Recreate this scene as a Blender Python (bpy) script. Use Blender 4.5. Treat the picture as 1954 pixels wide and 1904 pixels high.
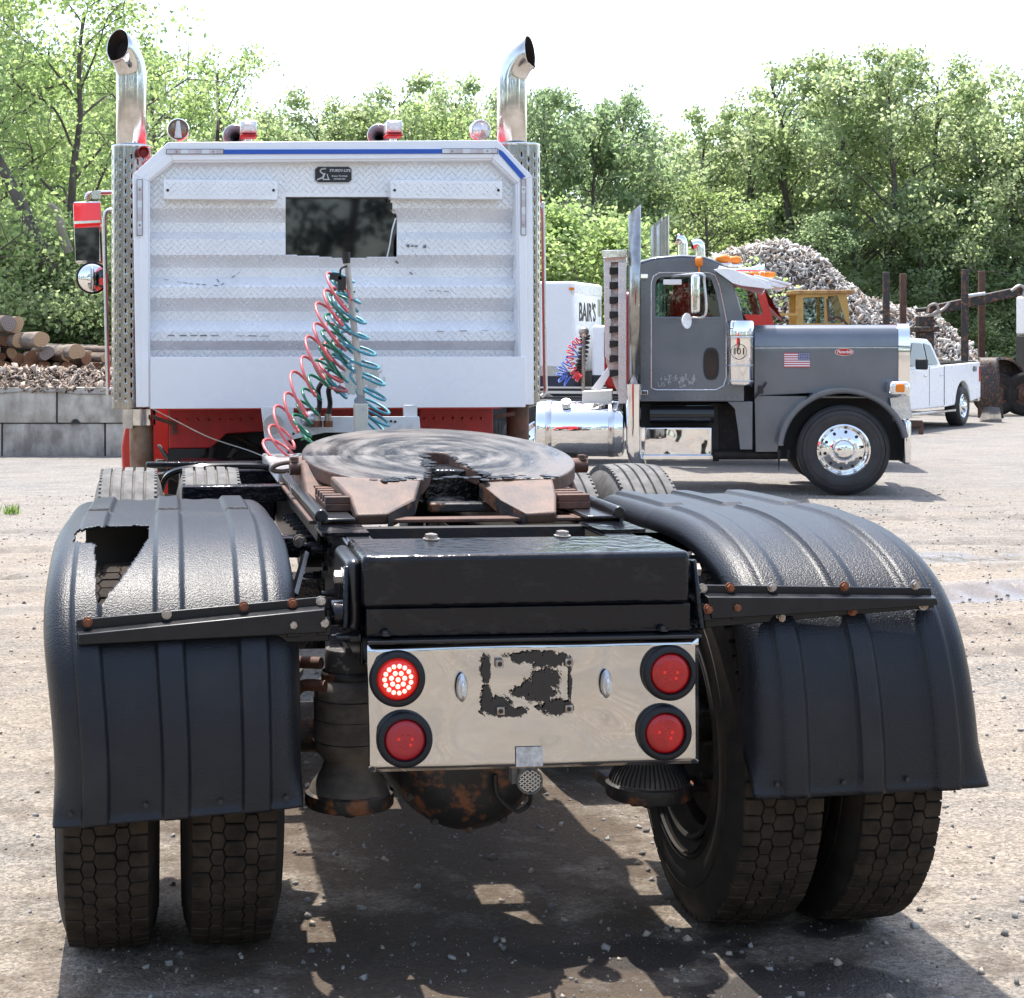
import bpy, bmesh, math, random
import numpy as np
from mathutils import Vector, Matrix
R = math.radians
scene = bpy.context.scene
for o in list(bpy.data.objects): bpy.data.objects.remove(o)
col = scene.collection

# ------------------------------------------------------------ camera, world, sun, exposure
# survey of the photograph: the tractor is measured in its own axes, whose long axis is STR times the plan units used below
STR = 1.4
CX, CY0, CZ, YAW0, F0, U00, V0 = -.8514, -3.5, 1.668, .0777, 2325., 501., 650.
CY = CY0*STR; YAW = math.atan(STR*math.tan(YAW0)); KZ = math.sin(YAW)/math.sin(YAW0)
_al = math.cos(YAW0)*math.cos(YAW)+STR*math.sin(YAW0)*math.sin(YAW); _be = math.sin(YAW0)*math.cos(YAW)-STR*math.cos(YAW0)*math.sin(YAW)
F = F0*KZ/_al; U0 = U00-F*_be/KZ        # focal length and principal point of the (cropped) photograph, 1954 px wide
cam = bpy.data.cameras.new('camera'); cam_o = bpy.data.objects.new('camera', cam); col.objects.link(cam_o)
cam_o.location = (CX, CY, CZ); cam_o.rotation_euler = (R(90), 0, -YAW)
cam.sensor_width = 36; cam.sensor_fit = 'HORIZONTAL'; cam.lens = 36*F/1954
cam.shift_x = (977-U0)/1954; cam.shift_y = -(952-V0)/1954
cam.clip_start = .05; cam.clip_end = 2000
scene.camera = cam_o
SUN_EL, SUN_AZ = R(68), R(-6)            # azimuth from +Y towards +X
w = bpy.data.worlds.new('World'); scene.world = w; w.use_nodes = True
nt = w.node_tree; bg = nt.nodes['Background']
sky = nt.nodes.new('ShaderNodeTexSky'); sky.sky_type = 'NISHITA'; sky.sun_disc = False
sky.sun_elevation = SUN_EL; sky.sun_rotation = SUN_AZ; sky.dust_density = 1.6; sky.air_density = 1.0; sky.ozone_density = .6
hs = nt.nodes.new('ShaderNodeHueSaturation'); hs.inputs['Saturation'].default_value = .8
nt.links.new(sky.outputs[0], hs.inputs['Color']); nt.links.new(hs.outputs[0], bg.inputs[0])
bg.inputs[1].default_value = .15
sl = bpy.data.lights.new('sun', 'SUN'); sl.energy = 2.8; sl.angle = R(.6); sl.color = (1, .955, .88)
so = bpy.data.objects.new('sun', sl); col.objects.link(so)
sd = Vector((math.sin(SUN_AZ)*math.cos(SUN_EL), math.cos(SUN_AZ)*math.cos(SUN_EL), math.sin(SUN_EL)))
so.rotation_euler = sd.to_track_quat('Z', 'Y').to_euler(); so.location = sd*50
scene.render.engine = 'CYCLES'
vs = scene.view_settings; vs.view_transform = 'Standard'; vs.look = 'None'; vs.exposure = 1.62; vs.gamma = 1

# ------------------------------------------------------------ survey helpers: sight lines from the photograph to real positions
def _ray(u, v, f, u0, yaw):
    a = (u-u0)/f; s, c = math.sin(yaw), math.cos(yaw)
    return Vector((a*c+s, -a*s+c, -(v-V0)/f))
def ray(u, v): return _ray(u, v, F, U0, YAW)
def ray0(u, v): return _ray(u, v, F0, U00, YAW0)
CAM = Vector((CX, CY, CZ)); CAM0 = Vector((CX, CY0, CZ))
def T(u, v, Y): d = ray0(u, v); return CAM0+d*((Y-CY0)/d.y)       # T, TX, TP: in the tractor's plan units
def TX(u, v, X): d = ray0(u, v); return CAM0+d*((X-CX)/d.x)
def TP(u, v, z): d = ray0(u, v); return CAM0+d*((z-CZ)/d.z)
def TZ(u, v, Z): return CAM+ray(u, v)*Z*KZ                        # TZ, TG: in the yard
def TG(u, v, z=0.): d = ray(u, v); return CAM+d*((z-CZ)/d.z)
class Frame:                              # a vehicle's own axes, x forward
    def __init__(s, org, rz): s.o = Vector(org); s.rz = rz; s.m = Matrix.Translation(s.o) @ Matrix.Rotation(rz, 4, 'Z'); s.i = s.m.inverted()
    def pt(s, u, v, y=0.):
        o = s.i @ CAM; d = s.i.to_3x3() @ ray(u, v)
        return o+d*((y-o.y)/d.y)

# ------------------------------------------------------------ mesh builder
class MB:
    def __init__(s): s.v = []; s.f = []; s.m = []
    def add(s, vs, fs, m=0):
        b = len(s.v); s.v += [tuple(p) for p in vs]
        s.f += [tuple(i+b for i in f) for f in fs]; s.m += [m]*len(fs); return s
    def box(s, x0, x1, y0, y1, z0, z1, m=0):
        vs = [(x, y, z) for z in (z0, z1) for y in (y0, y1) for x in (x0, x1)]
        return s.add(vs, [(0,2,3,1),(4,5,7,6),(0,1,5,4),(2,6,7,3),(0,4,6,2),(1,3,7,5)], m)
    def obox(s, c, size, mat=None, m=0):
        mat = mat or Matrix.Identity(3); c = Vector(c); hx, hy, hz = [k/2 for k in size]
        vs = [c+mat@Vector((x, y, z)) for z in (-hz, hz) for y in (-hy, hy) for x in (-hx, hx)]
        return s.add(vs, [(0,2,3,1),(4,5,7,6),(0,1,5,4),(2,6,7,3),(0,4,6,2),(1,3,7,5)], m)
    def bar(s, p, q, w, h, up=(0,0,1), m=0):
        p = Vector(p); q = Vector(q); d = (q-p); L = d.length; d.normalize()
        a = d.cross(Vector(up))
        if a.length < 1e-4: a = d.cross(Vector((1, 0, 0)))
        a.normalize(); b = a.cross(d)
        return s.obox((p+q)/2, (w, L, h), Matrix((a, d, b)).transposed(), m)
    def slab(s, front, off, m=0):         # polygon (3d points) extruded by vector off
        n = len(front); o = Vector(off); fr = [Vector(p) for p in front]; vs = fr+[p+o for p in fr]
        nrm = Vector((0, 0, 0))
        for i in range(n): nrm += fr[i].cross(fr[(i+1) % n])
        if nrm.dot(o) > 0: fs = [tuple(range(n))[::-1], tuple(range(n, 2*n))]+[(i, (i+1) % n, (i+1) % n+n, i+n) for i in range(n)]
        else: fs = [tuple(range(n)), tuple(range(n, 2*n))[::-1]]+[((i+1) % n, i, i+n, (i+1) % n+n) for i in range(n)]
        return s.add(vs, fs, m)
    def lathe(s, prof, org=(0,0,0), axis=(0,0,1), n=32, m=0, closed=False):
        ax = Vector(axis).normalized(); a = ax.orthogonal().normalized(); b = ax.cross(a); org = Vector(org)
        vs = [org+ax*h+(a*math.cos(t)+b*math.sin(t))*r for r, h in prof for t in [2*math.pi*k/n for k in range(n)]]
        fs = []; k = len(prof)
        for i in range(k if closed else k-1):
            i2 = (i+1) % k
            for j in range(n): fs.append((i*n+j, i*n+(j+1) % n, i2*n+(j+1) % n, i2*n+j))
        return s.add(vs, fs, m)
    def cyl(s, p, q, r, r2=None, n=16, m=0, cap=True):
        p = Vector(p); q = Vector(q); L = (q-p).length; r2 = r if r2 is None else r2
        pr = ([(1e-4, 0)] if cap else [])+[(r, 0), (r2, L)]+([(1e-4, L)] if cap else [])
        return s.lathe(pr, p, q-p, n, m)
    def tube(s, pts, r, n=8, m=0, closed=False, caps=True):
        P = [Vector(p) for p in pts]; k = len(P); rs = r if hasattr(r, '__len__') else [r]*k
        ts = [((P[(i+1) % k]-P[i-1]) if closed else (P[min(i+1, k-1)]-P[max(i-1, 0)])).normalized() for i in range(k)]
        a = ts[0].orthogonal().normalized(); vs = []
        for i in range(k):
            a = (a-ts[i]*a.dot(ts[i])).normalized(); b = ts[i].cross(a)
            vs += [P[i]+(a*math.cos(2*math.pi*j/n)+b*math.sin(2*math.pi*j/n))*rs[i] for j in range(n)]
        fs = [(i*n+j, i*n+(j+1) % n, ((i+1) % k)*n+(j+1) % n, ((i+1) % k)*n+j) for i in range(k if closed else k-1) for j in range(n)]
        if caps and not closed: fs += [tuple(range(n))[::-1], tuple(range((k-1)*n, k*n))]
        return s.add(vs, fs, m)
    def grid(s, fn, nu, nv, m=0, keep=None, flip=False):
        vs = [fn(i/(nu-1), j/(nv-1)) for i in range(nu) for j in range(nv)]
        fs = []
        for i in range(nu-1):
            for j in range(nv-1):
                if keep and not keep((i+.5)/(nu-1), (j+.5)/(nv-1)): continue
                q = (i*nv+j, (i+1)*nv+j, (i+1)*nv+j+1, i*nv+j+1); fs.append(q[::-1] if flip else q)
        return s.add(vs, fs, m)
    def sphere(s, c, r, n=16, k=10, m=0, sc=(1,1,1), half=False):
        c = Vector(c); vs = []; 
        for i in range(k+1):
            t = (math.pi/2 if half else math.pi)*i/k
            for j in range(n):
                p = 2*math.pi*j/n; vs.append(c+Vector((math.sin(t)*math.cos(p)*sc[0], math.sin(t)*math.sin(p)*sc[1], math.cos(t)*sc[2]))*r)
        return s.add(vs, [(i*n+j, (i+1)*n+j, (i+1)*n+(j+1) % n, i*n+(j+1) % n) for i in range(k) for j in range(n)], m)
    def hexbolt(s, p, ax, r=.011, h=.009, m=0, washer=True):
        p = Vector(p); ax = Vector(ax).normalized()
        if washer: s.cyl(p, p+ax*.003, r*1.35, n=12, m=m)
        s.cyl(p, p+ax*h, r, n=6, m=m); s.cyl(p+ax*h, p+ax*(h+.0015), r*.6, n=10, m=m); return s
    def build(s, name, mats, parent=None, smooth=38, bevel=0, seg=2, solid=0, label=None, cat=None, group=None, kind=None):
        me = bpy.data.meshes.new(name); me.from_pydata(s.v, [], s.f)
        if not isinstance(mats, (list, tuple)): mats = [mats]
        for mm in mats: me.materials.append(mm)
        me.polygons.foreach_set('material_index', s.m)
        if smooth:
            me.polygons.foreach_set('use_smooth', [True]*len(s.f)); me.update()
            me.set_sharp_from_angle(angle=R(smooth))
        me.update()
        o = bpy.data.objects.new(name, me); col.objects.link(o)
        if solid: md = o.modifiers.new('s', 'SOLIDIFY'); md.thickness = solid; md.offset = -1
        if bevel:
            md = o.modifiers.new('b', 'BEVEL'); md.width = bevel; md.segments = seg; md.limit_method = 'ANGLE'; md.angle_limit = R(40); md.harden_normals = False
        if parent: o.parent = parent
        tag(o, label, cat, group, kind); return o
def tag(o, label=None, cat=None, group=None, kind=None):
    for k, x in (('label', label), ('category', cat), ('group', group), ('kind', kind)):
        if x: o[k] = x
    return o
def empty(name, loc=(0,0,0), rz=0, label=None, cat=None, group=None, parent=None):
    o = bpy.data.objects.new(name, None); col.objects.link(o); o.location = loc; o.rotation_euler = (0, 0, rz)
    o.empty_display_size = .1; o.parent = parent
    return tag(o, label, cat, group)
def dup(o, parent=None):
    c = o.copy(); col.objects.link(c); c.parent = parent
    for ch in list(o.children): dup(ch, c)
    return c
def text_mesh(name, body, size, mat_, M, parent=None, ext=.0008, align='CENTER', shear=0, bold=0):
    cu = bpy.data.curves.new(name, 'FONT'); cu.body = body; cu.size = size; cu.extrude = ext; cu.align_x = align; cu.align_y = 'CENTER'
    cu.shear = shear; cu.offset = bold; cu.resolution_u = 3
    t = bpy.data.objects.new(name+'_c', cu); col.objects.link(t)
    dg = bpy.context.evaluated_depsgraph_get(); me = bpy.data.meshes.new_from_object(t.evaluated_get(dg))
    bpy.data.objects.remove(t); me.transform(M); me.materials.clear(); me.materials.append(mat_)
    o = bpy.data.objects.new(name, me); col.objects.link(o); o.parent = parent; return o
def face_m(p, rz=0, tilt=0):              # lettering on an upright face that looks along -y turned by rz
    return Matrix.Translation(p) @ Matrix.Rotation(rz, 4, 'Z') @ Matrix.Rotation(R(90), 4, 'X')
def catmull(pts, n=8):
    P = [Vector(p) for p in pts]; out = []
    for i in range(len(P)-1):
        a, b, c, d = P[max(i-1, 0)], P[i], P[i+1], P[min(i+2, len(P)-1)]
        for k in range(n):
            t = k/n; out.append(.5*((2*b)+(c-a)*t+(2*a-5*b+4*c-d)*t*t+(3*b-a-3*c+d)*t**3))
    return out+[P[-1]]

# ------------------------------------------------------------ materials
def mat(name, c, rough=.5, metal=0., c2=None, vs=6., vlo=.4, vhi=.65, bump=0., bs=80., rv=0., spec=.5, coat=0., emit=None, es=0., stretch=None, coord='Object', detail=5, bd=4):
    m = bpy.data.materials.new(name); m.use_nodes = True; n = m.node_tree.nodes; l = m.node_tree.links
    b = n['Principled BSDF']; b.inputs['Base Color'].default_value = (*c, 1); b.inputs['Roughness'].default_value = rough
    b.inputs['Metallic'].default_value = metal; b.inputs['Specular IOR Level'].default_value = spec; b.inputs['Coat Weight'].default_value = coat; b.inputs['Coat Roughness'].default_value = .06
    if emit: b.inputs['Emission Color'].default_value = (*emit, 1); b.inputs['Emission Strength'].default_value = es
    tc = n.new('ShaderNodeTexCoord'); src = tc.outputs[coord]
    if stretch:
        mp = n.new('ShaderNodeMapping'); mp.inputs['Scale'].default_value = stretch; l.new(src, mp.inputs[0]); src = mp.outputs[0]
    if c2 or rv:
        no = n.new('ShaderNodeTexNoise'); no.inputs['Scale'].default_value = vs; no.inputs['Detail'].default_value = detail; no.inputs['Roughness'].default_value = .62; l.new(src, no.inputs['Vector'])
        rp = n.new('ShaderNodeMapRange'); rp.inputs['From Min'].default_value = vlo; rp.inputs['From Max'].default_value = vhi; l.new(no.outputs['Fac'], rp.inputs['Value'])
        if c2:
            mx = n.new('ShaderNodeMix'); mx.data_type = 'RGBA'; mx.inputs[6].default_value = (*c, 1); mx.inputs[7].default_value = (*c2, 1)
            l.new(rp.outputs[0], mx.inputs[0]); l.new(mx.outputs[2], b.inputs['Base Color'])
        if rv:
            r2 = n.new('ShaderNodeMapRange'); r2.inputs['To Min'].default_value = rough-rv; r2.inputs['To Max'].default_value = rough+rv; l.new(rp.outputs[0], r2.inputs['Value']); l.new(r2.outputs[0], b.inputs['Roughness'])
    if bump:
        bn = n.new('ShaderNodeTexNoise'); bn.inputs['Scale'].default_value = bs; bn.inputs['Detail'].default_value = bd; l.new(src, bn.inputs['Vector'])
        bp = n.new('ShaderNodeBump'); bp.inputs['Strength'].default_value = 1; bp.inputs['Distance'].default_value = bump; l.new(bn.outputs['Fac'], bp.inputs['Height']); l.new(bp.outputs[0], b.inputs['Normal'])
    return m
def glass_mat(name, tint=(.75,.85,.8), rough=.0, dark=0.):
    m = bpy.data.materials.new(name); m.use_nodes = True; n = m.node_tree.nodes; l = m.node_tree.links
    n.remove(n['Principled BSDF']); out = n['Material Output']
    tr = n.new('ShaderNodeBsdfTransparent'); tr.inputs[0].default_value = (*tint, 1)
    gl = n.new('ShaderNodeBsdfGlossy'); gl.inputs['Roughness'].default_value = rough+.01
    fr = n.new('ShaderNodeFresnel'); fr.inputs[0].default_value = 1.5; mx = n.new('ShaderNodeMixShader')
    l.new(fr.outputs[0], mx.inputs[0]); l.new(tr.outputs[0], mx.inputs[1]); l.new(gl.outputs[0], mx.inputs[2]); l.new(mx.outputs[0], out.inputs[0]); return m
M = {}
M['fender'] = mat('black_textured_plastic', (.0065,.008,.012), .40, c2=(.020,.020,.021), vs=4, vlo=.5, vhi=.8, bump=.0020, bs=230, rv=.05, spec=.32)
M['bracket'] = mat('black_moulded_bracket', (.006,.007,.0095), .36, c2=(.012,.012,.013), vs=14, bump=.0002, bs=400, rv=.06, spec=.3)
M['frame'] = mat('black_frame_paint', (.0045,.005,.008), .22, c2=(.022,.021,.021), vs=11, vlo=.56, vhi=.78, bump=.003, bs=30, rv=.1, stretch=(1,1,1.8), spec=.32)
M['frame_worn'] = mat('black_paint_worn', (.006,.006,.008), .28, c2=(.09,.085,.08), vs=30, vlo=.62, vhi=.78, bump=.001, bs=70, stretch=(1,1,.35))
M['under'] = mat('underbody_grime', (.012,.010,.009), .75, c2=(.045,.023,.013), vs=11, vlo=.5, vhi=.72, bump=.003, bs=50)
M['rusty_black'] = mat('black_paint_over_rust', (.016,.015,.015), .55, c2=(.16,.06,.024), vs=15, vlo=.52, vhi=.62, bump=.003, bs=45)
M['rust'] = mat('rusty_steel', (.125,.052,.030), .7, c2=(.05,.028,.02), vs=13, vlo=.38, vhi=.66, bump=.002, bs=70)
M['rust_lt'] = mat('pale_rusty_steel', (.125,.070,.046), .6, c2=(.06,.038,.03), vs=9, bump=.0015, bs=90)
M['bolt_rust'] = mat('rusty_bolt', (.24,.075,.03), .6, .4, c2=(.12,.05,.03), vs=60)
M['bolt_zinc'] = mat('zinc_bolt', (.42,.40,.38), .42, .8, c2=(.25,.17,.12), vs=60)
M['bolt_blk'] = mat('black_painted_bolt', (.03,.03,.035), .3, .3)
M['rubber'] = mat('tyre_rubber', (.016,.0125,.010), .85, c2=(.050,.036,.025), vs=13, vlo=.36, vhi=.72, bump=.0016, bs=120, spec=.2)
M['rubber_side'] = mat('tyre_sidewall', (.013,.012,.0115), .72, c2=(.036,.027,.020), vs=8, vlo=.4, vhi=.75, bump=.0006, bs=90, spec=.25)
M['rubber_grey'] = mat('dusty_tyre_rubber', (.085,.083,.08), .85, c2=(.16,.15,.14), vs=16, bump=.0012, bs=150)
M['rubber_clean'] = mat('clean_tyre_rubber', (.018,.018,.019), .6, c2=(.03,.03,.03), vs=6, bump=.0004, bs=90)
M['airbag'] = mat('air_spring_rubber', (.05,.043,.038), .75, c2=(.12,.10,.082), vs=9, bump=.0006, bs=120, stretch=(1,1,1.6))
M['grommet'] = mat('black_rubber_grommet', (.010,.011,.014), .5, spec=.3)
M['red'] = mat('red_cab_paint', (.55,.012,.010), .22, coat=.6, c2=(.46,.011,.010), vs=3)
M['red_dk'] = mat('red_cab_paint_dusty', (.42,.012,.012), .38, c2=(.30,.012,.012), vs=9)
M['white'] = mat('white_enamel', (.84,.85,.87), .30, c2=(.81,.82,.84), vs=2.5, rv=.05)
M['white_dirty'] = mat('white_enamel_dirty', (.74,.74,.74), .45, c2=(.50,.46,.40), vs=13, vlo=.56, vhi=.8)
M['alu'] = mat('painted_aluminium', (.84,.85,.87), .32, .25, c2=(.77,.78,.80), vs=5, rv=.06)
M['alu_bare'] = mat('bare_aluminium', (.62,.63,.64), .34, .9, c2=(.50,.50,.51), vs=14, rv=.08)
M['chrome'] = mat('chrome', (.80,.81,.82), .06, 1., bump=.0, rv=.03, vs=7)
M['chrome_old'] = mat('weathered_chrome', (.70,.71,.72), .12, 1., c2=(.52,.50,.48), vs=9, rv=.06)
M['guard'] = mat('dull_guard_metal', (.36,.36,.35), .2, 1., c2=(.26,.25,.24), vs=9, rv=.06)
M['mirror'] = mat('mirror_glass', (.86,.87,.88), .015, 1.)
M['black'] = mat('matt_black', (.012,.012,.013), .6)
M['soot'] = mat('soot', (.010,.008,.007), .95, c2=(.035,.016,.008), vs=9)
M['blk_gloss'] = mat('gloss_black', (.010,.010,.012), .18)
M['pipe_rust'] = mat('heat_stained_pipe', (.30,.24,.18), .55, .5, c2=(.15,.07,.04), vs=6, vlo=.35, vhi=.65, bump=.0008, bs=60)
M['blue_tape'] = mat('blue_tape', (.012,.085,.42), .4)
M['refl'] = mat('reflective_tape_silver', (.52,.50,.52), .35, .2, c2=(.62,.52,.52), vs=22, vlo=.48, vhi=.52, stretch=(1,1,1))
M['hose_r'] = mat('red_air_hose', (.58,.11,.12), .42, c2=(.5,.13,.13), vs=14)
M['hose_g'] = mat('green_air_hose', (.012,.17,.10), .35)
M['hose_b'] = mat('blue_air_hose', (.06,.30,.38), .4, c2=(.08,.25,.32), vs=14)
M['faint_ink'] = mat('faded_lettering', (.26,.265,.275), .5)
M['hose_k'] = mat('black_rubber_hose', (.02,.018,.016), .6)
M['pole'] = mat('cream_painted_pole', (.50,.46,.38), .5, c2=(.36,.36,.34), vs=14)
M['lens'] = mat('red_lens', (.42,.008,.010), .16, c2=(.30,.006,.008), vs=26, bump=.0006, bs=170)
M['lens_dim'] = mat('red_lens_faded', (.33,.012,.020), .3, bump=.0004, bs=150)
M['lens_lit'] = mat('red_lens_lit', (.5,.015,.012), .2, emit=(1,.03,.02), es=.10)
M['led'] = mat('lit_led', (.9,.3,.25), .2, emit=(1,.16,.12), es=2.2)
M['amber'] = mat('amber_lens', (.75,.20,.01), .25)
M['clear_lens'] = mat('clear_lens', (.70,.72,.72), .12, .6, bump=.002, bs=60)
M['sticker_k'] = mat('black_sticker', (.012,.012,.014), .3)
M['silver_ink'] = mat('silver_ink', (.55,.55,.56), .4, .3)
M['white_ink'] = mat('white_ink', (.75,.75,.75), .5)
M['dark_glass'] = mat('dark_cab_glass', (.004,.005,.007), .03, spec=.6)
M['glass'] = glass_mat('vehicle_glass', (.62,.74,.70))
M['grey'] = mat('grey_truck_paint', (.125,.14,.165), .24, .3, coat=.8, c2=(.105,.118,.14), vs=3)
M['interior'] = mat('cab_interior', (.05,.05,.055), .7)
M['seat_grey'] = mat('seat_cloth', (.16,.19,.19), .8)
def brushed():                            # dented polished stainless of the tail panel, with the rest of a torn black sticker
    m = mat('polished_stainless', (.54,.54,.535), .06, 1., c2=(.49,.485,.475), rv=.03, vs=7, vlo=.42, vhi=.7, stretch=(1,1,3)); n = m.node_tree.nodes; l = m.node_tree.links; b = n['Principled BSDF']
    tc = n['Texture Coordinate']
    no = n.new('ShaderNodeTexNoise'); no.inputs['Scale'].default_value = 3.2; no.inputs['Detail'].default_value = .6; l.new(tc.outputs['Object'], no.inputs['Vector'])
    bp = n.new('ShaderNodeBump'); bp.inputs['Distance'].default_value = .05; bp.inputs['Strength'].default_value = 1.; l.new(no.outputs['Fac'], bp.inputs['Height']); l.new(bp.outputs[0], b.inputs['Normal'])
    return m
M['stainless'] = brushed()
def plate_grease():                       # greased, scuffed top of the fifth wheel: rings around the king pin hole
    m = mat('greased_worn_steel', (.1,.09,.08), .4, .15, bump=.004, bs=45); n = m.node_tree.nodes; l = m.node_tree.links; b = n['Principled BSDF']; tc = n['Texture Coordinate']
    mp = n.new('ShaderNodeMapping'); mp.inputs['Location'].default_value = (-FWC[0], -FWC[1], 0); l.new(tc.outputs['Object'], mp.inputs[0])
    sx = n.new('ShaderNodeSeparateXYZ'); l.new(mp.outputs[0], sx.inputs[0]); cx_ = n.new('ShaderNodeCombineXYZ'); l.new(sx.outputs[0], cx_.inputs[0]); l.new(sx.outputs[1], cx_.inputs[1])
    ln = n.new('ShaderNodeVectorMath'); ln.operation = 'LENGTH'; l.new(cx_.outputs[0], ln.inputs[0])
    at = n.new('ShaderNodeMath'); at.operation = 'ARCTAN2'; l.new(sx.outputs[1], at.inputs[0]); l.new(sx.outputs[0], at.inputs[1])
    pol = n.new('ShaderNodeCombineXYZ'); ms = n.new('ShaderNodeMath'); ms.operation = 'MULTIPLY'; ms.inputs[1].default_value = 13; l.new(ln.outputs['Value'], ms.inputs[0]); l.new(ms.outputs[0], pol.inputs[0]); l.new(at.outputs[0], pol.inputs[1])
    n1 = n.new('ShaderNodeTexNoise'); n1.inputs['Scale'].default_value = 1.15; n1.inputs['Detail'].default_value = 8; n1.inputs['Roughness'].default_value = .62; l.new(pol.outputs[0], n1.inputs['Vector'])
    cr = n.new('ShaderNodeValToRGB'); e = cr.color_ramp.elements; e[0].position = .40; e[0].color = (.004,.004,.005,1); e[1].position = .70; e[1].color = (.15,.142,.135,1)
    k = cr.color_ramp.elements.new(.5); k.color = (.036,.034,.033,1); l.new(n1.outputs['Fac'], cr.inputs[0])
    n2 = n.new('ShaderNodeTexNoise'); n2.inputs['Scale'].default_value = 5; n2.inputs['Detail'].default_value = 6; l.new(tc.outputs['Object'], n2.inputs['Vector'])
    rr = n.new('ShaderNodeMapRange'); rr.inputs['From Min'].default_value = .26; rr.inputs['From Max'].default_value = .40; l.new(ln.outputs['Value'], rr.inputs['Value'])
    mu = n.new('ShaderNodeMath'); mu.operation = 'MULTIPLY'; l.new(rr.outputs[0], mu.inputs[0]); r3 = n.new('ShaderNodeMapRange'); r3.inputs['From Min'].default_value = .42; r3.inputs['From Max'].default_value = .6; l.new(n2.outputs['Fac'], r3.inputs['Value']); l.new(r3.outputs[0], mu.inputs[1])
    mx = n.new('ShaderNodeMix'); mx.data_type = 'RGBA'; l.new(mu.outputs[0], mx.inputs[0]); l.new(cr.outputs[0], mx.inputs[6]); mx.inputs[7].default_value = (.11,.092,.08,1); l.new(mx.outputs[2], b.inputs['Base Color'])
    r4 = n.new('ShaderNodeMapRange'); r4.inputs['To Min'].default_value = .22; r4.inputs['To Max'].default_value = .62; r4.inputs['From Min'].default_value = .35; r4.inputs['From Max'].default_value = .65; l.new(n1.outputs['Fac'], r4.inputs['Value']); l.new(r4.outputs[0], b.inputs['Roughness'])
    return m
FWC = (.085, .70, 1.268)
M['grease_plate'] = plate_grease()
M['grease'] = mat('black_grease', (.006,.006,.007), .18, bump=.006, bs=40)
# ------------------------------------------------------------ ground
rng = np.random.default_rng(7); random.seed(7)
_lat = rng.random((256, 256))
def vnoise(x, y, f=1., s=0):
    x = np.asarray(x)*f+s*17.3; y = np.asarray(y)*f+s*9.7
    i = np.floor(x).astype(int); j = np.floor(y).astype(int); a = x-i; b = y-j; a = a*a*(3-2*a); b = b*b*(3-2*b)
    g = lambda p, q: _lat[p % 256, q % 256]
    return (g(i, j)*(1-a)+g(i+1, j)*a)*(1-b)+(g(i, j+1)*(1-a)+g(i+1, j+1)*a)*b-.5
def sstep(x, a, b): t = np.clip((x-a)/(b-a), 0, 1); return t*t*(3-2*t)
TRK = ((3.7, .03, 0, 0), (4.8, -.02, 1, 0), (5.7, .04, 2, 1), (6.8, .0, 3, 0), (7.6, .03, 4, 1), (8.7, -.03, 5, 0), (10.2, .02, 6, 0))
def tracks(x, y):
    m = 0*x; w_ = 0*x; side = sstep(np.abs(x-.1), 1.5, 2.2)
    for y0, k, ph, wet in TRK:
        d = np.abs(y-(y0+k*x+.18*np.sin(x*.7+ph*1.7))); b_ = (1-sstep(d, .10, .24))*side*(.6+.4*np.sign(np.sin(x*22+ph))*np.clip(1-d/.2, 0, 1)); m = np.maximum(m, b_)
        if wet: w_ = np.maximum(w_, (1-sstep(d, .15, .35))*side)
    return m, w_
def ground_z(x, y):
    x = np.asarray(x, float); y = np.asarray(y, float)
    z = .018*vnoise(x, y, .9)+.012*vnoise(x, y, 2.6, 1)+.010*vnoise(x, y, 7, 2)
    near = 1-sstep(np.hypot(x, y), 2.0, 5.)
    z = z*(1-.6*near)
    # ruts left by trucks crossing the yard, side on to the view
    rut = sstep(np.abs(x-.2), 1.7, 3.2)*sstep(y, .8, 2.2)*(1-sstep(y, 8.8, 10.6))
    yy = y*.72+.10*x+.25*vnoise(x, y, .35, 3)
    tr_, wt_ = tracks(x, y); z -= .022*tr_
    z += rut*.5*(.050*np.sin(yy*5.2)+.026*np.sin(yy*11.7+1)+.02*vnoise(x*.5, y*2.6, 2.4, 5))
    return z-.004
def axis(lo, hi, d0, d1, grow):
    mid = list(np.arange(d0, d1, .055)); a = mid[0]; st = .055; L = []
    while a > lo: st *= grow; a -= st; L.append(a)
    b = mid[-1]; st = .055; H = []
    while b < hi: st *= grow; b += st; H.append(b)
    return np.array(L[::-1]+mid+H)
gx = axis(-400, 500, -3.2, 5.5, 1.045); gy = axis(-90, 700, -1.6, 11., 1.045)
XX, YY = np.meshgrid(gx, gy, indexing='ij'); ZZ = ground_z(XX, YY)
nx, ny = XX.shape; me = bpy.data.meshes.new('ground'); me.vertices.add(nx*ny)
me.vertices.foreach_set('co', np.stack([XX, YY, ZZ], -1).ravel())
ii, jj = np.meshgrid(np.arange(nx-1), np.arange(ny-1), indexing='ij'); a = (ii*ny+jj).ravel()
q = np.stack([a, a+ny, a+ny+1, a+1], 1).ravel(); me.loops.add(len(q)); me.loops.foreach_set('vertex_index', q)
me.polygons.add(len(a)); me.polygons.foreach_set('loop_start', np.arange(len(a))*4); me.polygons.foreach_set('loop_total', np.full(len(a), 4)); me.polygons.foreach_set('use_smooth', np.ones(len(a), bool)); me.update()
_tr, _wt = tracks(XX, YY)
for an, av in (('track', _tr), ('wet', _wt)): me.attributes.new(an, 'FLOAT', 'POINT').data.foreach_set('value', np.ascontiguousarray(av, dtype=np.float32).ravel())
ground = bpy.data.objects.new('ground', me); col.objects.link(ground); tag(ground, kind='structure')
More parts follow.
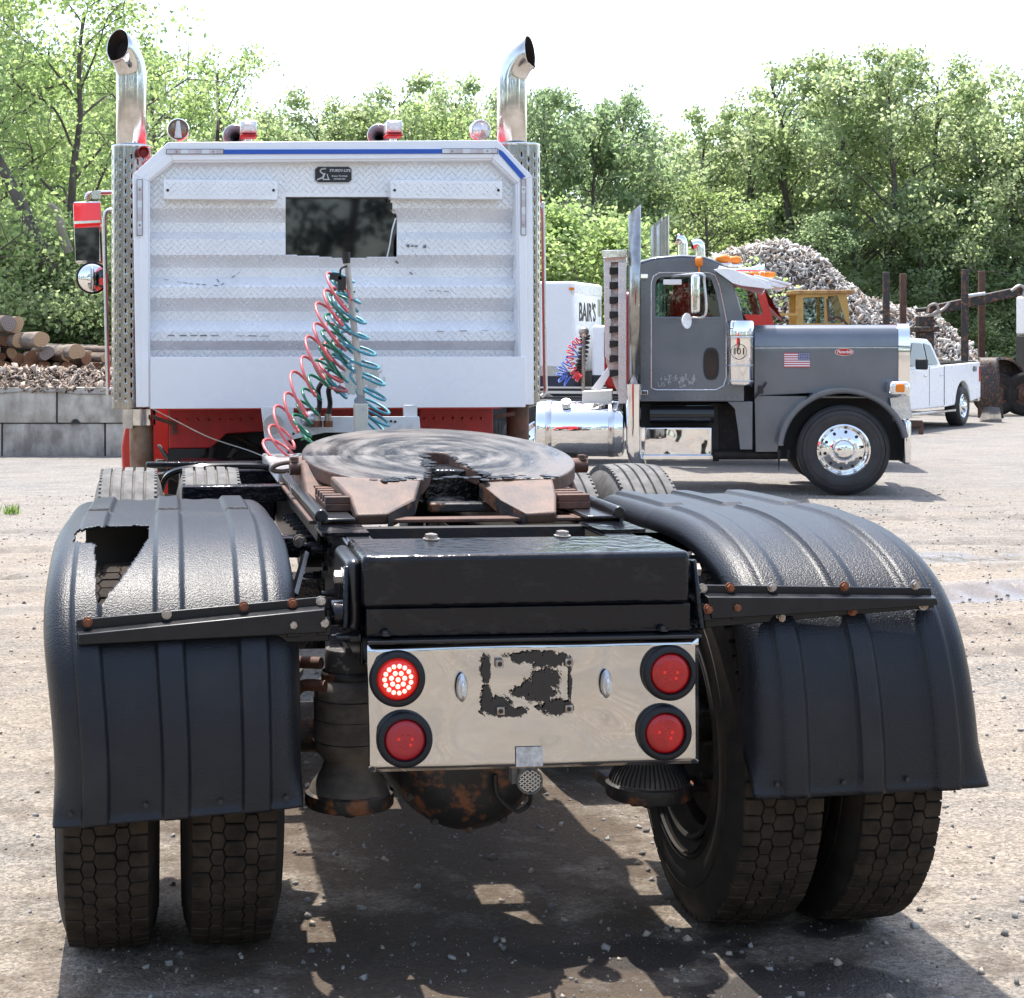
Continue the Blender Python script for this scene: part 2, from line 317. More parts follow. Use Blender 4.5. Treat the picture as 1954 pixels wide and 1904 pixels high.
def ground_mat():
    m = bpy.data.materials.new('gravel_yard'); m.use_nodes = True; n = m.node_tree.nodes; l = m.node_tree.links; b = n['Principled BSDF']
    tc = n.new('ShaderNodeTexCoord').outputs['Object']
    def noise(sc, det=6, ro=.65, st=None):
        v = tc
        if st: mp = n.new('ShaderNodeMapping'); mp.inputs['Scale'].default_value = st; l.new(tc, mp.inputs[0]); v = mp.outputs[0]
        o = n.new('ShaderNodeTexNoise'); o.inputs['Scale'].default_value = sc; o.inputs['Detail'].default_value = det; o.inputs['Roughness'].default_value = ro; l.new(v, o.inputs['Vector']); return o.outputs['Fac']
    def rng_(v, a, b_, c=0, d=1):
        o = n.new('ShaderNodeMapRange'); o.inputs['From Min'].default_value = a; o.inputs['From Max'].default_value = b_; o.inputs['To Min'].default_value = c; o.inputs['To Max'].default_value = d; l.new(v, o.inputs['Value']); return o.outputs[0]
    def mixc(f, x, y):
        o = n.new('ShaderNodeMix'); o.data_type = 'RGBA'; l.new(f, o.inputs[0])
        for k, s in ((6, x), (7, y)):
            if isinstance(s, tuple): o.inputs[k].default_value = (*s, 1)
            else: l.new(s, o.inputs[k])
        return o.outputs[2]
    def math_(op, x, y):
        o = n.new('ShaderNodeMath'); o.operation = op
        for k, s in ((0, x), (1, y)):
            if isinstance(s, (int, float)): o.inputs[k].default_value = s
            else: l.new(s, o.inputs[k])
        return o.outputs[0]
    big = rng_(noise(.55, 4), .38, .62)
    base = mixc(big, (.275,.225,.172), (.215,.20,.178))
    med = rng_(noise(3.4, 7, .7, (.6, 1.6, 1)), .38, .66)
    base = mixc(med, base, (.31,.262,.21))
    strk = rng_(noise(2.0, 6, .7, (.4, 1.6, 1)), .5, .7)
    base = mixc(math_('MULTIPLY', strk, .45), base, (.12,.108,.098))
    vo = n.new('ShaderNodeTexVoronoi'); vo.inputs['Scale'].default_value = 95; l.new(tc, vo.inputs['Vector'])
    hsv = n.new('ShaderNodeSeparateColor'); l.new(vo.outputs['Color'], hsv.inputs[0])
    peb = rng_(hsv.outputs[0], 0, 1, .60, 1.32)
    mul = n.new('ShaderNodeVectorMath'); mul.operation = 'SCALE'; l.new(base, mul.inputs[0]); l.new(peb, mul.inputs['Scale']); base = mul.outputs[0]
    vo2 = n.new('ShaderNodeTexVoronoi'); vo2.inputs['Scale'].default_value = 34; l.new(tc, vo2.inputs['Vector']); s2 = n.new('ShaderNodeSeparateColor'); l.new(vo2.outputs['Color'], s2.inputs[0])
    sto = math_('MULTIPLY', rng_(s2.outputs[0], .80, .84), rng_(vo2.outputs['Distance'], .30, .24)); stc = mixc(s2.outputs[1], (.13,.115,.10), (.36,.34,.31)); base = mixc(math_('MULTIPLY', sto, .8), base, stc)
    grain = rng_(noise(15, 9, .82), .36, .66, .84, 1.14)
    mul = n.new('ShaderNodeVectorMath'); mul.operation = 'SCALE'; l.new(base, mul.inputs[0]); l.new(grain, mul.inputs['Scale']); base = mul.outputs[0]
    fine = rng_(noise(150, 4, .8), .35, .7, .68, 1.28)
    mul = n.new('ShaderNodeVectorMath'); mul.operation = 'SCALE'; l.new(base, mul.inputs[0]); l.new(fine, mul.inputs['Scale']); base = mul.outputs[0]
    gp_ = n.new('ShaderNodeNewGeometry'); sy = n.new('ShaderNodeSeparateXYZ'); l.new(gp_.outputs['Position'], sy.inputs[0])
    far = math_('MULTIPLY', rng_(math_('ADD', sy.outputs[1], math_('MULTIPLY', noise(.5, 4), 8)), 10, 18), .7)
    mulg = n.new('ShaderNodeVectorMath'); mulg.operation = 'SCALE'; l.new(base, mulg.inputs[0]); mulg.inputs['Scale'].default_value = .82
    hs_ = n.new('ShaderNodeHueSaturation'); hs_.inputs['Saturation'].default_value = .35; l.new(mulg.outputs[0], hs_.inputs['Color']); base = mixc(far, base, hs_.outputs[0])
    trk = n.new('ShaderNodeAttribute'); trk.attribute_name = 'track'; tk_ = math_('MULTIPLY', trk.outputs['Fac'], rng_(noise(9, 5, .7), .3, .6, .35, 1))
    base = mixc(math_('MULTIPLY', tk_, .75), base, (.105,.088,.075))
    wta = n.new('ShaderNodeAttribute'); wta.attribute_name = 'wet'
    # oil and damp stains; broad brown dirt also painted as shade under the tractor
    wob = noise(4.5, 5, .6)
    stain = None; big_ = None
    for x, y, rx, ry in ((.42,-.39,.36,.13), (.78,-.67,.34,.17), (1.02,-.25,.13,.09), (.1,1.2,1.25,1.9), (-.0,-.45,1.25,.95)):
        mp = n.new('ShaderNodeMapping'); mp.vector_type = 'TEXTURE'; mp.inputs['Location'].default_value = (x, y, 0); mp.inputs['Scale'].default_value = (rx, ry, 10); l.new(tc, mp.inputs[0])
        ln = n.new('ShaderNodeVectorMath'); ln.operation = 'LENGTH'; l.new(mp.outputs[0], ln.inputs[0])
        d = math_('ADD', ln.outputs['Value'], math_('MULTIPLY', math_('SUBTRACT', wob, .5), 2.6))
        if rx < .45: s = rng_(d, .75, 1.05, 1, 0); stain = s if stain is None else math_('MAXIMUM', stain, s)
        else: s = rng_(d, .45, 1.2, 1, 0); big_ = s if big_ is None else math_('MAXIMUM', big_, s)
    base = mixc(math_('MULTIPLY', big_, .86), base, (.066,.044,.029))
    base = mixc(math_('MULTIPLY', stain, .85), base, (.028,.023,.021))
    # puddled, wet mud in the ruts
    geo = n.new('ShaderNodeNewGeometry'); sp = n.new('ShaderNodeSeparateXYZ'); l.new(geo.outputs['Position'], sp.inputs[0])
    wet = math_('MULTIPLY', wta.outputs['Fac'], rng_(noise(1.6, 4), .42, .48))
    base = mixc(math_('MULTIPLY', wet, .55), base, (.13,.105,.085))
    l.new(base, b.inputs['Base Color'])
    ro = math_('SUBTRACT', .93, math_('MULTIPLY', wet, .83)); ro = math_('SUBTRACT', ro, math_('MULTIPLY', stain, .35)); l.new(ro, b.inputs['Roughness'])
    b.inputs['Specular IOR Level'].default_value = .35
    hgt = math_('ADD', math_('MULTIPLY', rng_(vo.outputs['Distance'], 0, .6, 1, 0), .005), math_('ADD', math_('MULTIPLY', sto, .008), math_('MULTIPLY', noise(24, 6, .75), .022)))
    hgt = math_('MULTIPLY', hgt, math_('SUBTRACT', 1, math_('MULTIPLY', wet, .9)))
    bp = n.new('ShaderNodeBump'); bp.inputs['Distance'].default_value = 1.; bp.inputs['Strength'].default_value = .75; l.new(hgt, bp.inputs['Height']); l.new(bp.outputs[0], b.inputs['Normal'])
    return m
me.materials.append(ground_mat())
# loose gravel: real stones strewn over the yard
def np_mesh(name, V, Fq, mats, mi=None, smooth=False, k=4):
    me = bpy.data.meshes.new(name); me.vertices.add(len(V)); me.vertices.foreach_set('co', np.ascontiguousarray(V, dtype=np.float32).ravel())
    n_ = len(Fq); me.loops.add(n_*k); me.loops.foreach_set('vertex_index', np.ascontiguousarray(Fq).ravel().astype(np.int32))
    me.polygons.add(n_); me.polygons.foreach_set('loop_start', np.arange(n_, dtype=np.int32)*k); me.polygons.foreach_set('loop_total', np.full(n_, k, np.int32))
    for mm in mats: me.materials.append(mm)
    if mi is not None: me.polygons.foreach_set('material_index', np.asarray(mi, np.int32))
    if smooth: me.polygons.foreach_set('use_smooth', np.ones(n_, bool))
    me.update(calc_edges=True); return me
CUBE = np.array([(x, y, z) for z in (-1, 1) for y in (-1, 1) for x in (-1, 1)], float)
CF = np.array([(0,2,3,1),(4,5,7,6),(0,1,5,4),(2,6,7,3),(0,4,6,2),(1,3,7,5)])
def rotmats(n, r):
    q = r.normal(size=(n, 4)); q /= np.linalg.norm(q, axis=1)[:, None]; w_, x, y, z = q.T
    return np.stack([1-2*(y*y+z*z), 2*(x*y-z*w_), 2*(x*z+y*w_), 2*(x*y+z*w_), 1-2*(x*x+z*z), 2*(y*z-x*w_), 2*(x*z-y*w_), 2*(y*z+x*w_), 1-2*(x*x+y*y)], 1).reshape(n, 3, 3)
def scatter(P, S, r, jit=.28, Rm=None):
    n = len(P); base = CUBE[None]*(1+r.normal(size=(n, 8, 3))*jit)
    Rm = rotmats(n, r) if Rm is None else Rm
    V = np.einsum('nij,nkj->nki', Rm, base*S[:, None, :])+P[:, None, :]
    return V.reshape(-1, 3), (CF[None]+(np.arange(n)*8)[:, None, None]).reshape(-1, 4)
N = 42000
px_ = rng.uniform(-3.4, 8, N); py_ = -1.4+15*rng.random(N)**1.7
sz = .0016+.009*rng.random(N)**9
big = rng.random(N) < .006; sz[big] *= 1.9
Vs, Fs = scatter(np.stack([px_, py_, ground_z(px_, py_)+sz*.35], 1), np.stack([sz, sz*rng.uniform(.6, 1, N), sz*rng.uniform(.4, .8, N)], 1), rng)
gm = [mat('stone_grey', (.30,.29,.28), .9, c2=(.2,.19,.18), vs=40), mat('stone_tan', (.34,.29,.235), .9), mat('stone_dark', (.15,.14,.13), .9)]
st = bpy.data.objects.new('gravel', np_mesh('gravel', Vs, Fs, gm, np.repeat(rng.integers(0, 3, N), 6))); col.objects.link(st)
tag(st, 'loose grey and tan gravel strewn over the yard', 'gravel', kind='stuff')

# ------------------------------------------------------------ the big tractor seen from behind
truck = empty('semi_truck', (0, 0, 0), 0, 'red semi tractor with white headache rack, fifth wheel and black rear fenders', 'semi truck')
truck.scale = (1, STR, 1)
def true_round(o, y0=0.): o.scale = (1, 1/STR, 1); o.location.y += y0*(1-1/STR); return o    # keeps a round part round about y0
FX = .055                                 # middle of the frame
# --- tyres
def lug_tyre(Rt=.525, hw=.102):
    b = MB(); prof = [(.290, -.098), (.306, -.110), (.36, -.129), (.40, -.133), (.455, -.126), (Rt-.03, -.112), (Rt-.016, -.104), (Rt-.015, 0), (Rt-.016, .104), (Rt-.03, .112), (.455, .126), (.40, .133), (.36, .129), (.306, .110), (.290, .098)]
    b.lathe(prof, (0, 0, 0), (1, 0, 0), 96, 1)
    for rr in (.33, .345, .425): 
        for sgn in (-1, 1): b.lathe([(rr-.003, sgn*.124), (rr, sgn*.1325), (rr+.003, sgn*.124)], (0, 0, 0), (1, 0, 0), 64, 1)
    NR = 69; p = 2*math.pi/NR; g = .0018
    def blk(poly, th0, top=Rt, bot=Rt-.022):
        pts = [];
        cx_ = sum(q[0] for q in poly)/len(poly); cy_ = sum(q[1] for q in poly)/len(poly); n = len(poly)
        jp = [(x+random.gauss(0, .0007), y+random.gauss(0, .018)) for x, y in poly]
        for (rad, ins) in ((bot, .96), (top-.003, .985), (top, .90)):
            for x, y in jp:
                xx = cx_+(x-cx_)*ins; yy = cy_+(y-cy_)*ins; t = th0+yy*p; rj = rad - (.004*(abs(xx)/hw)**3)
                pts.append((xx, math.cos(t)*rj, math.sin(t)*rj))
        fs = [(i, (i+1) % n, n+(i+1) % n, n+i) for i in range(n)]+[(n+i, n+(i+1) % n, 2*n+(i+1) % n, 2*n+i) for i in range(n)]+[tuple(range(2*n, 3*n))]
        b.add(pts, fs, 0)
    e = .465; h1 = .3
    for k in range(NR):
        t = k*p; rj = random.uniform(-.003, .0008)
        for sg in (-1, 1):
            c0 = sg*.043
            blk([(c0-.021+g, 0), (c0-.0125, -e), (c0+.0125, -e), (c0+.021-g, 0), (c0+.0125, e), (c0-.0125, e)], t, Rt+rj)
            poly = [(sg*.063, .5-e), (sg*.108, .5-e+.05), (sg*.108, .5+e-.05), (sg*.063, .5+e), (sg*(.0545+g), .5)]
            blk(poly if sg > 0 else poly[::-1], t, Rt-.001+rj)
        blk([(-.0225, .5-e), (.0225, .5-e), (.0315-g, .5), (.0225, .5+e), (-.0225, .5+e), (-.0315+g, .5)], t, Rt+rj)
    return b
def rib_tyre(Rt=.585, hw=.102, ribs=5, mi=0):
    b = MB(); gap = .009; wr = (2*hw-gap*(ribs-1))/ribs; pr = []
    for i in range(ribs):
        x0 = -hw+i*(wr+gap); x1 = x0+wr
        c_ = lambda x: Rt-.006*(abs(x)/hw)**2.5
        pr += [(c_(x0)-.014, x0-.001), (c_(x0)-.002, x0), (c_(x0), x0+.002), (c_(x1), x1-.002), (c_(x1)-.002, x1), (c_(x1)-.014, x1+.001)]
    side = [(Rt-.03, hw+.010), (Rt-.07, hw+.024), (.47, .136), (.42, .137), (.36, .126), (.335, .118), (.318, .105)]
    full = [(r_, -x) for r_, x in side[::-1]]+pr+side
    b.lathe(full, (0, 0, 0), (1, 0, 0), 96, mi)
    nb = 120                              # little shoulder notches
    for k in range(nb):
        t = 2*math.pi*k/nb
        for sg in (-1, 1):
            ct, st_ = math.cos(t), math.sin(t); rm = Matrix(((1, 0, 0), (0, ct, -st_), (0, st_, ct)))
            b.obox(rm@Vector((sg*(hw+.003), Rt-.017, 0)), (.012, .022, .016), rm, mi)
    return b
def steel_rim(b=None):
    b = b or MB()
    b.lathe([(.325, -.112), (.318, -.118), (.308, -.112), (.300, -.08), (.285, -.07), (.285, .07), (.300, .08), (.308, .112), (.318, .118), (.325, .112)], (0, 0, 0), (1, 0, 0), 48)
    b.lathe([(.285, .03), (.25, .055), (.20, .065), (.14, .065), (.11, .04), (.09, .02), (.0001, .02)], (0, 0, 0), (1, 0, 0), 40)
    b.lathe([(.285, .02), (.25, .045), (.20, .055), (.14, .055), (.0001, .01)], (0, 0, 0), (1, 0, 0), 40)
    for k in range(10):
        t = 2*math.pi*k/10; b.cyl((.03, .165*math.cos(t), .165*math.sin(t)), (.10, .165*math.cos(t), .165*math.sin(t)), .014, n=8)
    return b
def make_wheel(tyre, mt, rimm):
    r_ = steel_rim().build('wheel', rimm, truck, 40)
    tyre.build('tyre', mt, r_, 30)
    d = MB(); d.lathe([(.0001, -.13), (.13, -.13), (.205, -.12), (.215, -.06), (.215, .02), (.0001, .02)], (0, 0, 0), (1, 0, 0), 40)
    d.lathe([(.216, -.11), (.222, -.105), (.222, -.09), (.216, -.085)], (0, 0, 0), (1, 0, 0), 40)
    d.build('brake_drum', M['under'], r_, 35); return r_
w0 = make_wheel(lug_tyre(), [M['rubber'], M['rubber_side']], M['under'])
w0.data.transform(Matrix.Diagonal((1, .905, .905, 1)))
w1 = make_wheel(rib_tyre(), [M['rubber_grey']], M['rusty_black'])
for proto, Y, rad, xo, xs in ((w0, -.055, .523, .04, (1.0474, .7214)), (w1, 1.376, .585, .018, (1.022, .70))):
    first = True
    for x, sg in ((xo-xs[0], -1), (xo-xs[1], 1), (xo+xs[1], -1), (xo+xs[0], 1)):
        o = proto if first else dup(proto, truck); first = False
        o.location = (x, Y, rad-.008); o.rotation_euler = (0, 0, 0 if sg > 0 else math.pi); o.scale = (1, 1/STR, 1)
# --- fenders
fpath = catmull([(0, -.520, .518), (0, -.518, .64), (0, -.502, .80), (0, -.464, .925), (0, -.386, 1.027), (0, -.282, 1.092), (0, -.15, 1.133), (0, .0, 1.149), (0, .22, 1.147), (0, .42, 1.144), (0, .62, 1.137)], 12)
plen = [0.]
for a_, b_ in zip(fpath, fpath[1:]): plen.append(plen[-1]+(b_-a_).length)
def fp(t):
    d = t*plen[-1]; i = 0
    while i < len(plen)-2 and plen[i+1] < d: i += 1
    k = (d-plen[i])/max(plen[i+1]-plen[i], 1e-6); p = fpath[i].lerp(fpath[i+1], min(max(k, 0), 1)); tg = (fpath[i+1]-fpath[i]).normalized()
    return p, Vector((0, -tg.z, tg.y)), d
def fender(x0, x1, hole=None, flip=False, jag=0, flare=0., fine=1, slant=0., wide0=0.):
    W = x1-x0; ribs = [(.115, .225), (.435, .545), (.755, .87)]
    def fn(a, bq):
        p, n, d = fp(a); n = -n if n.z < -.2 else n
        x = x0+W*bq+flare*bq*sstep(p.z, .95, .55)-wide0*(1-bq)*sstep(p.z, .6, 1.05); h = 0.
        front = sstep(p.y, .20, .23)
        for r0, r1 in ribs:
            c_ = (r0+r1)/2; hw = (r1-r0)/2; k = 1-sstep(abs(bq-c_), hw-.012, hw+.008)
            gap = 1-sstep(abs(p.y-.18), .025, .035)
            h += .013*k*(0 if gap > .5 else 1)
        h += -.004*front
        e = .105; de = min(bq, 1-bq)
        roll = 0.
        if de < e: q = (e-de)/e; roll = (1-math.sqrt(max(0, 1-q*q)))
        dep = .052*sstep(d, 0, .12)+.012
        h -= roll*dep
        if a < .012: h += .006*(1-a/.012)*(0 if any(r0 < bq < r1 for r0, r1 in ribs) else 1)
        p2 = p+n*h
        if jag and a > .93: p2.y -= jag*max(0, float(vnoise(bq*14, a*3, 1, 4))+.18)*(a-.93)/.07
        return (x, p2.y, p2.z-slant*(1-bq)*sstep(p.z, .9, .55))
    b = MB(); nu, nv = 120*fine, 84*fine
    keep = None
    if hole: keep = lambda a, bq: not hole(Vector(fn(a, bq)))
    b.grid(fn, nu, nv, keep=keep, flip=True)
    return b
def inpoly(u, v, P):
    c_ = False; j = len(P)-1
    for i in range(len(P)):
        if (P[i][1] > v) != (P[j][1] > v) and u < (P[j][0]-P[i][0])*(v-P[i][1])/(P[j][1]-P[i][1])+P[i][0]: c_ = not c_
        j = i
    return c_
tear = [(140, 1036), (146, 1013), (182, 1006), (284, 1003), (283, 1028), (266, 1056), (250, 1078), (228, 1108), (206, 1135), (193, 1158), (187, 1150), (184, 1100), (181, 1040)]
tear = [tuple(T(u, v, -.42)[k] for k in (0, 2)) for u, v in tear]   # the tear, as a shape in the fender's side-to-side / up-down plane
def hole_fn(p):
    k = (CAM0.y+.42)/(CAM0.y-p.y); q = CAM0+(p-CAM0)*k
    u, v = q.x, q.z; j = .006*float(vnoise(p.x*60, p.y*60, 1, 2)); return inpoly(u+j, v+j, tear)
fl = fender(-1.130, -.518, hole_fn, jag=.10, fine=2, slant=.035, wide0=.038).build('fender', M['fender'], truck, 50, solid=.007, label='cracked fender with a jagged torn hole')
fr_ = fender(.630, 1.240, flare=.020, slant=.015).build('fender', M['fender'], truck, 50, solid=.007)
def drill(b, pts, y):
    for u, v in pts: p = T(u, v, y); b.cyl(p-Vector((0, .0025, 0)), p+Vector((0, .004, 0)), .006, n=10)
for par, pts in ((fl, ((134, 1557), (278, 1539), (421, 1533), (547, 1525))), (fr_, ((1484, 1500), (1611, 1496), (1733, 1490)))):
    for u, v in pts:
        b = MB(); p = T(u, v, -.528); b.cyl(p, p+Vector((0, .006, 0)), .006, n=10); b.build('bolt_hole', M['black'], par)
# --- fender brackets
def bracket(pts, ears, bolts, mirror):
    yb = -.462
    top0, top1, bot1, bot0 = [T(u, v, yb) for u, v in pts]      # thin end, thick end
    b = MB(); b.slab([top0, top1, bot1, bot0], (0, .006, 0))
    def L(t, s): return (top0.lerp(top1, t)).lerp(bot0.lerp(bot1, t), s)
    dn = Vector((0, -.030, 0)); A = []
    ch = [L(-.0, .34), L(.995, .17), L(.995, .80), L(.0, .80)]
    ci = [L(.012, .40)+dn, L(.985, .23)+dn, L(.985, .74)+dn, L(.012, .74)+dn]
    b.add(ch+ci, [(4, 5, 6, 7)]+[(i, (i+1) % 4, (i+1) % 4+4, i+4) for i in range(4)])
    o = b.build('fender_bracket', M['bracket'], truck, 40, bevel=.006, seg=3)
    for u, v, rusty, ear in bolts:
        y = yb-.0005
        if ear:
            e_ = MB(); p = T(u, v, yb-.016); e_.cyl(p+Vector((0, .034, 0)), p+Vector((0, -.010, 0)), .017, n=20); e_.box(p.x-.017, p.x+.017, p.y-.010, p.y+.034, p.z-.030, p.z)
            e_.build('boss', M['bracket'], o, 40, bevel=.003); y = yb-.0265
        q = MB(); q.hexbolt(T(u, v, y), (0, -1, 0), .0095, .010); q.build('bolt', M['bolt_rust'] if rusty else M['bolt_zinc'], o, 35)
    return o
bracket(((145, 1184), (622, 1139), (629, 1225), (146, 1242)), 0, [(167,1188,1,0),(318,1173,0,0),(465,1158,1,0),(558,1152,1,0),(612,1148,0,0),(168,1232,0,0),(320,1227,1,0),(472,1224,1,0),(560,1193,0,1),(618,1190,0,1)], 0)
bracket(((1777, 1123), (1330, 1117), (1346, 1200), (1784, 1161)), 0, [(1746,1117,0,0),(1610,1120,1,0),(1472,1121,0,0),(1392,1122,1,0),(1340,1124,0,0),(1761,1156,0,0),(1626,1167,1,0),(1489,1180,0,0),(1351,1163,1,1),(1405,1160,1,1)], 0)
def link(x0, x1, zt, zb, y, sgn):          # hanger arm between frame and bracket
    b = MB(); xm = (x0+x1)/2
    b.cyl((x0, y, zt), (xm, y, zt), .036, n=24); b.cyl((xm-.0, y-.03, zb), (x1, y-.03, zb), .032, n=24)
    p0, p1 = Vector((xm, y-.005, zt+.04)), Vector((xm+sgn*.01, y-.035, zb-.04))
    b.bar(p0, p1, .016, .075, (0, 1, 0))
    o = b.build('bracket_arm', M['frame'], truck, 40, bevel=.006)
    q = MB(); q.hexbolt((xm+sgn*.008, y-.005, zt+.012), (sgn, 0, 0), .018, .02); q.build('bolt', M['bolt_zinc'], o, 35)
link(-.36, T(632, 1180, -.46).x, T(650, 1110, -.42).z, T(650, 1165, -.42).z, -.42, -1); link(.475, T(1335, 1160, -.46).x, T(1318, 1095, -.42).z, T(1325, 1165, -.42).z, -.43, 1)
# --- frame rails, rear crossmember, tail panel
for s, xo in ((1, -.365), (-1, .475)):
    b = MB(); xi = xo+s*.085; lo, hi = (min(xo, xo+s*.010), max(xo, xo+s*.010))
    b.box(lo, hi, -.44, 5.6, .84, 1.115); lo2, hi2 = min(xo+s*.0102, xi), max(xo+s*.0102, xi)
    b.box(lo2, hi2, -.44, 5.6, 1.103, 1.115); b.box(lo2, hi2, -.44, 5.6, .84, .852)
    b.build('frame_rail', M['frame_worn'], truck, 40, bevel=.005)
b = MB(); b.box(-.369, .473, -.50, -.235, .999, 1.132); b.build('rear_crossmember', M['frame'], truck, 40, bevel=.014, seg=3)
b = MB(); b.box(-.358, .478, -.490, -.30, .925, .9985); b.build('crossmember_lip', M['frame'], truck, 40, bevel=.004)
b = MB(); b.box(-.405, -.362, -.47, -.235, .93, 1.118); b.build('rail_end', M['frame_worn'], truck, 40, bevel=.022, seg=4)
b = MB(); b.box(-.36, .495, -.520, -.36, .914, .924); b.build('panel_flange', M['blk_gloss'], truck, 40, bevel=.003)
pc = [T(u, v, -.50) for u, v in ((700, 1232), (1331, 1218), (1331, 1457), (703, 1474))]
b = MB()
def pf(a_, b_):
    p = pc[0].lerp(pc[1], a_).lerp(pc[3].lerp(pc[2], a_), b_); p.y -= .003+.008*float(vnoise(a_*4, b_*2, 1, 8))*math.sin(a_*math.pi)*math.sin(b_*math.pi); return p
b.grid(pf, 40, 18, flip=False)
panel = b.build('tail_panel', M['stainless'], truck, 50, solid=.003)
# torn remains of a black sticker, each scrap a thin sheet stuck on the panel
def scrap():
    b = MB(); nu, nv = 240, 170; x0, x1, y0, y1 = 915, 1096, 1244, 1372
    def f(a_, b_): return T(x0+(x1-x0)*a_, y0+(y1-y0)*b_, -.5105)
    blobs = [(1005, 1256, 40, 11), (1050, 1262, 38, 15), (927, 1282, 10, 30), (1040, 1300, 30, 22), (1030, 1322, 34, 20), (928, 1335, 11, 32), (950, 1346, 26, 14), (965, 1360, 44, 9), (1060, 1352, 34, 14), (1088, 1310, 3.5, 34), (990, 1322, 16, 10)]
    def keep(a_, b_):
        u, v = x0+(x1-x0)*a_, y0+(y1-y0)*b_
        d = min(((u-c0)/r0)**2+((v-c1)/r1)**2 for c0, c1, r0, r1 in blobs)**.5
        return d+.55*float(vnoise(u, v, .11, 3))+.45*float(vnoise(u, v, .3, 5))+.4*float(vnoise(u, v, .8, 6)) < .98
    b.grid(f, nu, nv, keep=keep); return b
scrap().build('sticker_remains', M['sticker_k'], panel)
b = MB(); p0, p1 = T(985, 1428, -.5108), T(1036, 1464, -.5108); b.box(p0.x, p1.x, -.5112, -.510, p1.z, p0.z); b.build('worn_label', mat('worn_label_residue', (.33,.32,.31), .8, c2=(.55,.53,.5), vs=60), panel)
for u, v in ((953, 1268), (1085, 1265), (955, 1358), (1085, 1354)):
    b = MB(); p = T(u, v, -.512); b.obox(p, (.019, .009, .019)); b.cyl(p+Vector((0, -.0045, 0)), p+Vector((0, -.0055, 0)), .006, n=12, m=1); b.build('plate_nut', [M['bolt_zinc'], M['black']], panel, 35, bevel=.002)
for u, v in ((881, 1313), (1156, 1306)):
    b = MB(); p = T(u, v, -.511); b.lathe([(.034, 0), (.036, .004), (.028, .010), (.0001, .011)], p, (0, -1, 0), 24)
    b.v = [(p.x+(x-p.x)*.40, y, z) for x, y, z in b.v]; o = b.build('licence_lamp', M['alu_bare'], truck)
    b = MB(); b.sphere(p+Vector((0, -.010, 0)), .02, 14, 8, sc=(.42, .7, 1)); 
    for k in range(5): b.box(p.x-.006, p.x+.006, p.y-.026, p.y-.012, p.z-.013+k*.0055, p.z-.0105+k*.0055)
    b.build('lamp_lens', M['clear_lens'], o)
for (u, v), mm, lit in (((757, 1295), 'lens_lit', 1), ((771, 1411), 'lens_dim', 0), ((1275, 1284), 'lens', 0), ((1265, 1398), 'lens', 0)):
    p = T(u, v, -.506); ax = (0, -1, 0); b = MB()
    b.lathe([(.0685, 0), (.071, .006), (.069, .015), (.062, .020), (.054, .019), (.0515, .012), (.0515, .006)], p, ax, 48)
    g_ = b.build('tail_light', M['grommet'], truck, 50, label='rear light lit up with glowing red dots' if lit else None)
    b = MB(); b.lathe([(.052, .007), (.0515, .012), (.046, .0155), (.03, .0175), (.0001, .018)], p, ax, 40); b.build('lens', M[mm], g_, 60)
    k = 0
    for ring, cnt in ((0, 1), (.017, 7), (.033, 15)):
        for q in range(cnt):
            t = 2*math.pi*q/cnt+.2; c_ = p+Vector((ring*math.cos(t), -.0178+(.0015 if ring > .03 else 0), ring*math.sin(t)))
            if lit: b = MB(); b.sphere(c_, .0062, 10, 6, sc=(1, .5, 1)); b.build('led', M['led'], g_)
            else: b = MB(); b.sphere(c_+Vector((0, .0022, 0)), .0048, 8, 5, sc=(1, .7, 1)); b.build('lens_bead', M[mm], g_)
            if not lit and ring < .03 and cnt == 7 and q % 3 == 0: b = MB(); b.obox(c_, (.007, .002, .007)); b.build('reflector', M['lens_lit'], g_)
# small bolts of the panel flange
for u, v in ((736, 1213), (1265, 1204)):
    b = MB(); b.hexbolt(T(u, v, -.5)+Vector((0, 0, 0)), (0, 0, 1), .011, .010); b.build('bolt', M['bolt_blk'], truck, 35)
for u, v in ((823, 1030), (1073, 1024)):
    b = MB(); b.hexbolt(TP(u, v, 1.133), (0, 0, 1), .017, .014); b.build('bolt', M['bolt_zinc'], truck, 35)
# studs along the left rail
zp = lambda x, y: ((950+x/2.38)/1.982, (1700+y/2.38)/1.982)
for x, y, L_ in ((640,800,.05),(570,755,.05),(535,712,.05),(505,682,.05),(470,652,.05),(440,628,.05),(428,605,.05),(675,862,.055),(712,900,.045),(625,948,.05),(625,1138,.05),(380,812,.04),(800,1298,.04),(765,1385,.045),(800,1420,.045),(975,1690,.06),(262,405,.06),(250,440,.06)):
    p = TX(*zp(x, y), -.366); b = MB()
    b.cyl(p, p+Vector((-.004, 0, 0)), .019, n=14); b.cyl(p+Vector((-.003, 0, 0)), p+Vector((-.026, 0, 0)), .014, n=6); b.cyl(p+Vector((-.024, 0, 0)), p+Vector((-L_, 0, 0)), .0095, n=10); b.cyl(p+Vector((-L_, 0, 0)), p+Vector((-L_-.012, 0, 0)), .007, n=8)
    b.build('stud', M['bolt_blk'], truck, 35)
for x, y in ((735, 930), (685, 1060), (895, 1425), (890, 1590)):
    b = MB(); b.hexbolt(TX(*zp(x, y), -.372), (-1, 0, 0), .015, .014); b.build('bolt', M['bolt_blk'], truck, 35)
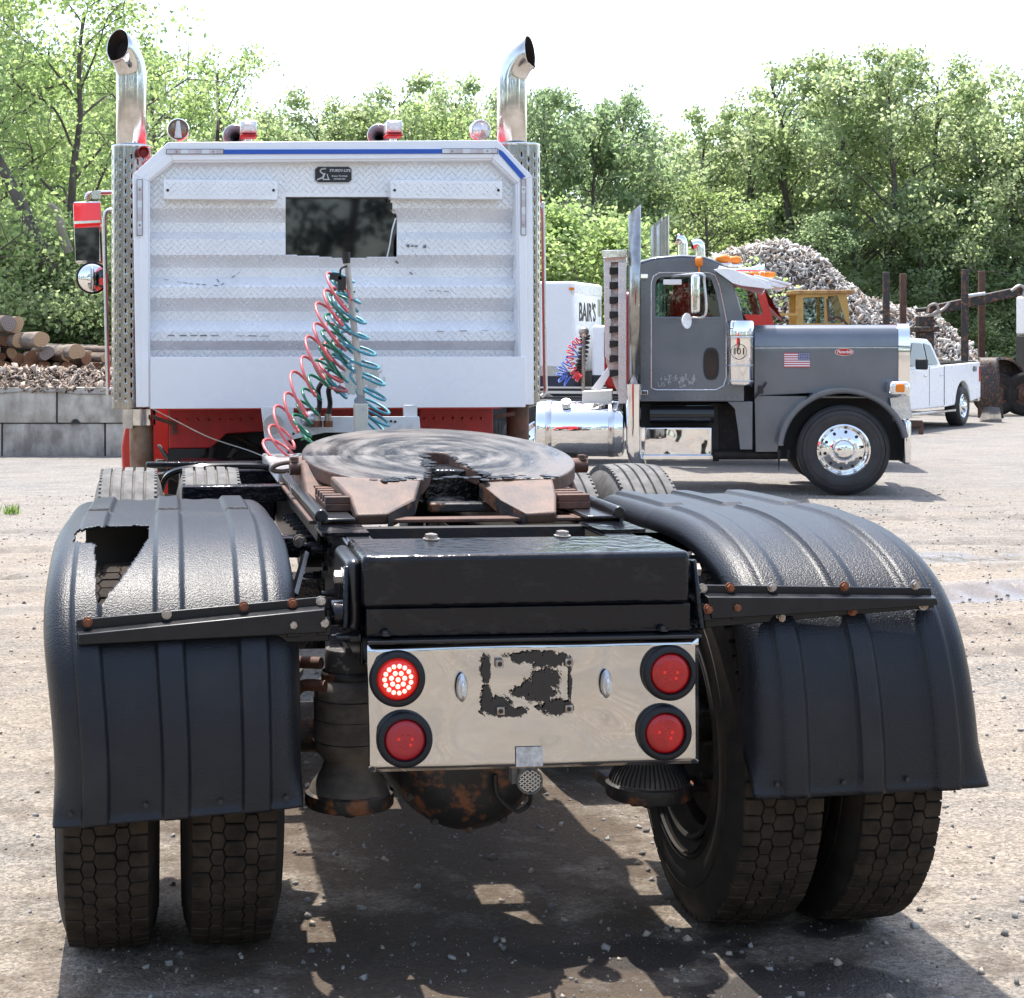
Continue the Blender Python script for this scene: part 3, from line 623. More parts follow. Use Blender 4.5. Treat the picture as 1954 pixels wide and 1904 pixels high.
# hanger bracket plate and brace bar beside left rail, mudguard struts
b = MB(); b.slab([(-.57, -.02, .78), (-.40, -.02, .78), (-.40, -.02, .98), (-.57, -.02, .98)], (0, .01, 0)); o = b.build('hanger_plate', M['frame'], truck, 40)
for x, z in ((-.53, .94), (-.53, .86)): q = MB(); q.hexbolt((x, -.021, z), (0, -1, 0), .016, .012); q.build('bolt', M['rust_lt'], o)
b = MB(); b.bar(T(582, 1060, -.1), T(560, 1140, -.25), .012, .03, (0, 1, 0)); b.build('brace_bar', M['frame_worn'], truck)
b = MB(); b.box(-.80, -.37, .30, .36, .985, 1.05); b.cyl((-.44, .33, 1.0), (-.36, .33, 1.0), .05, n=20); o = b.build('bracket_arm', M['frame'], truck, 40, bevel=.006)
q = MB(); q.hexbolt((-.44, .29, 1.04), (0, -1, 0), .016, .014); q.build('bolt', M['bolt_zinc'], o)
b = MB(); b.box(-1.10, -.54, .24, .25, .80, 1.125); b.build('fender_shade_sheet', M['black'], truck)  # black sheet added to keep the inside of the torn fender dark
b = MB(); b.box(.48, .85, .30, .36, .985, 1.05); b.build('bracket_arm', M['frame'], truck, 40, bevel=.006)
# --- axle, differential, air springs, reversing alarm
b = MB(); b.cyl((-.95, 0, .547), (.95, 0, .547), .07, n=20)
b.lathe([(.0001, -.24), (.10, -.235), (.16, -.21), (.20, -.15), (.215, -.08), (.22, .02), (.19, .12), (.12, .2)], (-.03, 0, .50), (0, 1, 0), 40)
b.lathe([(.10, -.28), (.13, -.15), (.235, -.02), (.235, .02), (.13, .15), (.10, .28)], (-.03, 0, .535), (1, 0, 0), 36)
for k in range(12): t = 2*math.pi*k/12; b.hexbolt((-.03+.19*math.cos(t), -.165, .50+.19*math.sin(t)), (0, -1, 0), .010, .012)
b.build('drive_axle', M['rusty_black'], truck, 45).location = (0, -.055, .02)
b = MB(); b.cyl((-.95, 1.385, .577), (.95, 1.385, .577), .07, n=18); b.sphere((.0, 1.3, .577), .24, 24, 14); b.cyl((0, 1.3, .62), (.0, .1, .6), .05, n=14); b.cyl((0, 1.5, .66), (0, 4.4, .85), .055, n=14); b.build('forward_axle', M['under'], truck, 45)
for x, zt in ((-.355, .815), (.490, .815)):
    b = MB(); y = -.19
    b.lathe([(.0001, .395), (.118, .395), (.122, .40), (.122, .432), (.112, .437), (.0001, .438)], (x, y, 0), (0, 0, 1), 36, 1)
    b.lathe([(.112, .437), (.104, .455), (.078, .49), (.070, .515), (.078, .53), (.094, .545), (.099, .57), (.1, .62), (.099, .68), (.097, .715), (.088, .735), (.072, .745)], (x, y, 0), (0, 0, 1), 48, 0)
    for z in (.575, .635, .69): b.lathe([(.0985, z-.002), (.1012, z), (.0985, z+.002)], (x, y, 0), (0, 0, 1), 40, 2)
    b.lathe([(.075, .742), (.079, .748), (.079, .757), (.075, .763)], (x, y, 0), (0, 0, 1), 36, 1)
    for k in range(48 if x > 0 else 0):    # moulded flutes of the piston
        t = 2*math.pi*k/48; b.tube([(x+r_*math.cos(t), y+r_*math.sin(t), z) for r_, z in ((.112, .440), (.105, .457), (.079, .492), (.071, .515))], .0022, 5, 2)
    o = true_round(b.build('air_spring', [M['airbag'], M['rusty_black'], M['grommet']], truck, 50), y)
    b = MB(); b.lathe([(.0001, .762), (.068, .762), (.068, .82), (.066, .824), (.0001, .825)], (x, y, 0), (0, 0, 1), 32); b.build('spacer', mat('grimy_spacer', (.035,.032,.03), .7, c2=(.28,.26,.23), vs=30, vlo=.55, vhi=.75), o)
    b = MB(); b.bar((x, .25, .34), (x, y+.02, .375), .09, .035); b.cyl((x, y, .36), (x, y, .395), .02, n=8); b.build('trailing_beam', M['rusty_black'], o, 35, bevel=.006)
    b = MB(); b.box(x-.12 if x > 0 else x-.02, x+.02 if x > 0 else x+.12, y-.08, y+.10, .825, .838); b.build('spring_seat', M['frame_worn'], o)
for x in (-.27, .38):
    b = MB(); b.bar((x, .9, .70), (x, -.05, .47), .09, .055); b.bar((x, .9, .70), (x, 1.0, .86), .09, .1); b.build('suspension_arm', M['under'], truck, 35, bevel=.008)
    b = MB(); b.lathe([(.085, -.16), (.085, .02), (.05, .05), (.0001, .05)], (x-.0, .12, .62), (0, 1, 0), 24); b.lathe([(.09, -.06), (.095, -.055), (.095, -.045), (.09, -.04)], (x, .12, .62), (0, 1, 0), 24); b.build('brake_chamber', M['under'], truck, 40)
for pts in ([(-.44,-.25,.80),(-.5,-.2,.79),(-.53,-.1,.76),(-.52,.1,.7)], [(-.43,-.26,.74),(-.49,-.22,.73),(-.52,-.14,.66),(-.5,.1,.6)]):
    b = MB(); b.tube(catmull(pts, 8), .016, 10); b.build('brake_hose', M['rust'], truck)
b = MB(); b.bar((-.62, -.05, .60), (-.47, .35, .62), .10, .02); b.build('spring_plate', mat('oily_steel', (.10,.095,.08), .3, .5, c2=(.2,.19,.16), vs=20, bump=.002, bs=60), truck)
p = T(1009, 1490, -.42); b = MB(); b.lathe([(.0001, .05), (.030, .05), (.034, .0), (.034, -.012), (.030, -.014), (.029, -.006), (.0001, -.006)], p, (0, 1, 0), 28); b.box(p.x-.044, p.x-.03, p.y, p.y+.03, p.z-.01, p.z+.036)
o = b.build('reversing_alarm', mat('grey_plastic', (.13,.13,.13), .6, c2=(.2,.19,.18), vs=30), truck, 40)
b = MB()
for k in range(-3, 4):
    for s in (-1, 1):
        c0 = k*.0085; hl = math.sqrt(max(.0286**2-c0**2, 1e-6)); d = Vector((.8, 0, .6*s)); nr = Vector((-.6*s, 0, .8)); q0 = p+Vector((0, -.010, 0))+nr*c0; b.bar(q0-d*hl, q0+d*hl, .002, .003, (0, 1, 0))
b.build('grille', M['alu_bare'], o)
b = MB(); b.tube(catmull([T(945, 1480, -.3), T(950, 1520, -.3), T(985, 1550, -.3), T(1010, 1535, -.3), T(1012, 1510, -.38)], 8), .006, 6); b.build('cable', M['hose_k'], truck)
# --- inside of the frame: crossmembers, rusty sub-plate
b = MB(); b.box(-.28, .39, .05, .09, .80, 1.113); b.build('crossmember', M['under'], truck)
b = MB(); b.box(-.28, .39, 1.9, 1.96, .86, 1.10); b.build('crossmember', M['under'], truck)
for q_ in ((-.43, -.28, .12, 1.10), (.39, .52, .12, 1.10), (-.279, .389, .12, .17), (-.279, .389, .9, 1.10)): b = MB(); b.box(*q_, 1.118, 1.130); b.build('mounting_plate', M['rust'], truck, 40, bevel=.003)
b = MB(); b.tube(catmull([(.2, -.1, .95), (.28, .0, 1.0), (.33, .1, .98), (.3, .2, .9)], 6), .02, 8); b.sphere((.26, -.1, .94), .04, 12, 8); b.build('air_fitting', M['under'], truck)
for s, x in ((-1, -.40), (1, .50)):        # angle irons bolted on the rails, rolled edge
    b = MB(); b.box(min(x, x-s*.10), max(x, x-s*.10), .06, 1.15, 1.131, 1.143); b.box(min(x, x+s*.012), max(x, x+s*.012), .06, 1.15, 1.07, 1.143)
    b.cyl((x, .06, 1.150), (x, 1.15, 1.150), .020, n=14); b.build('slide_rail', M['frame_worn'], truck, 40, bevel=.004)
for x_ in (-.42, .38): b = MB(); b.box(x_, x_+.135, -.10, .06, 1.116, 1.126); b.build('rail_pad', M['frame'], truck)
# --- fifth wheel
fw = empty('fifth_wheel', parent=truck)
TILT = math.atan2(.06, .48); tm = Matrix.Translation(FWC) @ Matrix.Rotation(TILT, 4, 'X')
def fwp(x, y, z=0): return tm @ Vector((x, y, z))
rad = .470; out = []
ths = math.acos(-.36/rad)
a0 = math.asin(.36/rad)
for k in range(61):                        # outline: rear right corner round the front to rear left corner
    t = -a0+(math.pi+2*a0)*k/60; out.append((rad*math.cos(t)*(1.0), rad*math.sin(t)*(1.02 if math.sin(t) > 0 else 1)))
slot = [(-.122, -.36), (-.078, -.25), (-.050, -.16), (-.047, -.06)]+[(.047*math.cos(t), .047*math.sin(t)+.0) for t in [math.pi-math.pi*k/10 for k in range(11)]]+[(.047, -.06), (.050, -.16), (.085, -.25), (.100, -.36)]
poly = out+slot
bm = bmesh.new(); vs_ = [bm.verts.new(fwp(x, y, 0)) for x, y in poly]; f_ = bm.faces.new(vs_)
ext = bmesh.ops.extrude_face_region(bm, geom=bm.faces[:]); dv = [v for v in ext['geom'] if isinstance(v, bmesh.types.BMVert)]
bmesh.ops.translate(bm, verts=dv, vec=(0, 0, -.050)); bmesh.ops.recalc_face_normals(bm, faces=bm.faces[:]); bmesh.ops.triangulate(bm, faces=[f for f in bm.faces if len(f.verts) > 4])
me = bpy.data.meshes.new('plate'); bm.to_mesh(me); bm.free(); me.materials.append(M['grease_plate']); me.materials.append(M['rust'])
for p_ in me.polygons: p_.material_index = 0 if p_.normal.z > .6 else 1
o = bpy.data.objects.new('plate', me); col.objects.link(o); o.parent = fw
md = o.modifiers.new('b', 'BEVEL'); md.width = .006; md.segments = 2; md.limit_method = 'ANGLE'; md.angle_limit = R(50)
# approach ramps
L4 = [T(630, 908, .37), T(803, 916, .34), T(792, 955, .22), T(741, 981, .10), T(680, 983, .10), T(668, 950, .2)]
R4 = [T(914, 921, .34), T(1054, 909, .37), T(1062, 945, .2), T(1062, 978, .10), T(1003, 981, .10), T(955, 955, .2)]
for q in (L4, R4):
    b = MB(); b.slab(q, (0, .012, -.036)); b.build('ramp', M['rust_lt'], fw, 40, bevel=.008, seg=3)
# throat walls, jaw and grease
def fold(pts, h):
    b = MB()
    for a_, c_ in zip(pts, pts[1:]): b.slab([a_, c_, c_-Vector((0, 0, h)), a_-Vector((0, 0, h))], (0, .012, 0))
    b.build('throat_wall', M['rusty_black'], fw, 40)
fold([fwp(-.052, -.10), fwp(-.085, -.25), L4[1], L4[2], L4[3]], .045); fold([fwp(.052, -.10), fwp(.09, -.25), R4[0], R4[5], R4[4]], .045)
b = MB(); b.box(.0, .19, .52, .72, 1.12, 1.235); b.slab([(-.01, .50, 1.125), (.20, .50, 1.125), (.16, .54, 1.165), (.04, .54, 1.165)], (0, .02, 0)); b.build('lock_jaw', M['grease'], fw, 40, bevel=.01)
b = MB(); b.bar((-.02, .34, 1.135), (.2, .34, 1.135), .05, .03); b.build('lock_guide', M['rusty_black'], fw, 40, bevel=.006)
rg = np.random.default_rng(3)
b = MB()
for k in range(90):                        # lumps of grease round the throat and along the plate's rear edge
    if k < 45: sg = rg.choice((-1, 1)); yv = rg.uniform(-.34, .02); xv = sg*(.050+max(0, -.12-yv)*.28)+rg.normal()*.005
    else: xv = rg.uniform(-.33, .33); yv = -.345+rg.normal()*.022
    c_ = fwp(xv, yv, .0); r_ = rg.uniform(.004, .012)*(1.5 if rg.random() < .25 else 1); b.sphere(c_, r_, 8, 5, sc=(rg.uniform(.8, 2.4), rg.uniform(.7, 2.0), .28))
b.build('grease_lumps', M['grease'], fw, 60, kind='stuff')
for k in range(12):
    c_ = T(718+rg.normal()*6, 922+k*1.4+rg.normal()*2, .33-k*.004); b2 = MB() if k == 0 else b2; b2.sphere(c_, rg.uniform(.005, .01), 8, 5, sc=(1.2, 1, .6))
b2.build('grease_blob', M['grease'], fw, 60)
# pedestals, toothed racks, pivot bosses, release handle
for s, x in ((-1, -.355), (1, .475)):
    b = MB(); b.slab([(x-.045, .42, 1.13), (x-.045, .98, 1.13), (x-.045, .86, 1.25), (x-.045, .62, 1.25)], (.09, 0, 0)); b.build('pedestal', M['rust'], fw, 40, bevel=.008)
    b = MB(); xx = x+(.035 if s < 0 else -.065); b.box(xx-.05, xx+.05, .20, .75, 1.144, 1.166)
    for k in range(9): b.box(xx-.05, xx+.05, .205+k*.06, .235+k*.06, 1.166, 1.188)
    b.build('toothed_rack', M['rust'], fw, 40, bevel=.002)
    b = MB(); p = fwp(s*.475, -.05, -.03); b.cyl(p-Vector((s*.02, 0, 0)), p+Vector((s*.045, 0, 0)), .026, n=16); b.hexbolt(p+Vector((s*.03, 0, .02)), (0, 0, 1), .016, .016); b.build('pivot_boss', M['rust'], fw, 40)
hp = [T(u, v, .78) for u, v in ((598, 893), (560, 883), (529, 887), (520, 897), (540, 900), (580, 892))]
b = MB(); b.tube(catmull(hp, 8), .0085, 8); b.build('release_handle', M['rust_lt'], fw)
p = T(594, 893, .76); b = MB(); b.obox(p, (.06, .05, .035)); b.hexbolt(p+Vector((0, 0, .018)), (0, 0, 1), .015, .014); b.cyl(p+Vector((0, 0, -.02)), p+Vector((0, 0, -.06)), .011, n=8); b.build('handle_boss', M['rust'], fw, 40, bevel=.004)
b = MB(); b.tube([T(547, 902, .75), T(554, 935, .6), T(558, 952, .5)], .002, 5); b.build('pull_wire', M['black'], truck)
# --- deck between the axles and the cab
b = MB(); b.box(-.43, -.20, 1.12, 1.9, 1.125, 1.165); 
for k in range(5): b.box(-.434, -.43, 1.12, 1.9, 1.128+k*.0075, 1.131+k*.0075)
b.build('deck_step', M['alu_bare'], truck, 40, bevel=.003)
b = MB(); b.box(-.20, .50, 1.2, 2.6, 1.06, 1.09); b.build('deck_plate', M['under'], truck)
b = MB(); b.box(-.80, -.37, 1.95, 2.5, .85, 1.09); b.box(-.95, -.38, 2.02, 2.06, 1.09, 1.12); b.build('battery_box', M['frame'], truck, 40, bevel=.01)
for q_ in ((1.0, 1.06, 1.07, 1.13), (1.62, 1.67, 1.0, 1.05)): b = MB(); b.box(-.80, -.38, *q_); b.build('cross_bar', M['frame'], truck, 40, bevel=.006)
b = MB(); b.tube(catmull([(-.88, 1.62, 1.04), (-.84, 1.52, 1.12), (-.72, 1.48, 1.15), (-.5, 1.52, 1.15), (-.40, 1.56, 1.13)], 8), .014, 8); b.build('mudguard_edge', M['blk_gloss'], truck)
for k in range(14):                        # tangle of lines under the cab
    x, y, z = rg.uniform(-.75, -.40), rg.uniform(2.45, 3.0), rg.uniform(.9, 1.15); b = MB()
    b.tube(catmull([(x, y, z), (x+rg.uniform(-.2, .2), y+.1, z+rg.uniform(-.2, .1)), (x+rg.uniform(-.3, .3), y+.2, z+rg.uniform(-.2, .2)), (x+rg.uniform(-.3, .3), y+.3, z-.1)], 6), rg.uniform(.006, .02), 6); b.build('service_line', M['under'] if k % 3 else M['hose_k'], truck)
# --- cab
b = MB()
def cabsec(y, w_, zt): return [(-w_, y, 1.32), (-w_-.02, y, 2.0), (-w_+.02, y, 2.45), (-w_+.10, y, zt-.09), (-w_+.25, y, zt-.01), (0, y, zt+.02), (w_-.25, y, zt-.01), (w_-.10, y, zt-.09), (w_-.02, y, 2.45), (w_+.02, y, 2.0), (w_, y, 1.32)]
secs = [[(x-.01, y, z) for x, y, z in cabsec(*a)] for a in ((2.62, .86, 2.63), (3.1, .88, 2.728), (3.7, .88, 2.75), (3.95, .88, 2.66))]
for s0, s1 in zip(secs, secs[1:]): b.add(s0+s1, [(i, i+1, 12+i-1+0, 11+i) for i in range(10)] and [(i, 11+i, 12+i, i+1) for i in range(10)])
b.add(secs[0], [tuple(range(11))]); b.add(secs[-1], [tuple(range(11))[::-1]])
cab = b.build('cab', M['red'], truck, 40)
b = MB(); b.slab([(-.846, 2.74, 1.34), (-.367, 2.74, 1.34), (-.367, 2.74, 1.20), (-.55, 2.74, 1.19), (-.63, 2.74, 1.115), (-.846, 2.74, 1.115)], (0, .05, 0)); b.build('cab_sill_panel', M['red_dk'], truck, 40, bevel=.006)
b = MB(); b.slab([(.452, 2.74, 1.34), (.84, 2.74, 1.34), (.84, 2.74, 1.155), (.76, 2.74, 1.155), (.72, 2.74, 1.185), (.452, 2.74, 1.195)], (0, .05, 0)); o = b.build('cab_sill_panel', M['red_dk'], truck, 40, bevel=.006)
b = MB(); b.box(-.367, .452, 2.76, 2.8, 1.2, 1.34); b.build('cab_sill_panel', M['red_dk'], truck)
for xs in ([-.81+.055*k for k in range(8)], [.48+.05*k for k in range(7)]):
    for k, x in enumerate(xs): b = MB(); b.sphere((x, 2.739, 1.262-.0*k), .009, 8, 5, sc=(1, .6, 1)); b.build('rivet', M['red_dk'], truck)
b = MB(); b.slab([(-.846, 2.735, 1.115), (-.66, 2.735, 1.115), (-.66, 2.735, 1.085), (-.846, 2.735, .985)], (0, .03, 0)); b.build('mud_flap', M['black'], truck)
b = MB(); b.box(-.85, .85, 2.9, 2.95, .75, 1.34); b.build('firewall', M['black'], truck)
for s in (-1, 1):                          # front fenders and hood, seen past the cab
    b = MB(); xc = s*.90
    def ff(a_, b_):
        t = math.pi*(.0+1.0*a_); x = xc+s*(-.26+.5*b_); r_ = .60-.10*max(0, (b_-.7)/.3)**2
        return (x, 4.75-r_*math.cos(t)*1.05, .52+r_*math.sin(t)*1.12-.05*max(0, (b_-.6)/.4)**2)
    b.grid(ff, 24, 10, flip=s < 0); b.build('front_fender', M['red'], truck, 60, solid=.01)
    b = MB(); b.slab([(xc-s*.24, 4.13, .60), (xc+s*.22, 4.13, .60), (xc+s*.24, 4.13, 1.0), (xc+s*.20, 4.10, 1.24), (xc-s*.24, 4.10, 1.28)], (0, .03, 0)); b.build('front_fender_panel', M['red'], truck, 40, bevel=.02, seg=3)
    o = rib_tyre(.52).build('front_tyre', [M['rubber_clean']], truck, 30); o.location = (s*.95, 4.75, .515)
b = MB(); b.slab([(-.5, 3.95, 1.1), (.5, 3.95, 1.1), (.55, 3.95, 1.75), (.35, 3.95, 1.95), (-.35, 3.95, 1.95), (-.55, 3.95, 1.75)], (0, 1.6, -.12)); b.build('hood', M['red'], truck, 40, bevel=.05, seg=3)
b = MB(); b.box(-.905, -.898, 2.64, 3.7, 1.72, 2.335); b.build('door_window', M['dark_glass'], truck, 40, bevel=.003)
b = MB(); b.box(-.91, -.90, 2.66, 3.75, 2.36, 2.375); b.build('drip_rail', M['chrome'], truck)
# rear glass: dark, with what hangs in the cab behind it
b = MB(); b.slab([T(u, v, 2.545) for u, v in ((535, 365), (770, 365), (770, 500), (535, 500))], (0, .006, 0)); rg_ = b.build('rear_window', M['dark_glass'], truck)
b = MB(); b.tube(catmull([T(755, 415, 2.535), T(748, 440, 2.535), T(744, 465, 2.535), T(738, 492, 2.535)], 6), .004, 6); b.build('loose_cord', M['white'], truck)
# --- headache rack
YR = 2.50
rack = empty('headache_rack', parent=truck)
outer = [(253, 332), (320, 270), (950, 266), (1016, 335), (1019, 772), (260, 777)]
inner = [(286, 346), (330, 309), (938, 305), (984, 350), (1003, 690), (288, 690)]
O_ = [T(u, v, YR-.045) for u, v in outer]; I_ = [T(u, v, YR-.045) for u, v in inner]
post = lambda i, j: [O_[i], O_[j], I_[j], I_[i]]
I_[4].z = O_[4].z; I_[4].x = T(990, 777, YR-.045).x; I_[5].z = O_[5].z; I_[5].x = T(287, 777, YR-.045).x
for i, j in ((5, 0), (0, 1), (1, 2), (2, 3), (3, 4)):
    b = MB(); q = post(i, j); b.slab(q, (0, .075, 0)); 
    mid0, mid1 = q[0].lerp(q[3], .42), q[1].lerp(q[2], .42); mid2, mid3 = q[0].lerp(q[3], .9), q[1].lerp(q[2], .9)
    b.slab([mid0, mid1, mid3, mid2], (0, -.006, 0))
    b.build('rack_post' if i in (5, 3) else 'rack_rail', M['white'], rack, 40, bevel=.005)
# pressed sheet: flat bands at two depths joined by sloping bends
prof = [(300, 0), (384, 0), (397, .0), (424, .035), (442, .035), (456, 0), (486, 0), (510, .035), (528, .035), (545, 0), (568, 0), (594, .035), (612, .035), (632, 0), (650, .0), (668, .035), (700, .035)]
def pdep(v):
    for (a_, d0), (c_, d1) in zip(prof, prof[1:]):
        if a_ <= v <= c_: return d0+(d1-d0)*(v-a_)/(c_-a_)
    return 0
vsl = sorted(set([300+2*k for k in range(201)]+[375, 410, 490, 493])); usl = [280+3.5*k for k in range(208)]; usl = sorted(set(usl+[545, 745, 757]))
win = [(545, 375), (744, 375), (751, 400), (757, 411), (757, 491), (700, 491), (660, 493), (610, 489), (545, 486)]
b = MB(); V_ = [T(u, v, YR+pdep(v)) for u in usl for v in vsl]; n_ = len(vsl); fs = []
def rackin(u, v): return inpoly(u, v, [(283, 340), (325, 304), (942, 300), (988, 345), (1004, 700), (285, 700)])
for i in range(len(usl)-1):
    for j in range(n_-1):
        um, vm = (usl[i]+usl[i+1])/2, (vsl[j]+vsl[j+1])/2
        if rackin(um, vm) and not inpoly(um, vm, win): fs.append((i*n_+j, i*n_+j+1, (i+1)*n_+j+1, (i+1)*n_+j))
b.add(V_, fs); b.build('rack_sheet', M['alu'], rack, 25, solid=.004)
# raised tread-plate lozenges
def lozenges(name, u0, u1, v0, v1, y, par, step=12.6, skip=None):
    b = MB(); r_ = 0; v = v0+5
    while v < v1-4:
        u = u0+5+(step/2 if r_ % 2 else 0); k = 0
        while u < u1-4:
            if skip is None or not skip(u, v):
                s = 1 if (k+r_) % 2 else -1; yy = (y if y is not None else YR+pdep(v))-.0005
                c_ = T(u, v, yy); d = Vector((.707*s, 0, .707)); e = Vector((-.707, 0, .707*s)); L = .0165; W_ = .0042
                sl = 0 if y is not None else (pdep(v+2)-pdep(v-2))/((T(u, v-2, YR)-T(u, v+2, YR)).z)
                pts = [c_+d*L, c_+e*W_, c_-d*L, c_-e*W_, c_+Vector((0, -.0024, 0))]
                for p_ in pts: p_.y -= -sl*(c_.z-p_.z)*1.0
                b.add(pts, [(0, 1, 4), (1, 2, 4), (2, 3, 4), (3, 0, 4)] if s > 0 else [(1, 0, 4), (2, 1, 4), (3, 2, 4), (0, 3, 4)])
            u += step; k += 1
        v += step/2; r_ += 1
    bm = bmesh.new()
    o = b.build(name, M['alu'], par, 0, kind='stuff'); return o
def skp(u, v): return inpoly(u, v, [(540, 370), (752, 370), (762, 408), (762, 496), (540, 494)]) or not rackin(u-3, v-3) or not rackin(u+3, v+3) or 597 < u < 676 and 312 < v < 352
lozenges('tread_lozenges', 284, 1002, 302, 684, None, rack, skip=skp)
for u0, u1, v0, v1 in ((312, 530, 341, 381), (745, 959, 342, 380)):
    p0, p1 = T(u0, v0, YR-.05), T(u1, v1, YR-.05); b = MB(); b.box(p0.x, p1.x, YR-.05, YR, p1.z, p0.z); o = b.build('plate_box', M['alu'], rack, 40, bevel=.004)
    lozenges('tread_lozenges', u0+3, u1-3, v0+3, v1-3, YR-.05, o)
    for u in (u0+8, u1-8): q = MB(); c_ = T(u, (v0+v1)/2+1, YR-.051); q.cyl(c_, c_+Vector((0, -.002, 0)), .007, n=10); q.build('bolt_hole', M['under'], o)
p0, p1 = T(287, 681, YR-.11), T(1003, 777, YR-.11); b = MB(); b.box(p0.x, p1.x, YR-.11, YR-.106, p1.z, p0.z); b.box(p0.x, p1.x, YR-.1059, YR+.04, p1.z, p1.z+.004); b.box(p0.x, p0.x+.004, YR-.1059, YR+.04, p1.z+.0041, p0.z); b.box(p1.x-.004, p1.x, YR-.1059, YR+.04, p1.z+.0041, p0.z)
tray = b.build('chain_tray', M['white'], rack, 40, bevel=.0015)
# bare scuffed patch on the tray
b = MB(); x0, x1, y0, y1 = 635, 735, 682, 765
b.grid(lambda a_, c_: T(x0+(x1-x0)*a_, y0+(y1-y0)*c_, YR-.1108), 60, 50, keep=lambda a_, c_: ((a_-.5)/.5)**2+((c_-.5)/.5)**2+1.3*float(vnoise(a_*11, c_*11, 1, 3))+.9*float(vnoise(a_*30, c_*30, 1, 6)) < .62, flip=False)
b.build('scuffed_patch', M['alu_bare'], tray)
b = MB()                                    # chafe marks left by chains on the sheet
def chafe(pts, w_=.006):
    for k in range(len(pts)-1):
        for m_ in range(5):
            if rg.random() < .62:
                t0 = (m_+rg.random()*.2)/5; t1 = t0+.13; ua, va = [pts[k][i]+(pts[k+1][i]-pts[k][i])*t0 for i in (0, 1)]; uc, vc = [pts[k][i]+(pts[k+1][i]-pts[k][i])*t1 for i in (0, 1)]
                b.bar(T(ua, va, YR+pdep(va)-.0045), T(uc, vc, YR+pdep(vc)-.0045), w_*rg.uniform(.5, 1.4), .001, (0, 1, 0))
chafe([(390, 500), (420, 540)]); chafe([(300, 530), (360, 540), (420, 545), (470, 510)], .003); chafe([(775, 468), (815, 470)], .012); chafe([(745, 490), (790, 525)], .008); chafe([(790, 552), (860, 556)], .003); chafe([(300, 640), (400, 640), (520, 641)], .004); chafe([(830, 632), (940, 630)], .003)
b.build('chafe_marks', mat('dark_scuffs', (.16,.16,.17), .6, .4), rack, kind='stuff')
# blue and silver tapes
def tape(name, pts, m_, y=YR-.0545, segs=0):
    b = MB(); q = [T(u, v, y) for u, v in pts]; b.slab(q, (0, .0015, 0)); o = b.build(name, m_, rack); return o
tape('blue_tape', ((427, 284), (843, 283), (843, 292), (427, 293)), M['blue_tape']); tape('blue_tape', ((951, 283), (959, 287), (1003, 336), (994, 340), (952, 292)), M['blue_tape'])
def rtape(u0, v0, u1, v1, vert):
    o = tape('reflector_strip', ((u0-1, v0-1), (u1+1, v0-1), (u1+1, v1+1), (u0-1, v1+1)), M['black'], YR-.0545)
    n = 8
    for k in range(n):
        a_, c_ = k/n, (k+1)/n; q = ((u0, v0+(v1-v0)*a_), (u1, v0+(v1-v0)*a_), (u1, v0+(v1-v0)*c_), (u0, v0+(v1-v0)*c_)) if vert else ((u0+(u1-u0)*a_, v0), (u0+(u1-u0)*c_, v0), (u0+(u1-u0)*c_, v1), (u0+(u1-u0)*a_, v1))
        b = MB(); b.slab([T(u, v, YR-.0562) for u, v in q], (0, .0012, 0)); b.build('reflector_cell', RC[(k*5+int(u0)) % 3], o)
    for a_ in (.18, .82):
        c_ = T((u0+u1)/2, v0+(v1-v0)*a_, YR-.0562) if vert else T(u0+(u1-u0)*a_, (v0+v1)/2, YR-.0562); b = MB(); b.cyl(c_, c_+Vector((0, -.002, 0)), .006, n=10); b.build('rivet', M['bolt_zinc'], o)
RC = [mat('reflector_cell_a', (.55,.52,.55), .3, .2), mat('reflector_cell_b', (.66,.67,.70), .3, .2), mat('reflector_cell_c', (.50,.44,.46), .3, .2)]
rtape(318, 284, 426, 292, 0); rtape(844, 283, 949, 291, 0); rtape(262, 342, 271, 448, 1); rtape(995, 341, 1003, 447, 1)
# maker's plate
y = YR-.002; q = [(606, 316), (666, 316), (672, 321), (672, 343), (666, 348), (606, 348), (600, 343), (600, 321)]
b = MB(); b.slab([T(u, v, y-.006) for u, v in q], (0, .005, 0)); mk = b.build('makers_plate', M['silver_ink'], rack)
b = MB(); b.slab([T(636+(u-636)*.965, 332+(v-332)*.93, y-.0066) for u, v in q], (0, .003, 0)); b.build('plate_face', M['sticker_k'], mk)
for s_, u, v, sz, bo in (('STURDY-LITE', 649, 324.5, .0125, .0005), ('Bristol, TN 37620', 648, 335, .0075, .0002), ('423-968-7001', 648, 340.5, .0075, .0002)):
    text_mesh('plate_lettering', s_, sz*1.42, M['silver_ink'], face_m(T(u, v, y-.0072)), mk, .0003, bold=bo)
b = MB(); sp_ = [T(u, v, y-.0072) for u, v in ((622, 320.5), (613, 322), (611.5, 326), (615, 329.5), (617.5, 333), (614.5, 338), (605, 342))]; b.tube(catmull(sp_, 6), .0042, 6); b.bar(T(620, 329, y-.0072), T(616, 341, y-.0072), .006, .003, (0, 1, 0)); b.bar(T(616, 341.3, y-.0072), T(629, 341.3, y-.0072), .005, .003, (0, 1, 0)); b.bar(T(624, 331, y-.0072), T(627, 341, y-.0072), .004, .003, (0, 1, 0)); b.build('plate_emblem', M['silver_ink'], mk)
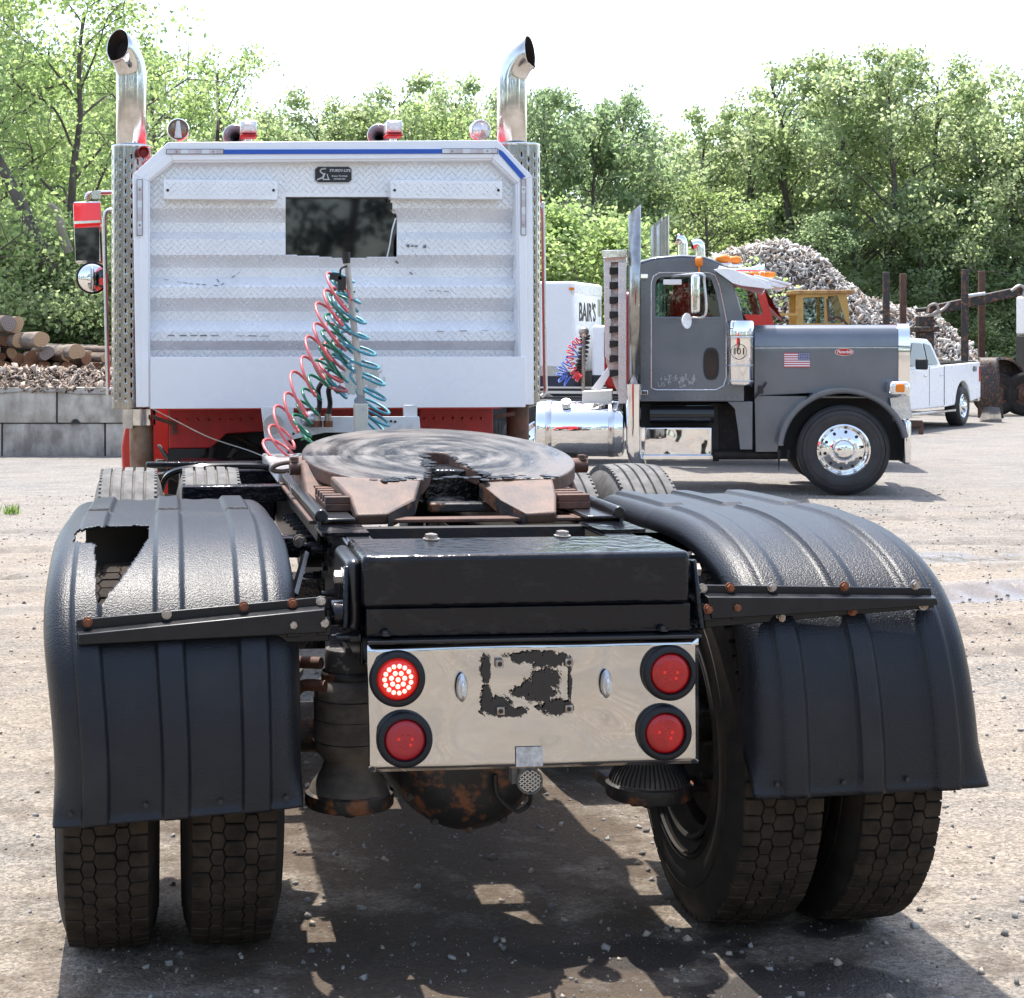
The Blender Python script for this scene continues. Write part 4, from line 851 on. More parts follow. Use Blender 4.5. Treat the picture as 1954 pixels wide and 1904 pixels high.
# --- exhaust stacks
def stack(xc, y, rp, rs, dirv, zt, zb, ztop):
    st_ = true_round(empty('exhaust_stack', parent=truck), y); d = Vector((dirv[0], dirv[1], 0)).normalized()
    pts = [Vector((xc, y, 1.9)), Vector((xc, y, ztop-.06))]; rb = .165
    for k in range(1, 13):
        t = R(58)*k/12; pts.append(Vector((xc, y, ztop-.06))+d*rb*(1-math.cos(t))+Vector((0, 0, rb*math.sin(t))))
    end = pts[-1]; tg = (pts[-1]-pts[-2]).normalized(); pts.append(end+tg*.01)
    b = MB(); b.tube(pts, rp, 32, caps=False)
    n = 32; L = len(b.v)                   # mitre the outlet so that its mouth stands nearly upright
    for i in range(L-n, L):
        p = Vector(b.v[i]); nn_ = (d+Vector((0, 0, .12))).normalized(); k = (end+tg*.03-p).dot(nn_)/tg.dot(nn_); b.v[i] = tuple(p+tg*k)
    o = b.build('outlet_pipe', M['chrome_old'], st_, 60, solid=.004)
    b = MB(); rim = [Vector(b_) for b_ in o.data.vertices[L-n].co for _ in ()] or [o.data.vertices[i].co.copy() for i in range(L-n, L)]
    c_ = sum(rim, Vector())/n; b.add([p+(c_-p)*.07 for p in rim]+[p-tg*.07+(c_-p)*.12 for p in rim]+[p-tg*.07+(c_-p)*.99 for p in rim], [(i, (i+1) % n, n+(i+1) % n, n+i) for i in range(n)]+[(n+i, n+(i+1) % n, 2*n+(i+1) % n, 2*n+i) for i in range(n)])
    b.build('soot_lining', M['soot'], st_, 60)
    # perforated guard: real slots
    nc, nr = 100, 160; xs_ = xc; gx0 = .022
    def gf(a_, b_): t = 2*math.pi*a_; return (xs_+(gx0 if rs > .1 else 0)+rs*math.cos(t), y+rs*math.sin(t), zt+(zb-zt)*b_)
    def keep(a_, b_):
        i = int(a_*nc); j = int(b_*nr)
        if j < 6 or j > nr-6 or i % 5: return True
        return (j+(3 if (i//5) % 2 else 0)) % 6 < 3
    b = MB(); b.grid(gf, nc+1, nr+1, keep=keep); b.build('heat_guard', M['guard'], st_, 60, solid=.003)
    b = MB(); b.cyl((xc, y, zb+.02), (xc, y, zt-.02), rs*.80, n=28); b.build('muffler', M['under'], st_)
    b = MB(); b.lathe([(rs+.003, zt-.012), (rs+.005, zt-.006), (rs+.003, zt+.001), (rs-.006, zt+.001)], (xc+(.022 if rs > .1 else 0), y, 0), (0, 0, 1), 40); b.lathe([(rs+.003, zb+.05), (rs+.003, zb), (rs-.008, zb)], (xc+(.022 if rs > .1 else 0), y, 0), (0, 0, 1), 40); b.build('guard_band', M['chrome_old'], st_, 50)
    return st_
sL = stack(-1.037, 2.80, .078, .098, (-.67, -.74), 2.672, 1.318, 3.08); sR = stack(.968+.0, 2.84, .080, .126, (.85, -.53), 2.71, 1.345, 3.10)
b = MB(); b.tube(catmull([(-.985, 2.8, 1.33), (-.985, 2.8, 1.1), (-.975, 2.8, .95), (-.93, 2.8, .84), (-.8, 2.85, .80)], 6), .062, 20); b.lathe([(.066, .99), (.069, .996), (.066, 1.0)], (-.98, 2.8, 0), (0, 0, 1), 24); b.build('down_pipe', M['pipe_rust'], sL, 60)
b = MB(); b.cyl((-.99, 2.79, 1.235), (-.99, 2.79, 1.318), .078, n=24); b.box(-1.08, -1.03, 2.72, 2.78, 1.22, 1.33); b.build('pipe_clamp', M['chrome_old'], sL, 50)
b = MB(); b.bar((-.93, 2.72, 1.28), (-.82, 2.72, 1.24), .012, .02); b.bar((-.82, 2.72, 1.25), (-.815, 2.72, 1.19), .03, .02); b.build('pipe_bracket', M['rust'], sL)
b = MB(); b.cyl((1.0, 2.84, .9), (1.0, 2.84, 1.35), .06, n=20); b.build('down_pipe', M['rust'], sR, 50)
b = MB(); b.bar((.85, 2.72, 1.27), (.96, 2.72, 1.285), .012, .02); b.build('pipe_bracket', M['rust'], sR)
# --- mirrors, grab rails, roof lamps, horns, aerial
mr = empty('side_mirror', parent=truck)
q = [T(u, v, 3.38) for u, v in ((139, 384), (192, 382), (197, 560), (144, 502))]; q[2] = T(196, 502, 3.38)
b = MB(); b.slab(q, (0, .05, 0)); b.build('mirror_housing', M['chrome_old'], mr, 40, bevel=.012, seg=3)
ctr = sum(q, Vector())/4; b = MB()
g4 = [ctr+(p-ctr)*.93+Vector((0, -.003, 0)) for p in q]
for p in g4: p.y -= (p.x-ctr.x)*-.0; p.y -= .02-(p.x-ctr.x)*.36
b.slab(g4, (0, .002, 0)); b.build('mirror_glass', M['mirror'], mr)
b = MB(); c_ = T(176, 530, 3.34); b.lathe([(.0001, .02), (.03, .0192), (.06, .015), (.083, .006), (.087, .0)], c_, (.12, -1, .02), 36); b.build('convex_mirror', M['mirror'], mr, 80)
b = MB(); b.lathe([(.084, .008), (.090, .006), (.090, -.01), (.06, -.03), (.0001, -.035)], c_, (.12, -1, .02), 36); b.build('mirror_rim', M['blk_gloss'], mr, 60)
b = MB(); b.tube(catmull([T(165, 380, 3.40), T(168, 370, 3.40), T(180, 367, 3.42), T(213, 366, 3.45)], 6), .013, 10); b.obox(T(184, 371, 3.41), (.05, .03, .045)); b.build('mirror_arm', M['chrome_old'], mr)
def grab(pts, y): b = MB(); b.tube(catmull([T(u, v, y) for u, v in pts], 6), .012, 10); return b.build('grab_rail', M['alu_bare'], truck, 60)
grab(((218, 400), (206, 401), (200, 412), (200, 460), (206, 730), (209, 742), (222, 747)), 3.15); grab(((1026, 390), (1033, 396), (1036, 410), (1040, 700), (1041, 745), (1032, 757)), 3.15)
b = MB(); b.box(T(1028, 375, 3.3).x, T(1031, 375, 3.3).x, 3.28, 3.31, T(1030, 385, 3.3).z, T(1030, 372, 3.3).z); b.build('marker_lamp', M['red'], truck)
def lamp(u, v, r_, glassm, y=3.0):
    c_ = T(u, v, y); b = MB(); b.lathe([(r_*.80, .0), (r_*.92, -.01), (r_, .0), (r_*1.0, .03), (r_*.8, .08), (r_*.4, .11), (.0001, .115)], c_, (0, 1, 0), 32); b.cyl(c_+Vector((0, .05, -r_)), c_+Vector((0, .05, -r_-.06)), .015, n=10); o = b.build('roof_lamp', M['chrome'], truck, 60)
    b = MB(); b.lathe([(r_*.82, .0), (r_*.5, -.008), (.0001, -.011)], c_, (0, 1, 0), 28); b.build('lens', glassm, o, 60)
    return o, c_
o, c_ = lamp(340, 246, .060, mat('brown_reflector', (.20,.16,.12), .25, .7)); b = MB(); b.slab([c_+Vector((-.008, -.012, .045)), c_+Vector((.008, -.012, .045)), c_+Vector((.02, -.012, -.045)), c_+Vector((-.02, -.012, -.045))], (0, .004, 0)); b.build('reflector_post', M['alu_bare'], o)
lamp(917, 247, .058, M['clear_lens'])
for u, v in ((474, 244), (750, 243)):
    c_ = T(u, v, 2.95); b = MB(); b.obox(c_, (.088, .09, .072)); o = b.build('strobe_lamp', M['alu_bare'], truck, 40, bevel=.012, seg=3)
    b = MB(); b.obox(c_+Vector((0, -.045, 0)), (.058, .006, .045)); b.build('lens', M['clear_lens'], o, 40, bevel=.006)
    b = MB(); b.obox(c_+Vector((0, 0, -.043)), (.092, .10, .014)); b.build('lamp_base', M['red_dk'], o, 40, bevel=.008)
    b = MB(); b.cyl(c_+Vector((0, 0, -.06)), c_+Vector((0, 0, -.1)), .02, n=10); b.build('lamp_foot', M['chrome'], o)
    c2 = T(u-28, v+13, 3.05); b = MB(); b.lathe([(.058, 0), (.062, .004), (.055, .012), (.03, .03), (.02, .1), (.0001, .3)], c2, (.25, 1, 0), 28); b.build('air_horn', M['alu_bare'], truck, 60)
b = MB(); p = T(415, 268, 3.0); b.cyl(p, p+Vector((0, 0, .06)), .012, .009, n=10); o = b.build('aerial', M['black'], truck); b = MB(); b.cyl(p+Vector((0, 0, .06)), p+Vector((0, 0, .11)), .008, .004, n=8); b.build('aerial_spring', M['rust_lt'], o); b = MB(); b.cyl(p+Vector((0, 0, .11)), p+Vector((-.012, 0, .42)), .0022, .0015, n=6); b.build('aerial_rod', M['bolt_zinc'], o)
p = T(274, 289, 2.7); b = MB(); b.lathe([(.028, -.02), (.03, 0), (.024, .0), (.018, .02), (.0001, .02)], p, (0, 1, 0), 16); b.build('horn_bell', M['red_dk'], truck)
# --- hose pole, manifold plate and coiled air lines
b = MB(); P0, P1 = T(661, 490, 1.9), T(692, 775, 1.9); b.tube([P0, P0.lerp(P1, .5), P1], [.014, .015, .016], 12); pole = b.build('hose_pole', M['pole'], truck)
b = MB(); b.cyl(T(659.5, 481, 1.9), T(661.5, 502, 1.9), .021, .0165, n=14); b.build('pole_cap', M['black'], pole)
pb0, pb1 = T(676, 770, 1.9), T(701, 830, 1.9); b = MB(); b.box(pb0.x, pb1.x, 1.87, 1.93, pb1.z-.1, pb0.z); b.build('pole_base', mat('cream_pole_base', (.55,.53,.44), .5, c2=(.36,.42,.46), vs=22, vlo=.5, vhi=.7), pole, 40, bevel=.005)
b = MB(); b.lathe([(.026, 0), (.018, .035), (.0165, .04)], ((pb0.x+pb1.x)/2, 1.9, pb0.z), (0, 0, 1), 8); b.build('pole_collar', mat('grey_collar', (.22,.22,.22), .5, .3), pole)
b = MB(); b.tube(catmull([T(662, 507, 1.88), T(651, 512, 1.88), T(648, 524, 1.88), T(640, 530, 1.87), T(655, 545, 1.87)], 6), .005, 6); b.obox(T(640, 527, 1.87), (.05, .03, .03)); b.obox(T(652, 540, 1.87), (.035, .03, .06)); b.build('hose_clip', M['hose_k'], pole)
def coil(pts, rad_, turns, r, m_, y=1.88, ph=0., tail=None, squash=.55, fade=True, nper=18):
    ctr_ = catmull([T(u, v, y+dy) if True else 0 for u, v, dy in [(q[0], q[1], q[2] if len(q) > 2 else 0) for q in pts]], 24); n = int(turns*nper); out = []
    for k in range(n+1):
        t = k/n*(len(ctr_)-1); i = min(int(t), len(ctr_)-2); c_ = ctr_[i].lerp(ctr_[i+1], t-i); tg = (ctr_[i+1]-ctr_[i]).normalized()
        side = Vector((0, 1, 0)); nr = tg.cross(side).normalized(); a_ = 2*math.pi*turns*k/n+ph
        rr = rad_*(1+.12*math.sin(3.1*a_/6.28+ph)) 
        out.append(c_+nr*math.cos(a_)*rr+side*math.sin(a_)*rr+tg*math.cos(a_+.6)*rr*squash)
    if tail: out += [T(*q) for q in tail]
    b = MB(); b.tube(out, r, 8); return b.build('air_hose', m_, truck, 80)
coil([(650, 545), (634, 590), (616, 650), (592, 710), (562, 775), (536, 830), (534, 876)], .062, 12.5, .0085, M['hose_r'], 1.86, 0., squash=.5, label='x') if False else None
h1 = coil([(650, 545), (634, 590), (616, 650), (592, 710), (562, 775), (538, 830), (534, 876)], .068, 11, .0066, M['hose_r'], 1.84, 0., squash=.75)
h2 = coil([(655, 560), (648, 610), (640, 660), (632, 710), (636, 740)], .055, 6, .0066, M['hose_r'], 2.02, 1., squash=.6)
h3 = coil([(655, 540), (640, 610), (628, 670), (606, 730), (585, 780), (572, 822)], .050, 10, .0066, M['hose_g'], 1.93, 2., [(585, 838, 1.9), (640, 872, 1.7)], .5)
h4 = coil([(660, 550), (656, 640), (645, 690), (630, 735)], .046, 5, .0066, M['hose_g'], 2.06, .5, squash=.6)
h5 = coil([(658, 535), (664, 600), (680, 660), (698, 710), (708, 760), (714, 800), (712, 826)], .066, 11, .0066, M['hose_b'], 1.95, .8, squash=.8)
h6 = coil([(664, 560), (662, 620), (655, 670), (648, 710), (640, 745)], .052, 6, .0066, M['hose_b'], 2.10, 2.2, squash=.7)
for o, l_ in ((h1, 'faded red coiled air hose'), (h2, 'second red air hose coil hanging behind'), (h3, 'green coiled air hose'), (h4, 'second green air hose coil hanging behind'), (h5, 'blue coiled air hose beside the pole'), (h6, 'second blue air hose coil hanging behind')): o['label'] = l_
man = empty('manifold_plate', parent=truck)
b = MB(); b.slab([T(u, v, 2.2) for u, v in ((498, 776), (560, 776), (560, 795), (800, 795), (803, 826), (620, 826), (545, 842), (545, 895), (512, 895))], (0, .008, 0)); b.build('plate', M['white_dirty'], man, 40, bevel=.002)
b = MB(); p0, p1 = T(773, 774, 2.2), T(797, 797, 2.2); b.box(p0.x, p1.x, 2.21, 2.25, p1.z, p0.z); b.build('plate_strut', M['white_dirty'], man); b = MB(); p0, p1 = T(512, 838, 2.18), T(547, 893, 2.18); b.box(p0.x, p1.x, 2.14, 2.19, p1.z, p0.z); b.build('plate_strut', M['white_dirty'], man)
for u in (606, 626):
    b = MB(); b.cyl(T(u, 812, 2.16), T(u, 790, 2.16), .016, n=12); b.cyl(T(u, 815, 2.16), T(u, 803, 2.16), .022, n=6, m=1); b.tube(catmull([T(u, 792, 2.16), T(u+4, 770, 2.15), T(u+1, 745, 2.1), T(u+8, 730, 2.08)], 6), .012, 8, m=2); b.build('hose_fitting', [M['bolt_zinc'], M['bolt_rust'], M['hose_k']], man, 50)
b = MB(); b.lathe([(.0001, -.03), (.045, -.028), (.048, 0), (.02, .0), (.0001, .0)], T(521, 809, 2.18), (0, 1, 0), 20); b.build('glad_hand', M['pole'], man, 50)
b = MB(); b.sphere(T(592, 800, 2.17), .05, 16, 8, sc=(1, .5, .8)); b.build('coupling', M['alu_bare'], man, 60)
for u, v in ((746, 804), (754, 805), (620, 829), (516, 825), (560, 828)): b = MB(); c_ = T(u, v, 2.198); b.cyl(c_, c_+Vector((0, -.002, 0)), .006, n=10); b.build('bolt_hole', M['black'], man)
b = MB(); b.tube(catmull([T(285, 777, 2.6), T(330, 800, 2.6), T(400, 835, 2.5), T(480, 862, 2.4), T(520, 880, 2.2)], 8), .003, 5); b.build('stray_wire', M['pole'], truck)
b = MB(); b.tube(catmull([T(575, 840, 2.1), T(590, 838, 2.0), T(600, 860, 1.9)], 8), .005, 6); b.tube([T(588, 850, 2.2), T(607, 895, 2.1)], .012, 8); b.build('green_line', mat('bright_green_tube', (.05,.22,.03), .5), truck)
# ------------------------------------------------------------ grey conventional tractor parked across the yard
def alu_wheel(parent, x, y, z, r, side=-1, w_=.26, rr=.56, nh=10, mt=None, name='wheel', rimm=None):
    # a wheel whose outer face looks along local y*side; r tyre radius, rr rim radius ratio
    b = MB(); s = side; q = r*rr; rm = M['chrome'] if rimm is None else rimm
    b.lathe([(q, -.01), (q*1.03, .004), (q*.97, .010), (q*.93, -.004), (q*.91, -.03), (q*.86, -.038), (q*.60, -.010), (q*.56, -.002), (q*.42, .004), (q*.40, .03), (q*.34, .05), (q*.18, .06), (.0001, .062)], (0, 0, 0), (0, s, 0), 48)
    wh = b.build(name, rm, parent, 40); wh.location = (x, y, z)
    b = MB(); b.lathe([(q*.98, -.01), (q*1.06, .006), (r*.72, .018), (r*.86, .014), (r*.93, .002), (r*.965, -.012), (r, -.03), (r, -w_+.03), (r*.95, -w_+.01), (r*.7, -w_), (q*.98, -w_+.02)], (0, 0, 0), (0, s, 0), 64)
    for k_ in (.80, .9): b.lathe([(r*k_-.004, .012), (r*k_, .019), (r*k_+.004, .012)], (0, 0, 0), (0, s, 0), 48)
    b.build('tyre', mt or M['rubber_clean'], wh, 40)
    for k in range(nh):
        t = 2*math.pi*(k+.3)/nh; rr_ = q*.73; b = MB(); c_ = Vector((rr_*math.cos(t), s*(-.0195), rr_*math.sin(t))); b.cyl(c_, c_+Vector((0, s*.006, 0)), q*.062, n=14); b.build('hand_hole', M['black'], wh)
        t = 2*math.pi*(k+.8)/nh; rr_ = q*.505; c_ = Vector((rr_*math.cos(t), s*.0, rr_*math.sin(t))); b = MB(); b.cyl(c_, c_+Vector((0, s*.012, 0)), q*.062, n=6); b.cyl(c_+Vector((0, s*.012, 0)), c_+Vector((0, s*.035, 0)), q*.045, q*.03, n=10); b.build('wheel_nut', rm, wh, 40)
    return wh
gp = TG(1605, 945); GT = Frame(gp, -(YAW+.165))
grey = empty('semi_truck', gp, -(YAW+.165), 'grey semi tractor with chrome stack and tank parked side on across the yard', 'semi truck')
g = lambda u, v, y=0.: GT.pt(u, v, y)
def gslab(name, px, y0, y1, m_, bevel=.0, seg=2, par=grey, smooth=40, fr=GT):
    b = MB(); q = [fr.pt(u, v, y0) for u, v in px]; b.slab(q, (0, y1-y0, 0)); return b.build(name, m_, par, smooth, bevel=bevel, seg=seg)
def shell(name, fr, outline, holes, y0, y1, m_, par, bevel=0):       # upright side panel with real window openings
    bm = bmesh.new(); loops = [outline]+holes; es = []
    for L in loops:
        vs_ = [bm.verts.new(fr.pt(u, v, y0)) for u, v in L]
        for i in range(len(vs_)): es.append(bm.edges.new((vs_[i], vs_[(i+1) % len(vs_)])))
    bmesh.ops.triangle_fill(bm, edges=es, use_beauty=True, use_dissolve=False)
    r_ = bmesh.ops.extrude_face_region(bm, geom=bm.faces[:]); bmesh.ops.translate(bm, verts=[v for v in r_['geom'] if isinstance(v, bmesh.types.BMVert)], vec=(0, y1-y0, 0)); bmesh.ops.recalc_face_normals(bm, faces=bm.faces[:])
    me = bpy.data.meshes.new(name); bm.to_mesh(me); bm.free(); me.materials.append(m_); o = bpy.data.objects.new(name, me); col.objects.link(o); o.parent = par
    if bevel: md = o.modifiers.new('b', 'BEVEL'); md.width = bevel; md.segments = 2; md.limit_method = 'ANGLE'; md.angle_limit = R(60)
    return o
# cab
cabo = [(1216, 766), (1216, 512), (1222, 503), (1250, 495), (1300, 491), (1345, 494), (1375, 505), (1392, 525), (1401, 545), (1414, 590), (1420, 617), (1420, 766)]
winp = [(1251, 604), (1251, 545), (1254, 534), (1262, 529), (1350, 529), (1358, 534), (1366, 560), (1374, 604)]
shell('cab_side', GT, cabo, [winp], .10, .17, M['grey'], grey, .012)
cab_in = [(1218, 766), (1218, 512), (1224, 504), (1252, 497), (1300, 493), (1344, 496), (1373, 507), (1389, 527)]
b = MB()
def roofst(pts, y0, y1, flip=False):
    n = len(pts); A = [g(u, v, .10) for u, v in pts]; k = 9; vs_ = []
    for j in range(k):
        t = j/(k-1); y = y0+(y1-y0)*t; rise = .05*math.sin(t*math.pi); 
        for p in A: vs_.append((p.x, y, p.z+(rise if p.z > 2.3 else 0)))
    b.add(vs_, [(j*n+i, (j+1)*n+i, (j+1)*n+i+1, j*n+i+1) for j in range(k-1) for i in range(n-1)])
roofst([(1216, 766), (1216, 512), (1222, 503), (1250, 495), (1300, 491), (1345, 494), (1375, 505), (1392, 525)], .11, 1.95); b.build('cab_roof', M['grey'], grey, 45, solid=.02)
A0 = g(1420, 617, .1); A1 = g(1420, 766, .1); b = MB(); b.box(A0.x-.03, A0.x, .17, 1.9, A1.z, A0.z-.01); b.build('cab_front', M['grey'], grey)
o = shell('cab_side', GT, cabo, [winp], .10, .17, M['grey'], grey, .012); o.location = (0, 1.80, 0)
gslab('side_window', winp, .135, .139, M['glass']); o = gslab('side_window', winp, .135, .139, M['glass']); o.location = (0, 1.8, 0)
b = MB(); W0, W1 = g(1397, 540, .12), g(1419, 612, .12); b.slab([(W0.x, .2, W0.z), (W0.x, 1.88, W0.z), (W1.x, 1.88, W1.z), (W1.x, .2, W1.z)], (-.01, 0, -.002)); b.build('windshield', M['glass'], grey)
b = MB(); b.bar((W0.x+.02, 1.04, W0.z), (W1.x+.02, 1.04, W1.z), .05, .02, (1, 0, 0)); b.bar((W1.x+.04, .5, W1.z+.02), (W1.x-.05, 1.0, W1.z+.22), .02, .02); b.build('wiper', M['black'], grey)
b = MB(); s0 = g(1275, 700, .5); b.box(s0.x-.28, s0.x+.20, .45, .95, s0.z-.2, s0.z+.25); b.box(s0.x-.28, s0.x-.14, .45, .95, s0.z+.25, s0.z+.95); b.build('seat', M['seat_grey'], grey, 40, bevel=.05, seg=3)
b = MB(); s1 = g(1390, 640, .5); b.box(s1.x-.1, s1.x+.2, .2, 1.85, s1.z-.5, s1.z+.05); b.build('dashboard', M['interior'], grey); b = MB(); b.lathe([(.2, -.012), (.212, 0), (.2, .012), (.188, 0)], (s1.x-.18, .55, s1.z+.1), (.7, 0, .7), 28, closed=True); b.build('steering_wheel', M['interior'], grey)
# door outline, hinges, peep window, rivets
ring = [(1243, 740), (1243, 540), (1247, 527), (1258, 520), (1352, 520), (1365, 525), (1373, 545), (1386, 610), (1386, 720), (1381, 736), (1366, 744), (1252, 744)]
b = MB(); b.tube([g(u, v, .097) for u, v in ring], .009, 6, closed=True); b.build('door_seam', M['alu_bare'], grey, 60)
b = MB(); b.bar(g(1245, 608, .095), g(1386, 608, .095), .01, .008, (0, 1, 0)); b.build('door_moulding', M['grey'], grey)
pw = [(1357+15*math.copysign(abs(math.cos(t))**.8, math.cos(t)), 694+31*math.copysign(abs(math.sin(t))**.6, math.sin(t))) for t in [2*math.pi*k/24 for k in range(24)]]
o = gslab('peep_window', pw, .088, .1, M['black']); gslab('pane', [(1357+(u-1357)*.7, 694+(v-694)*.84) for u, v in pw], .085, .09, mat('tinted_pane', (.015,.006,.008), .05), par=o)
for v in (527, 749): b = MB(); b.obox(g(1229, v, .09), (.085, .03, .05)); b.build('door_hinge', M['chrome'], grey, 40, bevel=.006)
rl = [[(1220+k*11, 758) for k in range(18)], [(1230, 535+k*17) for k in range(12)], [(1245+k*9, 615) for k in range(15)], [(1440+k*10, 666) for k in range(26)], [(1434, 625+k*14) for k in range(9)], [(1472, 690+k*8) for k in range(14)]]
b = MB()
for L in rl:
    for u, v in L: b.sphere(g(u, v, .098 if u < 1425 else .245), .009, 6, 4, sc=(1, .6, 1))
b.build('rivets', M['grey'], grey, 60, kind='stuff')
text_mesh('door_lettering', 'US', .075, M['faint_ink'], face_m(g(1262, 733.5, .0965)), grey, .001)
b = MB()
b.grid(lambda a_, c_: g(1260+70*a_, 712+28*c_, .0968), 50, 20, keep=lambda a_, c_: float(vnoise(a_*22, c_*4, 1, 2))+float(vnoise(a_*50, c_*12, 1, 7))*.8-abs(c_-.45)*.9 > .02 and (c_ < .5 or a_ > .2), flip=True); b.build('lettering_traces', M['faint_ink'], grey)
# hood, grille, fender
hz0, hz1 = g(1440, 620, .22), g(1714, 760, .22); b = MB(); hx0, hx1 = hz0.x, hz1.x; zt = hz0.z; zb = hz1.z
sec = [(.24, zb), (.22, zt-.30), (.225, zt-.14), (.26, zt-.05), (.34, zt), (1.7, zt), (1.78, zt-.05), (1.815, zt-.14), (1.82, zt-.3), (1.80, zb)]
b.add([(x, y, z) for x in (hx0, hx1) for y, z in sec], [(i, 10+i, 11+i, i+1) for i in range(9)]+[tuple(range(10)), tuple(range(19, 9, -1))]); b.build('hood', M['grey'], grey, 50)
b = MB(); b.bar((hx0, .216, g(1500, 664, .22).z), (hx1, .216, g(1500, 663, .22).z), .008, .012, (0, 1, 0)); b.build('hood_moulding', M['alu_bare'], grey)
b = MB(); gx_ = g(1737, 700, .2).x; sec2 = [(y+(.0 if y > 1 else -.012)+(.012 if y > 1 else 0), z+(.012 if z > zt-.1 else 0)) for y, z in sec]
b.add([(x, y, z) for x in (hx1+.002, gx_) for y, z in sec2], [(i, 10+i, 11+i, i+1) for i in range(9)]+[tuple(range(10)), tuple(range(19, 9, -1))]); b.build('grille_shell', M['chrome'], grey, 50)
for k in range(14): b = MB(); b.bar((gx_+.004, .40+k*.09, zb-.1), (gx_+.004, .40+k*.09, zt-.1), .03, .012, (1, 0, 0)); b.build('grille_bar', M['alu_bare'], grey)
wc = (1610, 858)                           # wheel centre in the photo
arch = [(wc[0]+126*math.cos(t)*(1.0), wc[1]-117*math.sin(t)) for t in [R(12+(176-12)*k/28) for k in range(29)]]
archi = [(wc[0]+115*math.cos(t), wc[1]-107*math.sin(t)) for t in [R(12+(176-12)*k/28) for k in range(29)]]
b = MB(); n = 29; A = [g(u, v, -.05) for u, v in arch]; B = [g(u, v, -.05) for u, v in archi]
vs_ = [(p.x, -.072, p.z) for p in A]+[(p.x, -.05, p.z) for p in B]+[(p.x, .30, p.z+.01) for p in A]+[(p.x, .02, p.z) for p in B]
mid = [((p.x+q.x)/2, -.075, (p.z+q.z)/2) for p, q in zip(A, B)]; vs_ += mid
b.add(vs_, [(i, i+1, 4*n+i+1, 4*n+i) for i in range(n-1)]+[(4*n+i, 4*n+i+1, n+i+1, n+i) for i in range(n-1)]+[(i+1, i, 2*n+i, 2*n+i+1) for i in range(n-1)]+[(n+i, n+i+1, 3*n+i+1, 3*n+i) for i in range(n-1)]); b.build('front_fender', M['grey'], grey, 60)
side = [(1440, 755), (1714, 755), (1722, 800)]+[(u, v) for u, v in arch[1:-1]]+[(1484, 862), (1442, 862)]
gslab('fender_side', side, .20, .24, M['grey'], .004)
gslab('cowl_panel', [(1388, 766), (1436, 766), (1436, 858), (1412, 858), (1408, 820), (1402, 780)], .12, .18, M['grey'], .006)
b = MB(); p0, p1 = g(1485, 860, .3), g(1722, 760, .3); b.box(p0.x, p1.x, .42, 1.6, p0.z-.1, p1.z); b.build('inner_arch', M['black'], grey)
wheelc = g(1610, 858.5, 0); alu_wheel(grey, wheelc.x, 0., .487, .487, -1); o = alu_wheel(grey, wheelc.x, 2.0, .487, .487, 1)
b = MB(); p0, p1 = g(1724, 802, .0), g(1738, 886, .0); b.box(p0.x, p1.x, -.05, 2.1, p1.z, p0.z); b.build('bumper', M['chrome'], grey, 40, bevel=.03, seg=3)
b = MB(); c_ = g(1748, 808, .3); b.obox(c_, (.14, .06, .07)); b.obox(c_+Vector((.05, 0, -.06)), (.05, .05, .12)); b.build('tow_hook', M['rust'], grey, 40, bevel=.01)
b = MB(); c_ = g(1714, 741, -.02); b.obox(c_, (.22, .24, .16)); o = b.build('headlight', M['chrome'], grey, 40, bevel=.05, seg=3)
b = MB(); b.obox(g(1718, 740, -.15), (.09, .03, .09)); b.build('lamp_lens', M['amber'], o, 40, bevel=.012); b = MB(); b.obox(g(1704, 741, -.15), (.02, .02, .10)); b.build('side_lamp', M['clear_lens'], o, 40, bevel=.006)
b = MB(); b.bar(g(1716, 757, .1), g(1722, 800, .1), .05, .2); b.build('lamp_bracket', M['alu_bare'], grey)
gslab('firewall', [(1395, 625), (1450, 625), (1450, 866), (1395, 866)], .5, .56, M['black'])
# flag decal and maker's oval
y = .216; fl_ = gslab('flag_decal', [(1496, 673), (1545, 673), (1546, 701), (1496, 701)], y, y+.002, mat('flag_red', (.45,.03,.05), .4))
for k in range(6): v0 = 673+28/13*(2*k+1); gslab('white_stripe', [(1496.5, v0), (1545.5, v0), (1545.5, v0+28/13), (1496.5, v0+28/13)], y-.0015, y-.0005, M['white_ink'], par=fl_)
gslab('canton', [(1523, 673), (1545.2, 673), (1545.2, 688), (1523, 688)], y-.0035, y-.002, mat('flag_blue', (.04,.05,.16), .4), par=fl_)
b = MB()
for r_ in range(5):
    for k in range(6):
        c_ = g(1525.2+k*3.6, 674.8+r_*2.85, y-.0040); pts = []
        for q_ in range(10): t = math.pi/2+q_*math.pi/5; rr = .0065 if q_ % 2 == 0 else .0028; pts.append(c_+Vector((rr*math.cos(t), 0, rr*math.sin(t))))
        b.add(pts+[c_], [(10, (q_+1) % 10, q_) for q_ in range(10)])
b.build('stars', M['white_ink'], fl_, kind='stuff')
ov = lambda a_, c_: [(1611+a_*math.cos(t), 671.5+c_*math.sin(t)) for t in [2*math.pi*k/32 for k in range(32)]]
em = gslab('emblem', ov(18, 7.3), y-.001, y+.01, M['chrome']); gslab('emblem_face', ov(16.8, 6.3), y-.003, y, mat('emblem_red', (.45,.01,.015), .25), par=em)
text_mesh('emblem_script', 'Peterbilt', .046, M['white_ink'], face_m(g(1611, 671.5, y-.0045)), em, .0005, shear=.35, bold=.0008)
